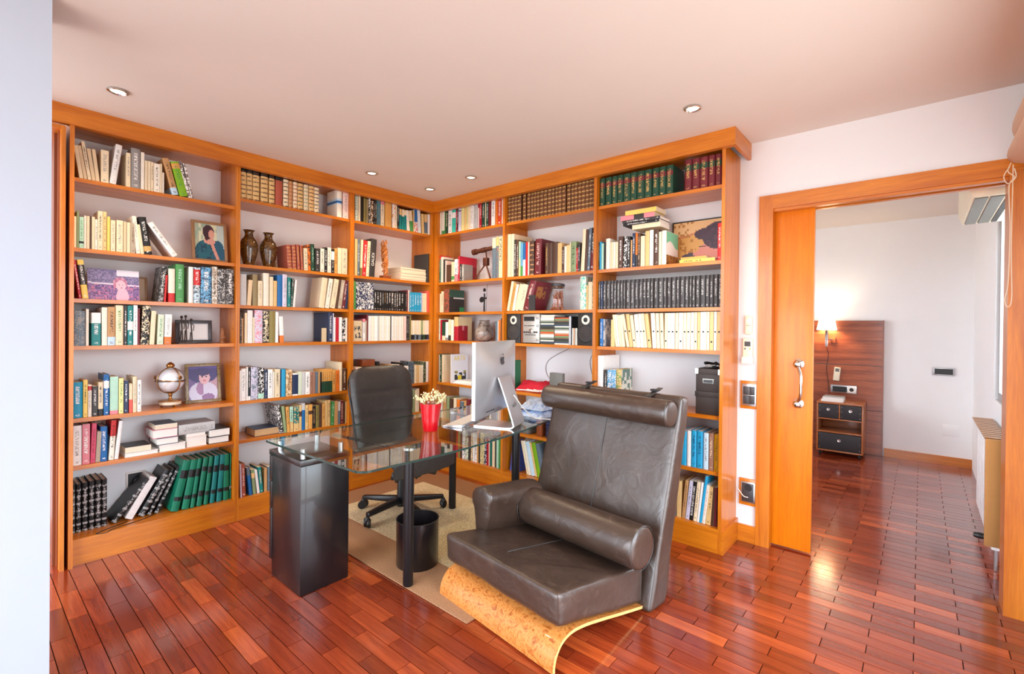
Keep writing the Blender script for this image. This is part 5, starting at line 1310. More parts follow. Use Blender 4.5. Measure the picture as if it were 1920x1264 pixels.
lying('hardback_book', 'white book with pink-grey cover lying under the long pale volume', 'L', A6y(1258), A6y(1518), z6, .066, .17, .045, 'blush', group=G6)
lying('hardback_book', 'long pale grey volume lying across the flat piles, sixth shelf', 'L', A6y(1165), A6y(1622), z6 + .0665 + .019, .062, .18, .045, 'silver', pages_front=False, ct='grey', group=G6)
lying('booklet', 'thin white booklet wedged under the long pale grey volume', 'L', A6y(1262), A6y(1500), z6 + .0664, .0188, .16, .05, 'white', group=G6, kind='p')
lying('hardback_book', 'lower dark-edged white book of the pile near the bay divider', 'L', A6y(1542), A6y(1812), z6, .044, .19, .04, 'black', group=G6)
lying('hardback_book', 'upper white book with dark cover of the pile near the bay divider', 'L', A6y(1545), A6y(1822), z6 + .0445, .05, .2, .035, 'charcoal', group=G6)
lying('hardback_book', 'dark blue book lying flat with aged page edges, sixth shelf, second bay', 'L', -1.555, -1.38, .535, .052, .16, .05, 'navy', page='paperbrown')
# booklets in a pile beside the carved statue
for i in range(9):
    lying('booklet', f'{ordinal(i)} cream booklet from the bottom of the pile beside the carved statue', 'L', -.345 + random.uniform(-.004, .004), -.065 + random.uniform(-.004, .004), 1.73 + i * .0128, .0125, .24, .03 + random.uniform(0, .006), 'cream', pages_front=True, page='paper', kind='p', group='pile of cream booklets on the second shelf')
# stack lying on top of the standing books, rightmost bay
GF = 'books lying on top of the upright row, rightmost bay'; zt = 1.73 + .252
lying('paperback_book', 'cream paperback at the bottom of the stack on top of upright books', 'R', 1.995, 2.19, zt, .03, .15, .035, 'cream', False, page='paperwhite', kind='p', group=GF)
lying('paperback_book', 'lower black paperback with white title in the stack atop upright books', 'R', 1.93, 2.185, zt + .0305, .018, .16, .03, 'black', False, ct='white', kind='p', group=GF)
lying('paperback_book', 'upper black paperback with white title in the stack atop upright books', 'R', 1.925, 2.19, zt + .049, .018, .16, .03, 'charcoal', False, ct='white', kind='p', group=GF)
lying('paperback_book', 'pink and black paperback below the yellow one atop upright books', 'R', 1.91, 2.15, zt + .0675, .032, .15, .035, 'pink', False, b1=('charcoal', .3, .6), page='paper', kind='p', group=GF)
lying('paperback_book', 'yellow paperback topmost of the stack on upright books, rightmost bay', 'R', 1.945, 2.165, zt + .10, .03, .15, .03, 'yellow', False, page='paper', kind='p', group=GF)
lying('paperback_book', 'yellow paperback lying flat in front of the large portrait photograph', 'R', 2.32, 2.535, 1.73, .02, .12, .03, 'yellow', False, kind='p', ct='black')
lying('paperback_book', 'orange-tan paperback lying on the flat yellow one', 'R', 2.325, 2.48, 1.7505, .016, .1, .04, 'ochre', False, kind='p')

# ------------------------------------------------------------------ flat prints, frames
def clampc(c): return tuple(min(1, max(0, v)) for v in c)
def sheet(name, w, h, nx, ny, fn, parent, loc=(0, 0, 0), rot=(0, 0, 0), mt='print', th=.001):
    """flat print standing in the local XZ plane, facing -Y; fn(u, v) gives the ink colour (sRGB 0-255)"""
    vs = [(w * i / nx, 0, h * j / ny) for j in range(ny + 1) for i in range(nx + 1)]; fs = []; cols = []
    for j in range(ny):
        for i in range(nx):
            a = j * (nx + 1) + i; fs.append((a, a + 1, a + nx + 2, a + nx + 1)); cols.append(lin(fn((i + .5) / nx, (j + .5) / ny)))
    b = len(vs); vs += [(0, th, 0), (w, th, 0), (w, th, h), (0, th, h)]; c0, c1, c2, c3 = 0, nx, (ny + 1) * (nx + 1) - 1, ny * (nx + 1)
    fs.append((b, b + 3, b + 2, b + 1)); cols.append(lin((230, 228, 220)))
    me = bpy.data.meshes.new(name); me.from_pydata(vs, [], fs); at_ = me.attributes.new('ink', 'FLOAT_COLOR', 'FACE')
    flat = []
    for c in cols: flat += [*c, 1.]
    at_.data.foreach_set('color', flat); me.materials.append(M[mt]); return link(name, me, None, parent, loc, rot)
rn = random.Random(11)
def hsh(u, v, s=1.): return (math.sin(u * 127.1 * s + v * 311.7 * s) * 43758.5453) % 1
def ell(u, v, cx, cy, rx, ry): return ((u - cx) / rx) ** 2 + ((v - cy) / ry) ** 2 < 1
def woman(u, v):
    c = (206, 208, 176) if u > .15 else (170, 176, 150)
    if v > .55 and hsh(int(u * 14), int(v * 9)) > .6: c = (150, 170, 150)
    if u > .75: c = (180, 196, 190)
    if ell(u, v, .5, .16, .52, .42): c = (24, 92, 108) if hsh(int(u * 20), int(v * 16)) > .35 else (16, 62, 84)
    if ell(u, v, .8, .22, .2, .34): c = (28, 84, 110)
    if ell(u, v, .5, .52, .2, .09): c = (206, 150, 134)
    if abs(u - (.55 + (.5 - v) * .45)) < .055 and v < .48: c = (204, 146, 130)
    if ell(u, v, .47, .78, .2, .2): c = (60, 34, 44)
    if ell(u, v, .57, .72, .1, .13): c = (208, 152, 134)
    if ell(u, v, .4, .7, .08, .17): c = (56, 30, 42)
    return c
def child_wall(u, v):
    g = hsh(int(u * 40), int(v * 28)); c = (96 + 60 * g, 92 + 50 * g, 130 + 50 * g) if v > .55 else (90 + 90 * g, 70 + 70 * g, 120 + 70 * g)
    if v > .8 and u > .55: c = (224, 220, 232)
    if abs(v - (.54 - .04 * u)) < .025: c = (214, 204, 222)
    if v < .5 and g > .82: c = (196, 120, 150)
    if ell(u, v, .66, .12, .12, .3): c = (228, 180, 200)
    if ell(u, v, .62, .56, .14, .2): c = (176, 110, 140) if g > .4 else (206, 150, 170)
    if ell(u, v, .63, .48, .1, .17): c = (232, 186, 200)
    if ell(u, v, .6, .52, .02, .012) or ell(u, v, .67, .52, .02, .012): c = (120, 80, 110)
    if ell(u, v, .64, .42, .025, .01): c = (180, 90, 110)
    return c
def girl(u, v):
    c = (190, 150, 170) if u > .5 else (110, 84, 150)
    if ell(u, v, .5, .8, .55, .3): c = (54, 30, 110)
    if v > .93: c = (78, 56, 140)
    if ell(u, v, .5, .2, .5, .34): c = (214, 214, 238)
    if ell(u, v, .42, .34, .16, .2) and u < .5: c = (168, 122, 170)
    if ell(u, v, .66, .06, .22, .12): c = (140, 96, 150)
    if ell(u, v, .55, .66, .19, .2): c = (228, 188, 196)
    if ell(u, v, .5, .84, .3, .12): c = (50, 26, 100)
    for cx in (.48, .62):
        if ell(u, v, cx, .69, .035, .018): c = (70, 44, 80)
    if ell(u, v, .55, .57, .06, .02): c = (214, 110, 130)
    return c
def man(u, v):
    g = hsh(int(u * 26), int(v * 20)); c = (212, 160, 92) if v < .7 else (226, 184, 130)
    if abs(v - (.62 + u * .3)) < .02: c = (196, 120, 84)
    if u < .4 and g > .78: c = (176, 120, 60)
    if ell(u, v, .32, .1, .22, .2): c = (74, 66, 84)
    if ell(u, v, .72, .25, .3, .3) and u > .42: c = (214, 140, 126)
    if ell(u, v, .42, .27, .07, .05): c = (214, 140, 126)
    if ell(u, v, .78, .64, .28, .3): c = (66, 46, 62) if g > .3 else (84, 60, 74)
    if ell(u, v, .52, .7, .15, .12): c = (72, 50, 64)
    if ell(u, v, .95, .32, .05, .09): c = (196, 116, 104)
    if abs(v - .42) < .015 and .45 < u < .56: c = (90, 60, 60)
    if v < .06 and u > .3: c = (190, 120, 110)
    return c
def frame(name, label, w_, along, r, z, fw, fh, bar, depth, mt, art, back_tilt, yaw=0, nx=36, ny=42, prop=True, mount=0, cat='photo frame'):
    """a standing frame; along = its left bottom corner"""
    base = math.radians(90 if w_ == 'L' else 0); t = thing(name, label, cat, (-r, along, z + .0005) if w_ == 'L' else (along, r, z + .0005), 0)
    t.rotation_euler = (Matrix.Rotation(base + math.radians(yaw), 4, 'Z') @ Matrix.Rotation(math.radians(-back_tilt), 4, 'X')).to_euler()
    if bar:
        MB().box(0, fw, 0, depth, 0, bar).box(0, fw, 0, depth, fh - bar, fh).box(0, bar, 0, depth, bar, fh - bar).box(fw - bar, fw, 0, depth, bar, fh - bar).build('surround', mt, t, bevel=.002, smooth=40)
        box('backing', M['brownpanel'], bar * .5, fw - bar * .5, depth * .6, depth, bar * .5, fh - bar * .5, t)
        if mount: box('mount', M['whiteplastic'], bar, fw - bar, depth * .45, depth * .55, bar, fh - bar, t)
    ib = bar + mount
    sheet('picture', fw - 2 * ib, fh - 2 * ib, nx, ny, art, t, (ib, depth * .4 if bar else 0, ib))
    if prop and back_tilt:
        hh = fh * .7; dd = hh * math.tan(math.radians(back_tilt + 14)); MB().add([(fw * .4, depth, hh), (fw * .6, depth, hh), (fw * .6, depth + .004, hh), (fw * .4, depth + .004, hh), (fw * .4, dd * .75, .012), (fw * .6, dd * .75, .012), (fw * .6, dd * .75 + .004, .012), (fw * .4, dd * .75 + .004, .012)], [(0, 1, 2, 3), (7, 6, 5, 4), (0, 4, 5, 1), (1, 5, 6, 2), (2, 6, 7, 3), (3, 7, 4, 0)]).build('prop_leg', M['brownpanel'], t)
    return t
M['frame_tan'] = mat('tan_frame', (150, 112, 76), .45); M['frame_ornate'] = mottled('ornate_gilt_frame', [(58, 50, 34), (120, 100, 62), (170, 146, 96), (50, 44, 34)], 160, .4, .2); M['frame_dark'] = mat('dark_grey_frame', (62, 60, 64), .4)
frame('framed_photo', 'brown frame with photograph of a dark-haired woman in teal, second shelf', 'L', -1.925, .09, 1.73, .205, .275, .018, .014, M['frame_tan'], woman, 9, yaw=-3)
frame('photo_print', 'unframed colour photograph of a curly-haired child before a stone wall', 'L', -2.437, .05, 1.453, .232, .178, 0, .002, M['frame_tan'], child_wall, 8, nx=56, ny=40, prop=False, cat='photograph')
tq = frame('framed_photo', 'plain brown frame half hidden behind the photograph of the curly-haired child', 'L', -2.24, .17, 1.453, .10, .155, .012, .01, M['frame_tan'], lambda u, v: (176, 146, 116), 6, nx=4, ny=4)
frame('framed_photo', 'dark grey landscape frame with white card behind the slender bronze figures', 'L', -2.0, .13, 1.194, .205, .152, .022, .016, M['frame_dark'], lambda u, v: (236, 236, 234) if .06 < u < .94 and .08 < v < .92 else (214, 214, 214), 5, nx=20, ny=14)
frame('framed_photo', 'ornate gilt frame with photograph of a smiling child in white sleeves', 'L', -1.935, .17, .797, .205, .262, .02, .016, M['frame_ornate'], girl, 11, yaw=-6)
frame('picture_poster', 'large portrait photograph of a curly-haired man in profile, dark frame edge', 'R', 2.172, .27, 1.73, .40, .315, .008, .012, M['blackplastic'], man, 2, nx=60, ny=46, prop=False, cat='picture')
# face-out booklets
def faceout(name, label, w_, along, r, z, w, h, d, mt, art=None):
    t = thing(name, label, 'book', (-r, along, z + .0005) if w_ == 'L' else (along, r, z + .0005), math.radians(90 if w_ == 'L' else 0))
    box('cover', mt, 0, w, .0006, d, 0, h, t)
    if art: sheet('cover_print', w, h, 20, 26, art, t, (0, 0, 0), mt='matprint', th=.0005)
    return t
M['beigecard'] = mat('beige_card', (206, 186, 150), .6); M['charcoalcard'] = mat('charcoal_card', (46, 42, 42), .5)
faceout('booklet', 'small beige booklet facing out before a charcoal book, fourth shelf, second bay', 'L', -1.084, .022, 1.193, .038, .106, .004, M['beigecard'])
faceout('booklet', 'beige booklet with dark scrawled title facing out, fourth shelf, third bay', 'L', -.812, .024, 1.193, .076, .168, .006, M['beigecard'], lambda u, v: (70, 70, 70) if .15 < v < .8 and .12 < u < .88 and hsh(int(u * 9), int(v * 12)) > .62 else (212, 192, 156))
faceout('booklet', 'narrow black booklet standing before the leaning maroon book, third shelf', 'R', 1.125, .023, 1.452, .062, .122, .006, M['charcoalcard'])
# magazine with its cover turned to the room, fourth bay
t = thing('magazine', 'white art magazine with yellow title and figures on its cover, fifth shelf', 'magazine', (.208, .035, .8045))
box('pages', M['paperwhite'], 0, .008, 0, .21, 0, .262, t)
def arte(u, v):
    c = (226, 228, 234)
    if .1 < v < .42 and hsh(int(u * 11), int(v * 14)) > .5 and .1 < u < .9: c = (40, 38, 46)
    if .1 < v < .25 and .38 < u < .62: c = (220, 196, 40)
    if .3 < v < .42 and hsh(int(u * 8), 3) > .6: c = (150, 140, 70)
    return c
sheet('cover', .21, .262, 26, 32, arte, t, (.0092, 0, 0), (0, 0, math.radians(90)), 'matprint', .0006)
text('title', 'ARTE', .062, M['ink_yellow'], t, (.0096, .03, .222), (math.radians(90), 0, math.radians(90)))
for i in range(4):
    MBp = MB().box(0, .30 - .02 * i, 0, .21 - .012 * i, 0, .006)
    q = MBp.build('magazine', M['paperwhite'], None, loc=(.225 + .012 * i, .045 + .006 * i, .8045 + .0064 * i), rot=(0, 0, math.radians((-3, 4, -2, 5)[i])))
    tag(q, f"{['lowest', 'second', 'third', 'topmost'][i]} white magazine lying flat in front of the art magazine", 'magazine', 'flat magazines on the fifth shelf')
# cover pictures turned to the room
def cover_art(key, i, art, label_side=1):
    o, wd, h = BK[(key, i)]; d = o.data.vertices[0].co.y
    sheet('cover_print', d - .012, h - .004, 22, 30, art, o, (wd + .0004, .011, .002), (0, 0, math.radians(90)), 'matprint', .0003)
cover_art('F2', 21 if len(BOOKS['F2']) > 22 else 20, lambda u, v: (124, 206, 170) if v > .62 + .1 * math.sin(u * 5) else ((240, 238, 234) if v > .3 else (176, 124, 60) if hsh(int(u * 12), int(v * 16)) > .35 else (110, 72, 34)))
cover_art('D2', 7, lambda u, v: (196, 24, 54) if v > .68 else ((206, 60, 110) if v > .62 else (150, 16, 32)) if not (v > .8 and .15 < u < .55 and hsh(int(u * 16), int(v * 30)) > .45) else (240, 220, 224))
cover_art('D3', 2, lambda u, v: (44, 84, 68) if v > .66 else ((206, 206, 200) if v > .6 and u > .25 else ((40, 150, 84) if u > .7 and v < .25 else (38, 36, 34))))
cover_art('D4', 6, lambda u, v: (226, 206, 160) if v > .62 or u > .68 else ((214, 130, 140) if abs(u - .34) < .06 and hsh(1, int(v * 14)) > .5 else (156, 20, 40)))
cover_art('E3', 5, lambda u, v: (176, 116, 60) if .15 < u < .72 and .42 < v < .85 and hsh(int(u * 12), int(v * 14)) > .3 else (128, 38, 50))
cover_art('F4', 0, lambda u, v: (150, 160, 180) if hsh(int(u * 8), int(v * 9)) > .6 else (232, 232, 236))
cover_art('F5', 4, lambda u, v: (96, 120, 110) if hsh(int(u * 9), int(v * 9)) > .5 else (206, 206, 190))

# ------------------------------------------------------------------ ornaments
M['vase'] = mottled('vase_lacquer', [(34, 22, 14), (96, 62, 18), (50, 30, 18), (140, 96, 30), (70, 30, 20)], 34, .16, .6, 1.5)
for y, l, s in ((-1.577, 'mottled brown and gold vase with flared neck nearer the bay divider', 1.), (-1.445, 'mottled brown and gold vase with flared neck beside the brick-red books', .99)):
    t = thing('vase', l, 'vase', (-.115, y, 1.7305), 0, 'pair of mottled vases')
    MB().lathe([(.034 * s, .012), (.036 * s, .02), (.05 * s, .07), (.058 * s, .115), (.058 * s, .15), (.05 * s, .18), (.034 * s, .2), (.027 * s, .215), (.026 * s, .23), (.03 * s, .243), (.039 * s, .251), (.035 * s, .252), (.022 * s, .24)], 32).build('body', M['vase'], t, smooth=60)
    MB().lathe([(.041 * s, 0), (.042 * s, .005), (.036 * s, .013)], 32).build('foot', M['vase'], t, smooth=50)
# bronze trio
t = thing('figurine', 'slender bronze trio of standing figures on a small base', 'figurine', (-.06, -1.968, 1.1945))
box('base', M['bronze'], -.012, .012, -.04, .04, 0, .008, t)
for dy, hgt in ((-.022, .185), (.0, .19), (.03, .165)):
    f = MB().tube(bez([(0, dy + .006, .008), (0, dy + .004, hgt * .4), (0, dy, hgt * .75), (0, dy, hgt * .86)]), [.004, .004, .004] * 12 + [.004], 6); f.tube([(0, dy - .006, .008), (0, dy - .002, hgt * .45)], .0035, 6)
    f.lathe([(.001, 0), (.007, .004), (.008, .01), (.006, .016), (.001, .019)], 10, (0, dy, hgt * .86)); f.tube(bez([(0, dy, hgt * .8), (0, dy + .014, hgt * .7), (0, dy + .012, hgt * .5)]), .0026, 5)
    f.build('figure', M['bronze'], t, smooth=60)
# small carving
M['carving'] = mottled('carved_wood', [(92, 52, 26), (150, 92, 50), (120, 70, 36)], 60, .55, .1)
t = thing('carving', 'small brown carved wooden figure beside the bay divider', 'carving', (-.1, -1.745, 1.1945))
MB().lathe([(.016, 0), (.017, .01), (.012, .014), (.016, .03), (.017, .045), (.011, .058), (.012, .064), (.014, .078), (.011, .09), (.009, .1), (.002, .106)], 12).build('body', M['carving'], t, smooth=60); MB().box(-.004, .02, -.012, .012, .03, .05).build('arms', M['carving'], t, bevel=.004, smooth=60)
# armillary globe
t = thing('globe', 'brass armillary globe with pearl-white sphere on a round base', 'globe', (-.13, -2.03, .7975))
M['pearl'] = mottled('pearl_sphere', [(206, 210, 216), (232, 234, 238), (214, 190, 160)], 9, .2, .5)
MB().lathe([(.05, .012), (.058, .016), (.058, .036), (.05, .04), (.024, .042)], 32).build('base', M['creamplastic'], t, smooth=40)
MB().lathe([(.062, .034), (.064, .037), (.062, .041), (.052, .043)], 32).build('base_rim', M['gold'], t, smooth=50)
for k in range(3):
    a = k * 2.09 + .4; MB().lathe([(.006, 0), (.008, .006), (.005, .013)], 8, (.045 * math.cos(a), .045 * math.sin(a), 0)).build('foot', M['gold'], t)
MB().lathe([(.018, .04), (.01, .052), (.007, .066), (.013, .072), (.009, .084), (.02, .094)], 16).build('stem', M['gold'], t, smooth=60)
sp = MB(); sp.lathe([(.0745 * math.sin(math.pi * k / 14), .165 - .0745 * math.cos(math.pi * k / 14)) for k in range(1, 14)], 28); sp.build('sphere', M['pearl'], t, smooth=60)
def ring(r_, tilt, rz, th=.003, wd=.005):
    pts = []
    for k in range(37):
        a = 2 * math.pi * k / 36; p = Vector((r_ * math.cos(a), 0, r_ * math.sin(a))); p.rotate(Matrix.Rotation(tilt, 3, 'X')); p.rotate(Matrix.Rotation(rz, 3, 'Z')); pts.append(p + Vector((0, 0, .165)))
    return MB().tube(pts, th, 6, False)
ring(.083, 0, .4).build('meridian_ring', M['gold'], t, smooth=60); ring(.08, 0, 1.9).build('meridian_ring', M['gold'], t, smooth=60); ring(.079, 1.45, 0).build('horizon_ring', M['gold'], t, smooth=60); ring(.078, 1.57, 0).build('horizon_ring', M['bronze'], t, smooth=60)
MB().lathe([(.012, .245), (.022, .252), (.024, .262), (.016, .272), (.006, .28)], 14).build('finial', M['gold'], t, smooth=60)
for a in (.4, 2.2, 4.1): MB().lathe([(.011, -.003), (.013, 0), (.011, .003)], 14).build('medallion', M['gold'], t, loc=(.084 * math.cos(a), .084 * math.sin(a), .185), rot=(0, 1.57, a))
# carved statue
t = thing('statue', 'tall pierced carved wooden statue on a dark block base', 'statue', (-.07, -.485, 1.7305))
M['honeycarve'] = mottled('honey_carving', [(120, 56, 16), (186, 106, 44), (206, 130, 60), (150, 80, 28)], 70, .45, .2)
MB().box(-.03, .03, -.04, .04, 0, .026).build('base', M['brownpanel'], t, bevel=.002, smooth=40)
st = MB(); rr = random.Random(5)
for k in range(30):
    z0 = .03 + .25 * rr.random(); a = rr.random() * 6.28; R_ = .022 + .008 * rr.random(); pts = [(R_ * .7 * math.cos(a + q * .9) , R_ * math.sin(a + q * .9) - .012 * ((z0 + q * .02) / .3), z0 + q * .022) for q in range(4)]
    st.tube(bez(pts, 3), [.004 + .003 * rr.random() for _ in range(10)], 5)
st.tube(bez([(0, .004, .02), (.004, 0, .12), (-.003, -.006, .22), (0, -.01, .32)], 5), [.017, .018, .019, .018, .018, .017, .017, .018, .017, .016, .016, .015, .015, .014, .012, .01], 9)
st.build('carving', M['honeycarve'], t, smooth=70)
# model telescope on its tripod
t = thing('model_telescope', 'brown model telescope on a small tripod, second shelf right of the corner', 'telescope', (.55, .12, 1.7305))
M['copper'] = mat('aged_copper', (96, 54, 38), .4, .4)
tb = MB(); 
def tubeto(a, b, r0, r1, nm):
    MB().tube([a, b], [r0, r1], 18).build(nm, M['copper'], t, smooth=50)
tubeto((-.12, 0, .262), (.14, .02, .285), .02, .017, 'barrel'); tubeto((-.148, -.002, .2595), (-.11, .001, .263), .026, .026, 'lens_hood'); tubeto((-.05, .006, .2685), (.0, .01, .273), .0225, .0225, 'sleeve'); tubeto((.14, .02, .285), (.17, .022, .2875), .012, .014, 'eyepiece')
MB().tube([(0, .01, .25), (.01, .01, .19)], .006, 8).build('mount', M['copper'], t); MB().box(-.022, .03, -.01, .028, .13, .2).build('head_block', M['copper'], t, bevel=.006, smooth=50)
for a in ((-.1, -.04, 0), (-.03, .12, 0), (.09, -.03, 0)): MB().tube([(.003, .008, .15), a], [.008, .004], 8).build('leg', M['copper'], t)
# dark figure with staff
t = thing('figurine', 'black stylised figure holding a long thin staff, third shelf right of corner', 'figurine', (.535, .13, 1.4525))
MB().tube(bez([(0, 0, 0), (0, 0, .06), (.002, 0, .12), (.002, 0, .165)], 6), [.008] * 6 + [.007] * 12 + [.006], 8).build('body', M['blackplastic'], t, smooth=60)
MB().lathe([(.001, 0), (.012, .006), (.014, .016), (.01, .028), (.001, .034)], 12, (.002, 0, .178)).build('head', M['blackplastic'], t, smooth=60); MB().lathe([(.001, -.006), (.026, -.003), (.026, .003), (.001, .006)], 20).build('shield', M['blackplastic'], t, loc=(-.02, -.01, .11), rot=(1.4, .2, 0))
MB().tube(bez([(.004, 0, .14), (.02, -.004, .115), (.03, -.004, .13)], 4), .0045, 6).build('arm', M['blackplastic'], t); MB().tube([(.026, -.006, .0), (.032, -.004, .12), (.036, -.002, .245)], .0018, 6).build('staff', M['blackplastic'], t)
# grey face vase
M['facevase'] = mottled('raku_glaze', [(50, 44, 42), (140, 126, 116), (166, 152, 142), (150, 136, 126)], 15, .3, .4, 2.)
t = thing('vase', 'grey-brown ceramic vase with dark swirling marks, fourth shelf right of corner', 'vase', (.53, .14, 1.1935))
MB().lathe([(.04, 0), (.062, .01), (.084, .04), (.086, .075), (.074, .115), (.054, .148), (.044, .165), (.044, .178), (.05, .188), (.046, .189), (.04, .175)], 32).build('body', M['facevase'], t, smooth=60)
# jar of rods
t = thing('glass_jar', 'clip-top glass jar full of reddish-brown sticks, third shelf', 'jar', (1.326, .13, 1.4525))
MB().lathe([(.05, 0), (.064, .008), (.068, .03), (.068, .12), (.06, .148), (.052, .16), (.052, .19)], 32, caps=False).build('body', M['jarglass'], t, smooth=60)
MB().lathe([(.05, .0), (.05, .003)], 32).build('bottom', M['jarglass'], t)
MB().lathe([(.054, .188), (.056, .192), (.056, .204), (.04, .21)], 32).build('lid', M['darkplastic'], t, smooth=40); MB().lathe([(.055, .176), (.057, .18), (.055, .184)], 32, caps=False).build('clip_band', M['chrome'], t)
M['sticks'] = mottled('sticks', [(110, 46, 24), (176, 92, 52), (206, 140, 96)], 40, .5)
sm = MB(); rr = random.Random(9)
for k in range(70):
    a, b_ = rr.random() * 6.28, rr.random() * 6.28; r0, r1 = .055 * math.sqrt(rr.random()), .045 * math.sqrt(rr.random()); sm.tube([(r0 * math.cos(a), r0 * math.sin(a), .004), (r1 * math.cos(b_), r1 * math.sin(b_), .11 + .05 * rr.random())], .002, 4)
q = sm.build('sticks', M['sticks'], t); q['kind'] = 'stuff'
# dark brown album / boxes behind the chair, fifth shelf
tag(MB().box(-.2, -.06, -.705, -.585, .98, 1.036).build('album', M['brownpanel'], bevel=.003, smooth=40), 'dark brown album lying on the books behind the office chair', 'album')
tag(MB().box(-.19, -.05, -.575, -.545, .98, 1.015).build('photo_box', M['blackplastic'], bevel=.003, smooth=40), 'small black box beside the brown album on the books', 'box')
# socket behind the black volumes and its cable
t = thing('wall_socket', 'black and white wall socket behind the black volumes, bottom shelf', 'socket', (-.296, -2.17, .33))
MB().box(0, .008, -.05, .05, -.055, .055).build('plate', M['whiteplastic'], t, bevel=.002, smooth=40); MB().box(.008, .012, -.04, .03, -.045, .045).build('socket_face', M['blackplastic'], t); MB().lathe([(.02, 0), (.02, .03), (.012, .034)], 16).build('plug', M['blackplastic'], t, loc=(.012, 0, 0), rot=(0, 1.57, 0))
tag(MB().tube(bez([(-.255, -2.17, .33), (-.22, -2.10, .34), (-.2, -2.06, .3), (-.24, -2.02, .18), (-.1, -2.12, .146), (-.02, -2.32, .146), (.006, -2.36, .142), (-.01, -2.40, .146), (-.09, -2.25, .146)], 8), .0022, 6).build('power_cable', M['blackcord'], smooth=60), 'thin black cable looping over the bottom board of leftmost bay', 'cable')

# ------------------------------------------------------------------ stereo shelf
zs = 1.1935
M['silverpanel'] = mat('silver_panel', (196, 192, 184), .35, .5); M['speakerblack'] = mat('speaker_black', (46, 42, 40), .6); M['cone'] = mat('speaker_cone', (54, 48, 46), .7); M['tweeter'] = mat('tweeter_plate', (222, 214, 200), .4)
def speaker(x0, x1, label):
    t = thing('loudspeaker', label, 'speaker', (x0, .03, zs), 0, 'pair of bookshelf loudspeakers'); w = x1 - x0; h = .235
    MB().box(0, w, 0, .19, 0, h).build('cabinet', [M['speakerblack']], t, bevel=.003, smooth=40)
    def disc(nm, cz, prof, mt): o = MB().lathe(prof, 32).build(nm, mt, t, smooth=40); o.location = (w / 2, 0, cz); o.rotation_euler = (math.radians(90), 0, 0)
    disc('woofer_ring', .085, [(.066, 0), (.066, .004), (.06, .006)], M['blackplastic']); disc('woofer_cone', .085, [(.058, .0062), (.03, .0065), (.018, .010)], M['cone'])
    disc('tweeter_plate', .185, [(.034, 0), (.034, .004), (.018, .005)], M['tweeter']); disc('tweeter_dome', .185, [(.017, .005), (.014, .009), (.005, .012)], M['blackplastic'])
speaker(.893, 1.036, 'bookshelf loudspeaker beside the silver stereo unit'); speaker(1.578, 1.712, 'bookshelf loudspeaker beside the upright discs')
t = thing('stereo_unit', 'silver stereo unit with dark display and round dial, fourth shelf', 'stereo', (1.062, .03, zs))
MB().box(0, .165, 0, .22, .006, .232).build('body', M['silverpanel'], t, bevel=.003, smooth=40)
box('side_cheek', M['brownpanel'], -.016, -.001, -.002, .2, .004, .23, t)
box('display', M['blackplastic'], .012, .115, -.003, .001, .178, .212, t); box('tray_slot', M['blackplastic'], .02, .13, -.002, .001, .066, .071, t)
def dial(nm, x, z, r_, mt): o = MB().lathe([(r_, 0), (r_ * .95, .008), (r_ * .6, .01)], 20).build(nm, mt, t, smooth=40); o.location = (x, 0, z); o.rotation_euler = (math.radians(90), 0, 0)
dial('volume_dial', .085, .098, .02, M['chrome'])
for x in (.018, .04, .062, .12, .14): dial('knob', x, .09, .007, M['darkplastic'])
for x in (.015, .03, .05, .064, .078, .092, .106): box('button', M['darkplastic'], x, x + .009, -.003, .001, .138, .144, t)
for z in (.2, .14, .03): dial('knob', .15, z, .009, M['steel'])
for x in (.01, .14): box('foot', M['blackplastic'], x, x + .02, .01, .03, 0, .006, t)
cdc = [(110, 150, 100), (226, 224, 210), (196, 140, 100), (60, 70, 60), (230, 228, 214), (120, 96, 70), (70, 90, 70), (200, 80, 40), (60, 70, 92), (228, 226, 220), (46, 46, 44), (150, 150, 140)]
M['cd'] = [mat('disc_case_%s' % n, c, .3) for n, c in zip('sage white tan moss ivory brown green orange navy pale black grey'.split(), cdc)]
def cdlabel(i, col): return f"{ordinal(i)} disc case from the bottom of the {col} stack beside the stereo"
cdmesh = {}
def cdcase(i, x, z, k, label, vertical=False):
    key = (k, vertical)
    if key not in cdmesh:
        o = (MB().box(0, .0098, 0, .142, 0, .124) if vertical else MB().box(0, .128, 0, .142, 0, .0098)).build('disc_case', M['cd'][k], None); cdmesh[key] = o
    else:
        o = cdmesh[key].copy(); COL.objects.link(o)
    o.location = (x, .034, z); tag(o, label, 'disc case', 'disc cases beside the stereo')
for i in range(19): cdcase(i, 1.2345, zs + .0004 + i * .0107, (i * 5 + 3) % 12, cdlabel(i, 'first'))
cdcase(19, 1.238, zs + .0004 + 19 * .0107, 1, cdlabel(19, 'first')); cdcase(20, 1.24, zs + .0004 + 20 * .0107, 4, cdlabel(20, 'first'))
for i in range(19): cdcase(i, 1.369, zs + .0004 + i * .0107, (i * 7 + 1) % 12, cdlabel(i, 'second'))
for i in range(4): cdcase(i, 1.527 + i * .0105, zs + .0004, (4, 2, 11, 1)[i], f"{ordinal(i)} upright disc case between the disc stacks and loudspeaker", True)
t = thing('disc_rack', 'grey disc rack holding the two stacks of disc cases', 'rack', (1.362, .034, zs)); box('divider', M['darkplastic'], .001, .006, .0, .14, 0, .21, t); box('side', M['steel'], .1365, .1545, .0, .14, 0, .212, t)

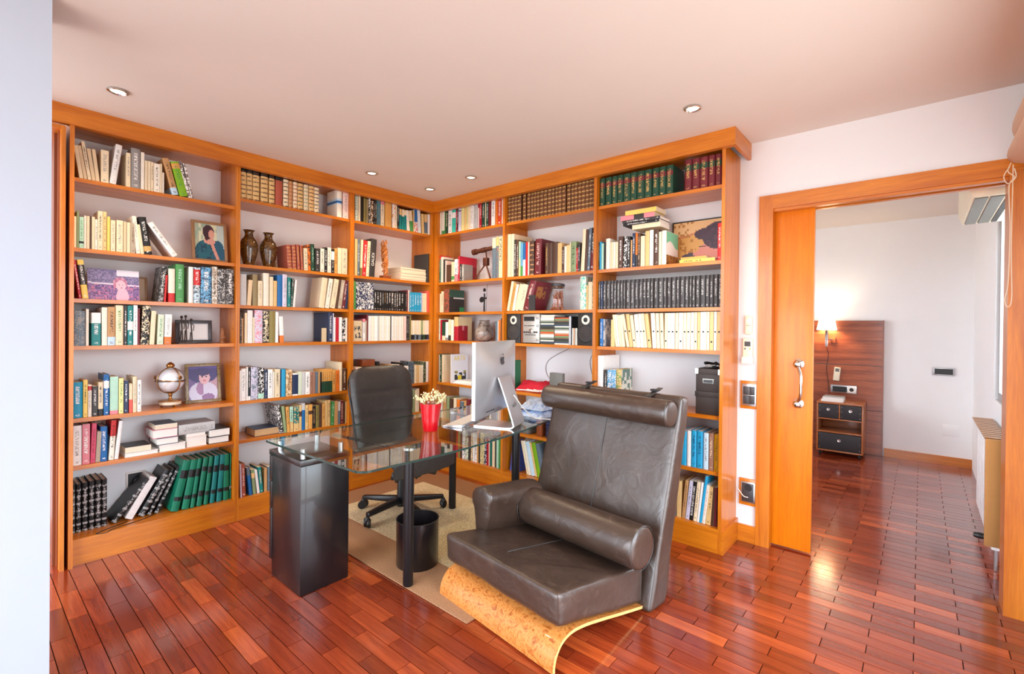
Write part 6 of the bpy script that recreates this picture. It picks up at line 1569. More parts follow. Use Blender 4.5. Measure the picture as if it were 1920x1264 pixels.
# ------------------------------------------------------------------ shelf behind the desk, fifth bay
M['greenboard'] = mat('green_board', (30, 104, 66), .55); M['redcloth'] = mat('red_cloth', (190, 16, 40), .8, noise=.15, nscale=60); M['greybox'] = mat('grey_box', (110, 110, 106), .5)
tag(MB().box(.89, .905, .06, .2, .8045, 1.045).build('folder', M['greenboard'], bevel=.002, smooth=40), 'green folder standing beside the bay divider behind the computer', 'folder')
def crumple(name, mt, x0, x1, y0, y1, z, hfun, n=22, seed=1, th=.0):
    vs = []; fs = []
    for j in range(n + 1):
        for i in range(n + 1):
            u, v = i / n, j / n; e = min(u, 1 - u, v, 1 - v); vs.append((x0 + (x1 - x0) * u, y0 + (y1 - y0) * v, z + .001 + hfun(u, v) * min(1, e * 7)))
    for j in range(n):
        for i in range(n): a = j * (n + 1) + i; fs.append((a, a + 1, a + n + 2, a + n + 1))
    b = len(vs); vs += [(x0, y0, z), (x1, y0, z), (x1, y1, z), (x0, y1, z)]; fs.append((b, b + 3, b + 2, b + 1))
    return MB().add(vs, fs).build(name, mt, None, smooth=70)
def wav(u, v, a, b, s): return .5 + .5 * math.sin(u * a + 2.3 * math.sin(v * b + s) + s)
tag(crumple('cloth', M['redcloth'], .93, 1.29, .09, .25, .8045, lambda u, v: .045 + .03 * wav(u, v, 9, 7, 1) + .008 * wav(u, v, 31, 17, 2)), 'crumpled bright red cloth on the shelf behind the computer', 'cloth')
cbl = MB(); rr = random.Random(4)
pts = [(.96 + .3 * rr.random(), .035 + .05 * rr.random(), .812 + .02 * rr.random()) for _ in range(16)]
tag(MB().tube(bez(pts, 6), .0028, 6).build('cable', M['whitecord'], smooth=60), 'tangled white cable lying before the red cloth', 'cable')
pts = [(1.1 + .18 * rr.random(), .04 + .05 * rr.random(), .812 + .02 * rr.random()) for _ in range(9)]
tag(MB().tube(bez(pts, 6), .0024, 6).build('cable', M['cord'], smooth=60), 'beige coiled cable beside the tangled white one', 'cable')
t = thing('hard_drive', 'dark grey upright box beside the red cloth, fifth shelf', 'box', (1.306, .06, .8045)); MB().box(0, .12, 0, .035, 0, .17).build('case', M['greybox'], t, bevel=.004, smooth=40); box('stand', M['darkplastic'], -.005, .125, -.01, .045, 0, .006, t)
tag(MB().tube(bez([(1.35, .285, 1.168), (1.30, .288, 1.14), (1.21, .29, 1.1), (1.13, .29, 1.05), (1.10, .29, .99), (1.12, .29, .92), (1.2, .27, .87), (1.31, .1, .86)], 8), .0018, 5).build('cable', M['browncord'], smooth=60), 'thin brown cable curving down the wall behind the grey box', 'cable')
tag(MB().tube(bez([(1.60, .288, 1.168), (1.55, .29, 1.12), (1.525, .29, 1.06), (1.54, .29, .98), (1.58, .28, .88), (1.6, .25, .81)], 8), .0018, 5).build('cable', M['browncord'], smooth=60), 'thin brown cable hanging on the wall beside the rightmost bay', 'cable')
# lower shelf odds and ends, fifth bay
M['navybox'] = mat('navy_case', (42, 48, 84), .4)
for i, (x0, x1, h_, k, l) in enumerate(((.93, 1.03, .09, 'blackplastic', 'black case lying on the sixth shelf behind the desk'), (1.04, 1.12, .16, 'greybox', 'pale grey box on the sixth shelf behind the desk'), (1.2, 1.25, .24, 'brownpanel', 'dark brown upright case on the sixth shelf behind the desk'))):
    tag(MB().box(x0, x1, .04, .2, .4735, .4735 + h_).build('storage_case', M[k], bevel=.003, smooth=40), l, 'case')
for i in range(8): tag(MB().box(1.29, 1.45, .04 + .003 * (i % 3), .2, .4737 + i * .024, .4735 + i * .024 + .0225).build('video_case', M['navybox'], bevel=.002, smooth=40), f'{ordinal(i)} navy case from the bottom of the stack behind the armchair', 'case', 'stack of navy cases')
M['bluefilm'] = mat('blue_film', (70, 90, 170), .25)
t = thing('plastic_bag', 'blue plastic bag standing at the divider on the bottom shelf', 'bag', (.91, .06, .1425)); crumple('bag', M['bluefilm'], 0, .09, 0, .12, 0, lambda u, v: .2 + .05 * wav(u, v, 8, 6, 2), 14).parent = t

# storage boxes, rightmost bay
M['boxboard'] = mat('dark_board', (56, 46, 42), .6)
for z0, l, top in ((.8045, 'lower dark board storage box with metal corners, rightmost bay', False), (.9425, 'upper dark board storage box with label holder, rightmost bay', True)):
    t = thing('storage_box', l, 'box', (2.424, .04, z0), 0, 'pair of dark storage boxes')
    MB().box(.003, .15, .003, .23, 0, .118).build('body', M['boxboard'], t, bevel=.002, smooth=40); MB().box(0, .153, 0, .233, .104, .1375).build('lid', M['boxboard'], t, bevel=.002, smooth=40)
    for x in (0, .135): MB().box(x - .0008, x + .0188 - .0008, -.0012, .02, .106, .1378).build('corner', M['chrome'], t)
    if top:
        MB().box(.045, .11, -.001, .003, .05, .078).build('label_holder', M['chrome'], t); box('label_card', M['darkplastic'], .051, .104, -.0018, 0, .056, .072, t)
t = thing('camera_strap', 'heap of black straps and cords on top of the upper storage box', 'strap', (2.43, .05, 1.081)); rr = random.Random(8)
MB().tube(bez([(.02 + .11 * rr.random(), .02 + .15 * rr.random(), .008 + .025 * rr.random()) for _ in range(14)], 5), .008, 6).build('strap', M['blackplastic'], t, smooth=60)
MB().tube(bez([(.02 + .11 * rr.random(), .01 + .08 * rr.random(), .005 + .02 * rr.random()) for _ in range(8)], 5), .002, 5).build('cord', M['whitecord'], t, smooth=60)

# ------------------------------------------------------------------ rug
def rugmat(name, c, s):
    m, nt, b, L = nodes(name); tc = nt.nodes.new('ShaderNodeTexCoord'); nz = nt.nodes.new('ShaderNodeTexNoise'); nz.inputs['Scale'].default_value = s; nz.inputs['Detail'].default_value = 6; L.new(tc.outputs['Object'], nz.inputs['Vector'])
    cr = nt.nodes.new('ShaderNodeValToRGB'); cr.color_ramp.elements[0].position = .3; cr.color_ramp.elements[1].position = .7
    cr.color_ramp.elements[0].color = (*lin([v * .72 for v in c]), 1); cr.color_ramp.elements[1].color = (*lin([min(255, v * 1.15) for v in c]), 1); L.new(nz.outputs['Fac'], cr.inputs[0]); L.new(cr.outputs[0], b.inputs['Base Color'])
    bp = nt.nodes.new('ShaderNodeBump'); bp.inputs['Strength'].default_value = .6; bp.inputs['Distance'].default_value = .004; L.new(nz.outputs['Fac'], bp.inputs['Height']); L.new(bp.outputs[0], b.inputs['Normal']); setp(b, Roughness=.95, Specular_IOR_Level=.1); return m
M['rug_brown'] = rugmat('rug_border', (164, 122, 90), 220); M['rug_cream'] = rugmat('rug_field', (216, 194, 156), 160)
t = thing('rug', 'brown-bordered cream rug under the glass desk', 'rug', (0, 0, 0))
MB().box(.05, 1.96, -1.44, -.075, .0012, .009).build('border', M['rug_brown'], t, bevel=.003, smooth=40)
box('field', M['rug_cream'], .30, 1.72, -1.165, -.345, .009, .0105, t)

# ------------------------------------------------------------------ glass desk
ZG = .722
t = thing('desk', 'clear glass desk top on black tube legs', 'desk', (0, 0, 0))
pts = [(.905, -1.868), (1.70, -1.842)]
pts += [(1.70 + .05 * math.sin(a), -1.792 - .05 * math.cos(a)) for a in (math.radians(d) for d in (20, 45, 70, 90))]
fe = bez([(1.752, -1.72, 0), (1.770, -1.40, 0), (1.752, -1.05, 0), (1.70, -.65, 0), (1.61, -.32, 0), (1.50, -.10, 0)], 8)
pts += [(p.x, p.y) for p in fe] + [(1.42, -.04), (.93, -.04), (.87, -.10), (.868, -.9), (.872, -1.5), (.885, -1.845)]
MB().prism(pts, ZG - .011, ZG).build('top', M['glass'], t)
# darker ground rim of the glass
n_ = len(pts); c_ = (sum(p[0] for p in pts) / n_, sum(p[1] for p in pts) / n_); vs = []; fs = []
for x, y in pts:
    k = .0004 / max(.1, math.hypot(x - c_[0], y - c_[1])); vs += [(x + (x - c_[0]) * k, y + (y - c_[1]) * k, ZG - .0105), (x + (x - c_[0]) * k, y + (y - c_[1]) * k, ZG - .0005)]
fs = [(2 * i, 2 * ((i + 1) % n_), 2 * ((i + 1) % n_) + 1, 2 * i + 1) for i in range(n_)]
MB().add(vs, fs).build('ground_edge', M['glassedge'], t)
for x, y in ((1.517, -1.423), (1.495, -.56), (.914, -.575)):
    z0 = .0112
    MB().lathe([(.024, z0), (.026, z0 + .004), (.026, ZG - .024)], 24, (x, y, 0)).build('leg', M['blackmetal'], t, smooth=40)
    MB().lathe([(.034, ZG - .024), (.034, ZG - .0115)], 24, (x, y, 0)).build('leg_plate', M['steel'], t)
for a, b_ in (((1.517, -1.423), (.93, -1.5)), ((1.495, -.56), (.914, -.575))): MB().tube([(a[0], a[1], ZG - .03), (b_[0], b_[1], ZG - .03)], .008, 8).build('under_rail', M['blackmetal'], t)
t = thing('pedestal_cabinet', 'black lacquered drawer pedestal under the end of the glass desk', 'cabinet', (0, 0, 0))
box('body', M['blacklacquer'], .885, 1.205, -1.828, -1.572, .002, .632, t, bevel=.002); MB().box(.857, 1.207, -1.832, -1.568, .634, .662).build('top', M['blacklacquer'], t, bevel=.002, smooth=40)
for i, (z0, z1) in enumerate(((.085, .355), (.36, .495), (.5, .63))):
    d_ = box('drawer', M['blacklacquer'], .857, .884, -1.83, -1.57, z0, z1, t, bevel=.002); box('pull', M['blackmetal'], .851, .857, -1.74, -1.66, z1 - .02, z1 - .012, d_)
for x, y in ((.92, -1.80), (1.17, -1.80), (.92, -1.60), (1.17, -1.60)): MB().lathe([(.014, .662), (.014, ZG - .0115)], 14, (x, y, 0)).build('spacer', M['steel'], t)
# waste bin
t = thing('waste_bin', 'black cylindrical waste bin beside the desk leg', 'bin', (1.365, -1.245, .0108))
MB().lathe([(.112, 0), (.114, .004), (.116, .245), (.1125, .245), (.1105, .008), (.001, .008)], 40).build('body', M['blacklacquer'], t, smooth=40); MB().lathe([(.1125, .244), (.117, .246), (.117, .249), (.1125, .249)], 40, caps=False).build('rim', M['blackplastic'], t, smooth=40)

# ------------------------------------------------------------------ office chair
CX, CY = .715, -.875
t = thing('office_chair', 'black leather office chair with ribbed high back behind the desk', 'chair', (CX, CY, .0108))
def pad(name, W, H, T, top_r, prof, seams, mt, parent, nx=22, ny=36, taper=(.86, 1.)):
    """upholstered panel: width along y, rising along a profile (x, z)"""
    F = []; B = []
    P_ = bez([(x, 0, z) for x, z in prof], 10)
    def at(v):
        q = v * (len(P_) - 1); i = min(int(q), len(P_) - 2); return P_[i].lerp(P_[i + 1], q - i), (P_[i + 1] - P_[i]).normalized()
    vs = []
    for side in (1, -1):
        for j in range(ny + 1):
            v = j / ny; p, tg = at(v); nrm = Vector((tg.z, 0, -tg.x))
            hw = W / 2 * (taper[0] + (taper[1] - taper[0]) * min(1, v * 1.6))
            dt, db = (1 - v) * H, v * H
            if dt < top_r: hw -= top_r - math.sqrt(max(0, top_r ** 2 - (top_r - dt) ** 2))
            if db < top_r * .6: r_ = top_r * .6; hw -= r_ - math.sqrt(max(0, r_ ** 2 - (r_ - db) ** 2))
            sm_ = sum(math.exp(-((v - s) / .012) ** 2) for s in seams)
            for i in range(nx + 1):
                u = -1 + 2 * i / nx; e = max(0, 1 - abs(u)) ; edge = min(1, e * 5) ** .5; ev = min(1, min(v, 1 - v) * 14) ** .5
                th = T / 2 * (.25 + .75 * edge * ev) - (.007 * sm_ if side == 1 else 0)
                bow = .035 * u * u
                q = p + nrm * (side * th) + Vector((bow, hw * u, 0)); vs.append(q)
    m = (nx + 1); S_ = (ny + 1) * m; fs = []
    for j in range(ny):
        for i in range(nx):
            a = j * m + i; fs.append((a, a + 1, a + m + 1, a + m)); a += S_; fs.append((a, a + m, a + m + 1, a + 1))
    rim = [j * m for j in range(ny + 1)] + [ny * m + i for i in range(1, nx + 1)] + [j * m + nx for j in range(ny - 1, -1, -1)] + [i for i in range(nx - 1, 0, -1)]
    for k in range(len(rim)): a, b_ = rim[k], rim[(k + 1) % len(rim)]; fs.append((a, a + S_, b_ + S_, b_))
    return MB().add(vs, fs).build(name, mt, parent, smooth=60)
pad('backrest', .52, .60, .06, .11, [(-.215, .41), (-.235, .55), (-.25, .72), (-.275, .88), (-.31, 1.012)], (.2, .42, .66), M['leather2'], t)
MB().tube(bez([(-.31, -.2, .99), (-.275, -.255, .9), (-.215, -.262, .72), (-.19, -.24, .5)], 8), .006, 6).build('piping', M['blackplastic'], t, smooth=60)
seat = [(.27, .36), (.262, .415), (.2, .44), (.05, .43), (-.12, .425), (-.2, .44)]
def seat_pad():
    nx, ny = 18, 26; pr = bez([(x, 0, z) for x, z in seat], 6); vs = []; fs = []; n = len(pr)
    for side in (1, -1):
        for j, p in enumerate(pr):
            for i in range(nx + 1):
                u = -1 + 2 * i / nx; e = min(1, max(0, 1 - abs(u)) * 4) ** .5; ej = min(1, min(j, n - 1 - j) * .35) ** .5
                vs.append((p.x, .255 * u, p.z + (side * .032 * (.2 + .8 * e * ej)) - (.02 if side == -1 else 0) + .012 * u * u))
    m = nx + 1; S_ = n * m
    for j in range(n - 1):
        for i in range(nx): a = j * m + i; fs.append((a, a + 1, a + m + 1, a + m)); a += S_; fs.append((a, a + m, a + m + 1, a + 1))
    rim = [j * m for j in range(n)] + [(n - 1) * m + i for i in range(1, nx + 1)] + [j * m + nx for j in range(n - 2, -1, -1)] + [i for i in range(nx - 1, 0, -1)]
    for k in range(len(rim)): a, b_ = rim[k], rim[(k + 1) % len(rim)]; fs.append((a, b_, b_ + S_, a + S_))
    MB().add(vs, fs).build('seat', M['leather2'], t, smooth=60)
seat_pad()
# worn, torn skirt hanging under the front of the seat
rr = random.Random(2); sk = []; fs = []; n = 30
for i in range(n + 1):
    y = -.25 + .5 * i / n; x = .268 - .03 * (abs(y) / .25) ** 3; sk += [(x, y, .385), (x - .004, y, .335), (x - .018, y, .29 + .045 * rr.random() + .02 * abs(y) / .25)]
for i in range(n):
    for k in (0, 1): a = 3 * i + k; fs.append((a, a + 1, a + 4, a + 3))
sko = MB().add(sk, fs).build('torn_skirt', M['leather2'], t, smooth=60); sm_ = sko.modifiers.new('thick', 'SOLIDIFY'); sm_.thickness = .004
MB().box(-.14, .1, -.1, .1, .355, .39).build('mechanism', M['blackplastic'], t, bevel=.008, smooth=50)
MB().tube(bez([(-.1, 0, .36), (-.2, 0, .38), (-.25, 0, .46), (-.262, 0, .6)], 6), .016, 8).build('back_bracket', M['blackmetal'], t, smooth=60)
MB().lathe([(.014, .24), (.014, .36)], 20).build('gas_spring', M['chrome'], t, smooth=40); MB().lathe([(.03, .05), (.031, .06), (.027, .25), (.02, .255)], 24).build('column', M['blackplastic'], t, smooth=40)
for k in range(5):
    a = math.radians(-82 + 72 * k); c, s = math.cos(a), math.sin(a); arm = MB(); w = .021
    def Pq(r, o_, z): return (r * c - o_ * s, r * s + o_ * c, z)
    arm.add([Pq(.02, -w, .075), Pq(.02, w, .075), Pq(.30, w * .8, .068), Pq(.30, -w * .8, .068), Pq(.02, -w, .118), Pq(.02, w, .118), Pq(.30, w * .8, .094), Pq(.30, -w * .8, .094)], [(0, 3, 2, 1), (4, 5, 6, 7), (0, 1, 5, 4), (1, 2, 6, 5), (2, 3, 7, 6), (3, 0, 4, 7)])
    ao = arm.build('base_arm', M['blackmetal'], t, bevel=.004, smooth=40)
    for o_ in (-.017, .017):
        wh = MB().lathe([(.006, -.009), (.026, -.009), (.029, -.004), (.029, .004), (.026, .009), (.006, .009)], 20).build('caster_wheel', M['blackplastic'], ao, smooth=40); wh.location = Pq(.30, o_, .0295); wh.rotation_euler = (math.radians(90), 0, a + .7)
    MB().lathe([(.012, .03), (.02, .05), (.01, .07)], 12, Pq(.30, 0, 0)).build('caster_fork', M['blackplastic'], ao, smooth=40)

# ------------------------------------------------------------------ leather lounge chair
PH = math.radians(263.5); vF = Vector((math.cos(PH), math.sin(PH), 0)); uL = Vector((math.sin(PH), -math.cos(PH), 0))
LO = Vector((2.545, -.846, 0))
t = thing('lounge_chair', 'wide dark brown leather lounge chair with bolsters on a curved burl base', 'armchair', tuple(LO), 0)
t.matrix_world = Matrix(((-uL.x, vF.x, 0, LO.x), (-uL.y, vF.y, 0, LO.y), (0, 0, 1, 0), (0, 0, 0, 1)))
# local frame: -x runs from the right side to the left, +y forward, z up
def hexa(pts8): return MB().add(pts8, [(0, 3, 2, 1), (4, 5, 6, 7), (0, 1, 5, 4), (1, 2, 6, 5), (2, 3, 7, 6), (3, 0, 4, 7)])
def soften(o, lv=2, amp=.0, s=1.):
    m = o.modifiers.new('round', 'SUBSURF'); m.levels = lv; m.render_levels = lv
    if amp:
        tx = bpy.data.textures.new('creases', 'CLOUDS'); tx.noise_scale = s; dm = o.modifiers.new('creases', 'DISPLACE'); dm.texture = tx; dm.strength = amp; dm.mid_level = .5
    return o
WW = .84
def cushion(name, p8, crease, amp=.006, s=.12, cuts=3, mt='leather'):
    bm = bmesh.new(); V = [bm.verts.new(p) for p in p8]
    for f in ((0, 3, 2, 1), (4, 5, 6, 7), (0, 1, 5, 4), (1, 2, 6, 5), (2, 3, 7, 6), (3, 0, 4, 7)): bm.faces.new([V[i] for i in f])
    bmesh.ops.recalc_face_normals(bm, faces=bm.faces)
    bmesh.ops.bevel(bm, geom=list(bm.edges), offset=crease, segments=2, profile=.5, affect='EDGES', clamp_overlap=True)
    long = [e for e in bm.edges if e.calc_length() > crease * 2]
    bmesh.ops.subdivide_edges(bm, edges=long, cuts=cuts, use_grid_fill=True)
    me = bpy.data.meshes.new(name); bm.to_mesh(me); bm.free(); me.materials.append(M[mt]); me.polygons.foreach_set('use_smooth', [True] * len(me.polygons))
    return soften(link(name, me, None, t), 2, amp, s)
# back: a tall wedge leaning back
bk = cushion('back', [(0, -.158, .004), (0, 0, .004), (-WW, 0, .004), (-WW, -.158, .004), (0, -.372, .976), (0, -.285, .985), (-WW, -.285, .985), (-WW, -.372, .976)], .022, .010, .16, 5)
sl = lambda z: -.285 * z / .976
MB().tube([(-.42, sl(z) + .004, z) for z in (.30, .45, .6, .75, .9)], .0028, 6).build('back_seam', M['leather2'], bk)
# seat
sc_ = cushion('seat_cushion', [(-.043, -.02, .035), (-.043, .58, .168), (-.785, .58, .168), (-.785, -.02, .035), (-.043, -.02, .215), (-.043, .585, .305), (-.785, .585, .305), (-.785, -.02, .215)], .02, .012, .14, 5)
MB().tube([(-.42, y, .232 + .148 * y + .003) for y in (.1, .2, .3, .4, .5)], .0028, 6).build('seat_seam', M['leather2'], sc_)
# arm on the far side, rolled over at the top
def arm_sec(y, k):
    z0 = .235 + .14 * y; return [(-.80, y, z0 - .12), (-.695, y, z0), (-.695, y, z0 + .10 * k), (-.672, y, z0 + .145 * k), (-.682, y, z0 + .185 * k), (-.735, y, z0 + .205 * k), (-.80, y, z0 + .195 * k), (-.835, y, z0 + .155 * k), (-.832, y, z0 + .105 * k), (-.80, y, z0 + .08 * k)]
ys = [-.04, .05, .15, .25, .33, .375, .392]; vs = []; fs = []
for y in ys: vs += arm_sec(y, 1.12 - .12 * max(0, y) / .39 if y < .38 else .96)
n = 10
for j in range(len(ys) - 1):
    for i in range(n): a, b_ = j * n + i, j * n + (i + 1) % n; fs.append((a, b_, b_ + n, a + n))
fs += [tuple(range(n - 1, -1, -1)), tuple(range((len(ys) - 1) * n, len(ys) * n))]
ao = MB().add(vs, fs).build('armrest', M['leather'], t, smooth=80); soften(ao, 2, .006, .1)
def bolster(name, x0, x1, y, z, r, amp=.004):
    pr = []; L_ = x1 - x0
    for k, rr_ in ((0, .0), (.0, .55), (.004, .86), (.016, .97), (.035, 1), (.25, 1.0), (.5, 1.01), (.75, 1), (.965, 1), (.984, .97), (.996, .86), (1, .55), (1, .0)): pr.append((max(.001, r * rr_), k * L_))
    o = MB().lathe(pr, 28).build(name, M['leather'], t, smooth=70); o.location = (x0, y, z); o.rotation_euler = (0, math.radians(90), 0); soften(o, 1, amp, .09); 
    for k in (.012, .988): MB().lathe([(r * .985, k * L_ - .002), (r * 1.012, k * L_), (r * .985, k * L_ + .002)], 28, caps=False).build('piping', M['leather2'], o, smooth=60)
    return o
bolster('lumbar_bolster', -.70, .02, .085, .345, .098)
hp = bolster('head_pillow', -.835, -.005, -.20, .905, .068)
for x in (-.60, -.17): MB().add([(x - .014, -.24, .968), (x + .014, -.24, .968), (x + .014, -.37, 1.0), (x - .014, -.37, 1.0), (x - .014, -.24, .973), (x + .014, -.24, .973), (x + .014, -.37, 1.005), (x - .014, -.37, 1.005)], [(0, 3, 2, 1), (4, 5, 6, 7), (0, 1, 5, 4), (1, 2, 6, 5), (2, 3, 7, 6), (3, 0, 4, 7)]).build('pillow_strap', M['leather2'], t)
for x in (-.60, -.17): MB().box(x - .02, x + .02, -.33, -.30, .992, 1.002).build('buckle', M['blackmetal'], t)
# bent plywood base: burl face, pale edges
bp_ = bez([(0, -.03, .018), (0, .15, .058), (0, .30, .093), (0, .42, .118), (0, .50, .124), (0, .555, .108), (0, .588, .074), (0, .602, .036), (0, .604, .009)], 7)
th = .0065; top_ = []; bot_ = []
for i, p in enumerate(bp_):
    tg = (bp_[min(i + 1, len(bp_) - 1)] - bp_[max(0, i - 1)]).normalized(); nr = Vector((0, -tg.z, tg.y)); top_.append(p + nr * th); bot_.append(p - nr * th)
n = len(bp_); mb = MB(); X0, X1 = -.79, -.043; N_ = n
vs = [(X0, p.y, max(.0012, p.z)) for p in top_] + [(X1, p.y, max(.0012, p.z)) for p in top_] + [(X0, p.y, max(.0008, p.z)) for p in bot_] + [(X1, p.y, max(.0008, p.z)) for p in bot_]
mb.add(vs, []); mb.m = 0
mb.f += [(i, i + 1, n + i + 1, n + i) for i in range(n - 1)]; mb.f += [(2 * n + i + 1, 2 * n + i, 3 * n + i, 3 * n + i + 1) for i in range(n - 1)]; mb.mi += [0] * (2 * n - 2)
mb.f += [(n + i, n + i + 1, 3 * n + i + 1, 3 * n + i) for i in range(n - 1)] + [(i + 1, i, 2 * n + i, 2 * n + i + 1) for i in range(n - 1)] + [(0, n, 3 * n, 2 * n), (2 * n - 1, n - 1, 3 * n - 1, 4 * n - 1)]; mb.mi += [1] * (2 * n)
mb.build('curved_base', [M['burl'], M['plyedge']], t, smooth=40)

# ------------------------------------------------------------------ on the desk
t = thing('flower_pot', 'glossy red flower pot with cream dried flowers on the desk', 'flower pot', (1.335, -1.135, ZG + .0004))
MB().lathe([(.042, 0), (.044, .003), (.05, .06), (.057, .115), (.0635, .158), (.0605, .158), (.048, .06), (.04, .012), (.001, .012)], 40).build('pot', M['red'], t, smooth=50)
M['petal'] = mottled('dried_petal', [(196, 176, 110), (236, 224, 180), (226, 206, 150)], 50, .8, 0); M['stemdry'] = mat('dry_stem', (150, 132, 70), .8)
rr = random.Random(6); fl = MB(); stm = MB()
for k in range(26):
    a, e = rr.random() * 6.28, .2 + .75 * rr.random(); l_ = .05 + .035 * rr.random(); base = Vector((.02 * math.cos(a), .02 * math.sin(a), .13)); tip = base + Vector((math.cos(a) * math.sin(e), math.sin(a) * math.sin(e), math.cos(e))) * (l_ + .01)
    stm.tube([base, tip], .0012, 4)
    for q in range(7):
        c = tip + Vector((rr.uniform(-.014, .014), rr.uniform(-.014, .014), rr.uniform(-.012, .012))); r_ = .0035 + .004 * rr.random()
        fl.lathe([(r_ * .3, -r_), (r_, 0), (r_ * .3, r_)], 5, tuple(c))
for a, l_ in ((3.7, .085), (.6, .09), (1.2, .085)):
    for q in range(9):
        c = Vector((math.cos(a) * (.035 + .055 * q / 9), math.sin(a) * (.035 + .055 * q / 9), .15 + l_ * .55 * q / 9)); fl.lathe([(.002, -.006), (.0055, 0), (.002, .007)], 6, tuple(c))
q = stm.build('stems', M['stemdry'], t); q['kind'] = 'stuff'; q = fl.build('dried_flowers', M['petal'], t, smooth=60); q['kind'] = 'stuff'
# desktop computer seen from behind
S0, S1 = Vector((1.615, -1.07, 0)), Vector((1.385, -.462, 0)); ax = (S1 - S0).normalized(); bk_ = Vector((ax.y, -ax.x, 0)); SW = .65; mid = (S0 + S1) / 2
t = thing('desktop_computer', 'silver all-in-one computer seen from behind, with black fruit emblem', 'computer', (mid.x, mid.y, ZG + .0004)); t.rotation_euler = (0, 0, math.atan2(ax.y, ax.x))
# local: x along the screen, -y is the back side
def imac_back(u): return .004 + .036 * (1 - abs(u) ** 2.4)
nx, nz = 26, 18; z0_, z1_ = .082, .512; vs = []; fs = []
for j in range(nz + 1):
    for i in range(nx + 1):
        u = -1 + 2 * i / nx; v = -1 + 2 * j / nz; vs.append((u * SW / 2, -(.012 + .036 * (1 - abs(u) ** 2.2) * (1 - abs(v) ** 2.6)), z0_ + (z1_ - z0_) * j / nz))
b = len(vs)
for j in range(nz + 1):
    for i in range(nx + 1): vs.append((-SW / 2 + SW * i / nx, .008, z0_ + (z1_ - z0_) * j / nz))
m = nx + 1
for j in range(nz):
    for i in range(nx): a = j * m + i; fs.append((a, a + m, a + m + 1, a + 1) if False else (a, a + 1, a + m + 1, a + m)); a += b; fs.append((a, a + m, a + m + 1, a + 1))
rim = [i for i in range(nx + 1)] + [j * m + nx for j in range(1, nz + 1)] + [nz * m + i for i in range(nx - 1, -1, -1)] + [j * m for j in range(nz - 1, 0, -1)]
for k in range(len(rim)): a, c = rim[k], rim[(k + 1) % len(rim)]; fs.append((c, a, a + b, c + b))
MB().add(vs, fs).build('housing', M['alu'], t, smooth=50)
box('screen_glass', M['blacklacquer'], -SW / 2 + .004, SW / 2 - .004, .008, .0125, z0_ + .06, z1_ - .004, t)
# emblem: a bitten fruit outline with leaf
ap = []
for k in range(40):
    a = 2 * math.pi * k / 40; r_ = .026 * (1 + .06 * math.cos(2 * a)); x = r_ * math.cos(a); z = r_ * math.sin(a) * 1.04
    if z > .018 and abs(x) < .008: z -= .004 * (1 - abs(x) / .008)
    d_ = math.hypot(x - .031, z - .005)
    if d_ < .014 and x > 0: x = .031 - math.sqrt(max(0, .014 ** 2 - (z - .005) ** 2)) if abs(z - .005) < .014 else x
    ap.append((x, z))
em = MB(); em.prism([(x, z) for x, z in ap], 0, .0006); em.prism([(.001 + .004 * math.cos(a) * math.cos(.8) - .010 * math.sin(a) * math.sin(.8), .037 + .004 * math.cos(a) * math.sin(.8) + .010 * math.sin(a) * math.cos(.8)) for a in [2 * math.pi * k / 12 for k in range(12)]], 0, .0006)
eo = em.build('emblem', M['blacklacquer'], t); eo.location = (0, -.0482, .395); eo.rotation_euler = (math.radians(90), 0, 0)
eo['label'] = 'black fruit-shaped emblem with a bite and a leaf'
# L-shaped stand with cable hole
sp_ = bez([(0, .10, .004), (0, .0, .004), (0, -.115, .004), (0, -.148, .012), (0, -.150, .035), (0, -.115, .14), (0, -.075, .25), (0, -.055, .30)], 6); th = .004; W2 = .095
vs = []; n = len(sp_)
for i, p in enumerate(sp_):
    tg = (sp_[min(i + 1, n - 1)] - sp_[max(0, i - 1)]).normalized(); nr = Vector((0, -tg.z, tg.y))
    for s in (1, -1):
        for x in (-W2, W2): vs.append((x, (p + nr * th * s).y, max(.0002, (p + nr * th * s).z)))
fs = []
for i in range(n - 1):
    a = 4 * i; c = a + 4; fs += [(a, a + 1, c + 1, c), (a + 3, a + 2, c + 2, c + 3), (a + 1, a + 3, c + 3, c + 1), (a + 2, a, c, c + 2)]
fs += [(0, 2, 3, 1), (4 * n - 4, 4 * n - 3, 4 * n - 1, 4 * n - 2)]
MB().add(vs, fs).build('stand', M['alu'], t, smooth=35)
ho = MB().lathe([(.021, 0), (.021, .001)], 24).build('cable_hole', M['greybox'], t); ho.location = (0, -.128, .125); ho.rotation_euler = (math.radians(90 + 18), 0, 0); 
pt = MB()
for i in range(7): pt.box(-.31 + .018 * i, -.3 + .018 * i, -.0262, -.024, .1, .106)
po = pt.build('ports', M['blackplastic'], t); po['kind'] = 'stuff'; po.location = (.085, -.012, .012)
tag(MB().tube(bez([(1.62, -.73, ZG + .19), (1.60, -.62, ZG + .10), (1.60, -.5, ZG + .02), (1.66, -.42, ZG + .006), (1.70, -.40, ZG - .01), (1.72, -.385, .62), (1.70, -.37, .42), (1.66, -.35, .12), (1.5, -.3, .016)], 8), .0042, 8).build('power_cable', M['whitecord'], smooth=60), 'thick white cable arching from the computer over the desk edge', 'cable')
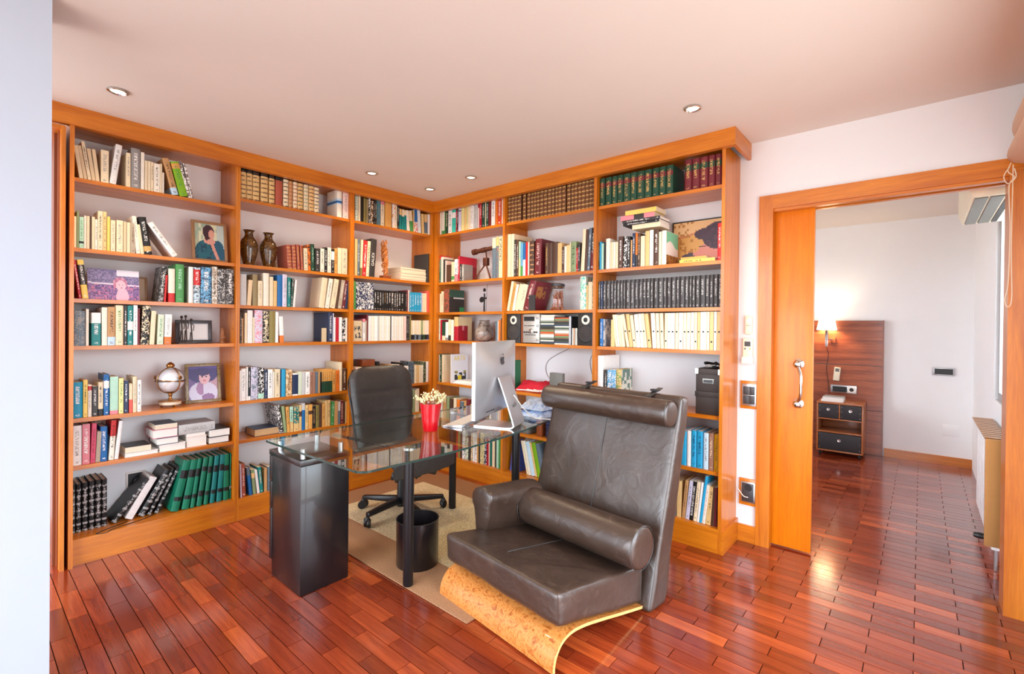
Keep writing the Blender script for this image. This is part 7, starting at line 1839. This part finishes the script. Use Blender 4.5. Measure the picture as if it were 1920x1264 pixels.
# keyboard
t = thing('keyboard', 'slim silver keyboard with white keys on the desk', 'keyboard', (1.295, -.80, ZG + .0004)); t.rotation_euler = (0, 0, math.atan2(ax.y, ax.x))
hexa([(-.215, -.065, 0), (.215, -.065, 0), (.215, .062, 0), (-.215, .062, 0), (-.215, -.065, .019), (.215, -.065, .019), (.215, .062, .006), (-.215, .062, .006)]).build('body', M['alu'], t, bevel=.0015, smooth=40)
for r_ in range(6):
    for k in range(15):
        y = -.05 + r_ * .0205; z = .0172 - (y + .065) * .102; x = -.205 + k * .0276
        MB().box(x, x + .024, y - .0085, y + .0085, z, z + .0028).build('key', M['whiteplastic'], t)
# folded blue cloth in clear plastic
M['blueshirt'] = mottled('blue_plastic', [(120, 150, 206), (176, 200, 232), (206, 222, 240)], 24, .3, .4, 2.)
for i, (x0, x1, y0, y1, z, h_, l) in enumerate(((1.36, 1.60, -.42, -.12, ZG + .0004, .045, 'lower folded blue packet in clear plastic at the desk end'), (1.38, 1.58, -.40, -.14, ZG + .044, .055, 'upper crumpled pale blue plastic packet at the desk end'))):
    o = crumple('plastic_packet', M['blueshirt'], x0, x1, y0, y1, z, lambda u, v, h_=h_, i=i: h_ * (.55 + .3 * wav(u, v, 7, 6, i + 1) + .15 * wav(u, v, 29, 23, i)), 26)
    tag(o, l, 'packet')

# ------------------------------------------------------------------ on the wall beside the door
t = thing('remote_control', 'small cream remote control with round keypad in a wall holder', 'remote', (2.640, .2965, 1.29)); MB().box(0, .043, -.02, 0, 0, .117).build('body', M['creamplastic'], t, bevel=.006, smooth=50)
for z, r_ in ((.085, .012), (.03, .006)):
    o = MB().lathe([(r_, 0), (r_ * .9, .002)], 18).build('button', M['whiteplastic'], t); o.location = (.0215, -.02, z); o.rotation_euler = (math.radians(90), 0, 0)
for i in range(4): box('key', M['darkplastic'], .008 + .008 * i, .012 + .008 * i, -.0212, -.0198, .055, .059, t)
t = thing('remote_control', 'large cream air-conditioner remote with display in a wall holder', 'remote', (2.63, .2965, 1.112)); MB().box(0, .058, -.024, 0, 0, .155).build('body', M['creamplastic'], t, bevel=.005, smooth=50); box('display', M['darkplastic'], .012, .046, -.0252, -.0238, .105, .135, t); MB().box(-.004, .062, -.03, 0, -.004, .04).build('holder', M['whiteplastic'], t, bevel=.003, smooth=40)
for i in range(3): box('key', [M['greybox'], M['whiteplastic'], M['gold']][i], .01 + .014 * i, .02 + .014 * i, -.0252, -.0238, .085, .095, t)
def plate(name, label, cat, z0, z1, sock):
    t = thing(name, label, cat, (2.622, .2965, z0)); h = z1 - z0; w = .09
    box('wood_frame', M['casing_z'], -.004, w + .001, -.012, 0, -.006, h + .006, t, bevel=.002); MB().box(.006, w - .002, -.016, -.012, .012, h - .012).build('bezel', M['steel'], t, bevel=.001, smooth=40)
    if sock:
        MB().box(.014, w - .01, -.02, -.016, .02, h - .02).build('socket_face', M['darkplastic'], t, bevel=.001, smooth=40)
        o = MB().lathe([(.022, 0), (.02, .0008), (.019, .0006)], 24).build('socket_well', M['blackplastic'], t); o.location = (.05, -.02, h * .7); o.rotation_euler = (math.radians(90), 0, 0)
    else:
        for x, z in ((.014, .08), (.048, .08), (.014, .024), (.048, .024)): MB().box(x, x + .032, -.02, -.016, z, z + .052).build('rocker', M['darkplastic'], t, bevel=.001, smooth=40)
plate('light_switch', 'dark four-rocker light switch in a wood frame beside the door', 'switch', .836, .996, False); plate('wall_socket', 'dark wall socket in a wood frame low beside the door', 'socket', .236, .388, True)
tag(MB().tube(bez([(2.603, .285, .335), (2.62, .27, .32), (2.65, .262, .29), (2.675, .268, .285)], 6), .003, 6).build('cable', M['whitecord'], smooth=60), 'short white cable plugged into the low wall socket', 'cable')

# ------------------------------------------------------------------ downlights
for i, (x, y, l) in enumerate(((.436, -2.395, 'recessed ceiling downlight above the leftmost bay'), (.317, -.877, 'recessed ceiling downlight above the second bookcase divider'), (.335, -.331, 'recessed ceiling downlight nearest the bookcase corner'), (.828, -.335, 'recessed ceiling downlight above the fourth bay'), (2.557, -.418, 'recessed ceiling downlight before the rightmost bay'))):
    t = thing('downlight', l, 'downlight', (x, y, HC), 0, 'recessed ceiling downlights')
    MB().lathe([(.042, -.001), (.043, -.007), (.036, -.010), (.031, -.006), (.030, -.001)], 32, caps=False).build('ring', M['chrome'], t, smooth=50); MB().lathe([(.0295, -.004), (.0295, -.002)], 24).build('lens', M['downlight'], t)
    sd = bpy.data.lights.new('lamp', 'SPOT'); sd.energy = 24; sd.color = (1, .80, .56); sd.spot_size = math.radians(125); sd.spot_blend = .8; sd.shadow_soft_size = .03; so = bpy.data.objects.new('lamp', sd); COL.objects.link(so); so.parent = t; so.location = (0, 0, -.012)

# ------------------------------------------------------------------ roman blind
t = thing('roman_blind', 'cream roman blind gathered in soft folds above the window', 'blind', (0, 0, 0))
for cx, cz, rx, rz, y1 in ((3.865, 2.36, .055, .10, .20), (3.83, 2.27, .052, .095, .215), (3.825, 2.15, .06, .07, .23), (3.87, 2.12, .05, .055, .20)):
    vs = []; fs = []; seg = 18; ysn = [y1, y1 - .02, y1 - .6, -1.0, -1.8, -2.6]
    for j, y in enumerate(ysn):
        k = .75 if j == 0 else 1
        for q in range(seg): a = 2 * math.pi * q / seg; vs.append((cx + rx * k * math.cos(a) * (1 - .35 * math.sin(a)), y, cz + rz * k * math.sin(a)))
    for j in range(len(ysn) - 1):
        for q in range(seg): a, b_ = j * seg + q, j * seg + (q + 1) % seg; fs.append((a, b_, b_ + seg, a + seg))
    fs += [tuple(range(seg - 1, -1, -1)), tuple(range((len(ysn) - 1) * seg, len(ysn) * seg))]
    MB().add(vs, fs).build('fold', M['fabric'], t, smooth=70)
box('head_rail', M['whiteplastic'], 3.90, 3.948, -2.6, .2, 2.40, 2.45, t)
cp = [(3.775, .20, 2.09), (3.765, .19, 2.05), (3.785, .19, 2.02), (3.77, .2, 1.98), (3.775, .2, 1.8), (3.772, .2, 1.55), (3.762, .2, 1.47), (3.772, .2, 1.435), (3.784, .2, 1.48), (3.78, .2, 1.7), (3.782, .2, 2.08)]
cd = MB().tube(bez(cp, 8), .0022, 5); cd.build('pull_cord', M['cord'], t, smooth=60)
MB().tube(bez([(3.77, .19, 2.07), (3.752, .19, 2.03), (3.765, .19, 1.995), (3.79, .19, 2.02), (3.785, .19, 2.06)], 8), .0022, 5).build('cord_knot', M['cord'], t, smooth=60)

# ------------------------------------------------------------------ bedroom
t = thing('headboard', 'tall walnut headboard panel on the bedroom wall', 'headboard', (0, 0, 0))
for z0, z1 in ((.0, .468), (.472, .945), (.949, 1.43)): box('panel', M['walnut'], 1.4, 3.165, 3.44, 3.478, z0 + .001, z1, t)
box('edge_strip', M['brownpanel'], 3.165, 3.178, 3.435, 3.478, 0.001, 1.432, t)
t = thing('wall_lamp', 'lit wall lamp with white shade on the headboard', 'lamp', (2.68, 3.36, 1.2))
MB().lathe([(.095, .125), (.07, .265), (.068, .265), (.093, .125)], 32, caps=False).build('shade', M['shade'], t, smooth=60); MB().lathe([(.016, .02), (.018, .03), (.014, .12), (.022, .13)], 16).build('holder', M['chrome'], t, smooth=50); MB().box(-.012, .012, -.012, .012, -.06, .03).build('stem', M['chrome'], t, bevel=.003, smooth=40)
MB().box(.03, .075, .06, .079, -.02, .045).build('backplate', M['brownpanel'], t, bevel=.003, smooth=40); MB().tube([(0, 0, .02), (.05, .07, .02)], .008, 8).build('bracket', M['chrome'], t)
ld = bpy.data.lights.new('bulb', 'POINT'); ld.energy = 9; ld.color = (1, .78, .5); ld.shadow_soft_size = .03; lo = bpy.data.objects.new('bulb', ld); COL.objects.link(lo); lo.parent = t; lo.location = (0, 0, .19)
tag(MB().tube(bez([(2.68, 3.36, 1.13), (2.69, 3.43, 1.05), (2.672, 3.434, .9), (2.69, 3.434, .75), (2.70, 3.434, .62), (2.71, 3.41, .6)], 8), .0025, 5).build('lamp_cable', M['blackcord'], smooth=60), 'thin black cable hanging below the lit wall lamp', 'cable')
t = thing('remote_control', 'white remote control fixed to the walnut headboard', 'remote', (2.735, 3.439, .77)); MB().box(0, .06, -.02, 0, 0, .15).build('body', M['creamplastic'], t, bevel=.006, smooth=50); box('display', M['greybox'], .012, .048, -.0212, -.0198, .1, .135, t); t.rotation_euler = (0, math.radians(5), 0)
t = thing('wall_socket', 'wide silver and black socket strip on the walnut headboard', 'socket', (2.715, 3.439, .632)); MB().box(0, .235, -.01, 0, 0, .088).build('plate', M['steel'], t, bevel=.002, smooth=40); box('insert', M['blackplastic'], .018, .15, -.0125, -.0098, .015, .073, t); box('insert', M['whiteplastic'], .16, .225, -.0125, -.0098, .015, .073, t)
for x in (.11, .19): o = MB().lathe([(.02, 0), (.018, .004)], 20).build('socket_well', M['blackplastic'], t); o.location = (x, -.0125, .044); o.rotation_euler = (math.radians(90), 0, 0)
# bedside cabinet
M['beech'] = wood('bedside_wood', (150, 84, 44), (186, 114, 66), 'x'); M['fibreboard'] = mat('black_board', (44, 40, 42), .6)
t = thing('bedside_cabinet', 'small wheeled bedside cabinet with three black board drawers', 'cabinet', (2.632, 3.10, 0))
for nm, a in (('side', (0, .015, 0, .32, .045, .545)), ('side', (.39, .405, 0, .32, .045, .545)), ('top', (-.003, .408, -.004, .325, .545, .562)), ('bottom', (.015, .39, 0, .32, .045, .06)), ('shelf', (.015, .39, .0, .32, .38, .392)), ('shelf', (.015, .39, 0, .32, .242, .256)), ('divider', (.196, .208, 0, .32, .392, .545)), ('back', (.015, .39, .31, .32, .06, .545))): box(nm, M['beech'], *a, t, bevel=.001)
for x0, x1, z0, z1 in ((.019, .193, .396, .541), (.211, .387, .396, .541), (.019, .387, .064, .236)):
    d_ = box('drawer', M['fibreboard'], x0, x1, -.002, .30, z0, z1, t, bevel=.002)
    o = MB().lathe([(.016, 0), (.016, .004), (.009, .003)], 18).build('pull', M['chrome'], d_); o.location = ((x0 + x1) / 2, -.002, (z0 + z1) / 2 + .02); o.rotation_euler = (math.radians(90), 0, 0)
    for x in (x0 + .01, x1 - .01):
        for k in range(3): o = MB().lathe([(.004, 0), (.002, .002)], 8).build('stud', M['chrome'], d_); o.location = (x, -.002, z0 + .02 + (z1 - z0 - .04) * k / 2); o.rotation_euler = (math.radians(90), 0, 0)
for x, y in ((.03, .03), (.375, .03), (.03, .29), (.375, .29)): o = MB().lathe([(.02, -.01), (.022, -.006), (.022, .006), (.02, .01)], 16).build('caster', M['blackplastic'], t); o.location = (x, y, .0225); o.rotation_euler = (0, math.radians(90), 0)
for i, (th, c) in enumerate(((.02, 'white'), (.024, 'white'), (.012, 'grey'))):
    o = make_book('hardback_book', th, .2 - .01 * i, .14, 'h', c, page='paperwhite'); o.rotation_euler = Matrix(((0, 0, 1), (0, -1, 0), (1, 0, 0))).to_euler(); o.location = (2.66 + .012 * i, 3.30, .5625 + (0, .0204, .0448)[i]); tag(o, ['lower white book on the bedside cabinet', 'middle white book on the bedside cabinet', 'thin grey book topmost on the bedside cabinet'][i], 'book', 'books on the bedside cabinet')
t = thing('light_switch', 'silver-framed dark switch on the white bedroom wall', 'switch', (3.565, 3.479, .885)); MB().box(0, .165, -.01, 0, 0, .075).build('plate', M['steel'], t, bevel=.002, smooth=40); box('rocker', M['blackplastic'], .014, .151, -.013, -.0095, .01, .065, t)
tag(box('access_panel', M['wall_cool'], 3.645, 3.77, 3.474, 3.479, .29, .40, None, .001), 'flush white access panel low on the bedroom wall', 'panel')
# radiator
t = thing('radiator', 'white panel radiator with bronze grille under the bedroom window', 'radiator', (3.78, .80, .12)); box('panel', M['white'], 0, .05, 0, .9, 0, .6, t, bevel=.004)
for k in range(12): box('grille_bar', M['gold'], -.03, .07, .03 + .072 * k, .035 + .072 * k + .045, .602, .612, t)
for k in range(9): MB().box(-.006, 0, .04 + .095 * k, .1 + .095 * k, .03, .57).build('rib', M['white'], t, bevel=.002, smooth=40)
box('end_panel', M['gold'], -.03, .07, -.012, -.002, .02, .61, t); MB().lathe([(.016, 0), (.018, .03), (.012, .05)], 12).build('valve', M['blackplastic'], t, loc=(-.02, .02, .06), rot=(0, -1.57, 0)); MB().tube([(.02, .02, -.118), (.02, .02, .02)], .007, 8).build('pipe', M['steel'], t)
# air conditioner
t = thing('air_conditioner', 'white and grey air conditioner high on the bedroom window wall', 'air conditioner', (3.65, .52, 2.02)); vs = [(0, .05), (.02, .0), (.2, .0), (.2, .27), (.03, .27), (0, .22)]
MB().add([(x, y, z) for y in (0, .85) for x, z in vs], [(0, 1, 2, 3, 4, 5), (11, 10, 9, 8, 7, 6)] + [(i, i + 6, (i + 1) % 6 + 6, (i + 1) % 6) for i in range(6)]).build('casing', M['creamplastic'], t, bevel=.006, smooth=40)
for k in range(2): MB().box(.03 + .06 * k, .08 + .06 * k, .03, .82, -.006, -.001).build('louver', M['greybox'], t)
box('intake_slot', M['blackplastic'], .15, .175, .03, .82, -.004, -.001, t)
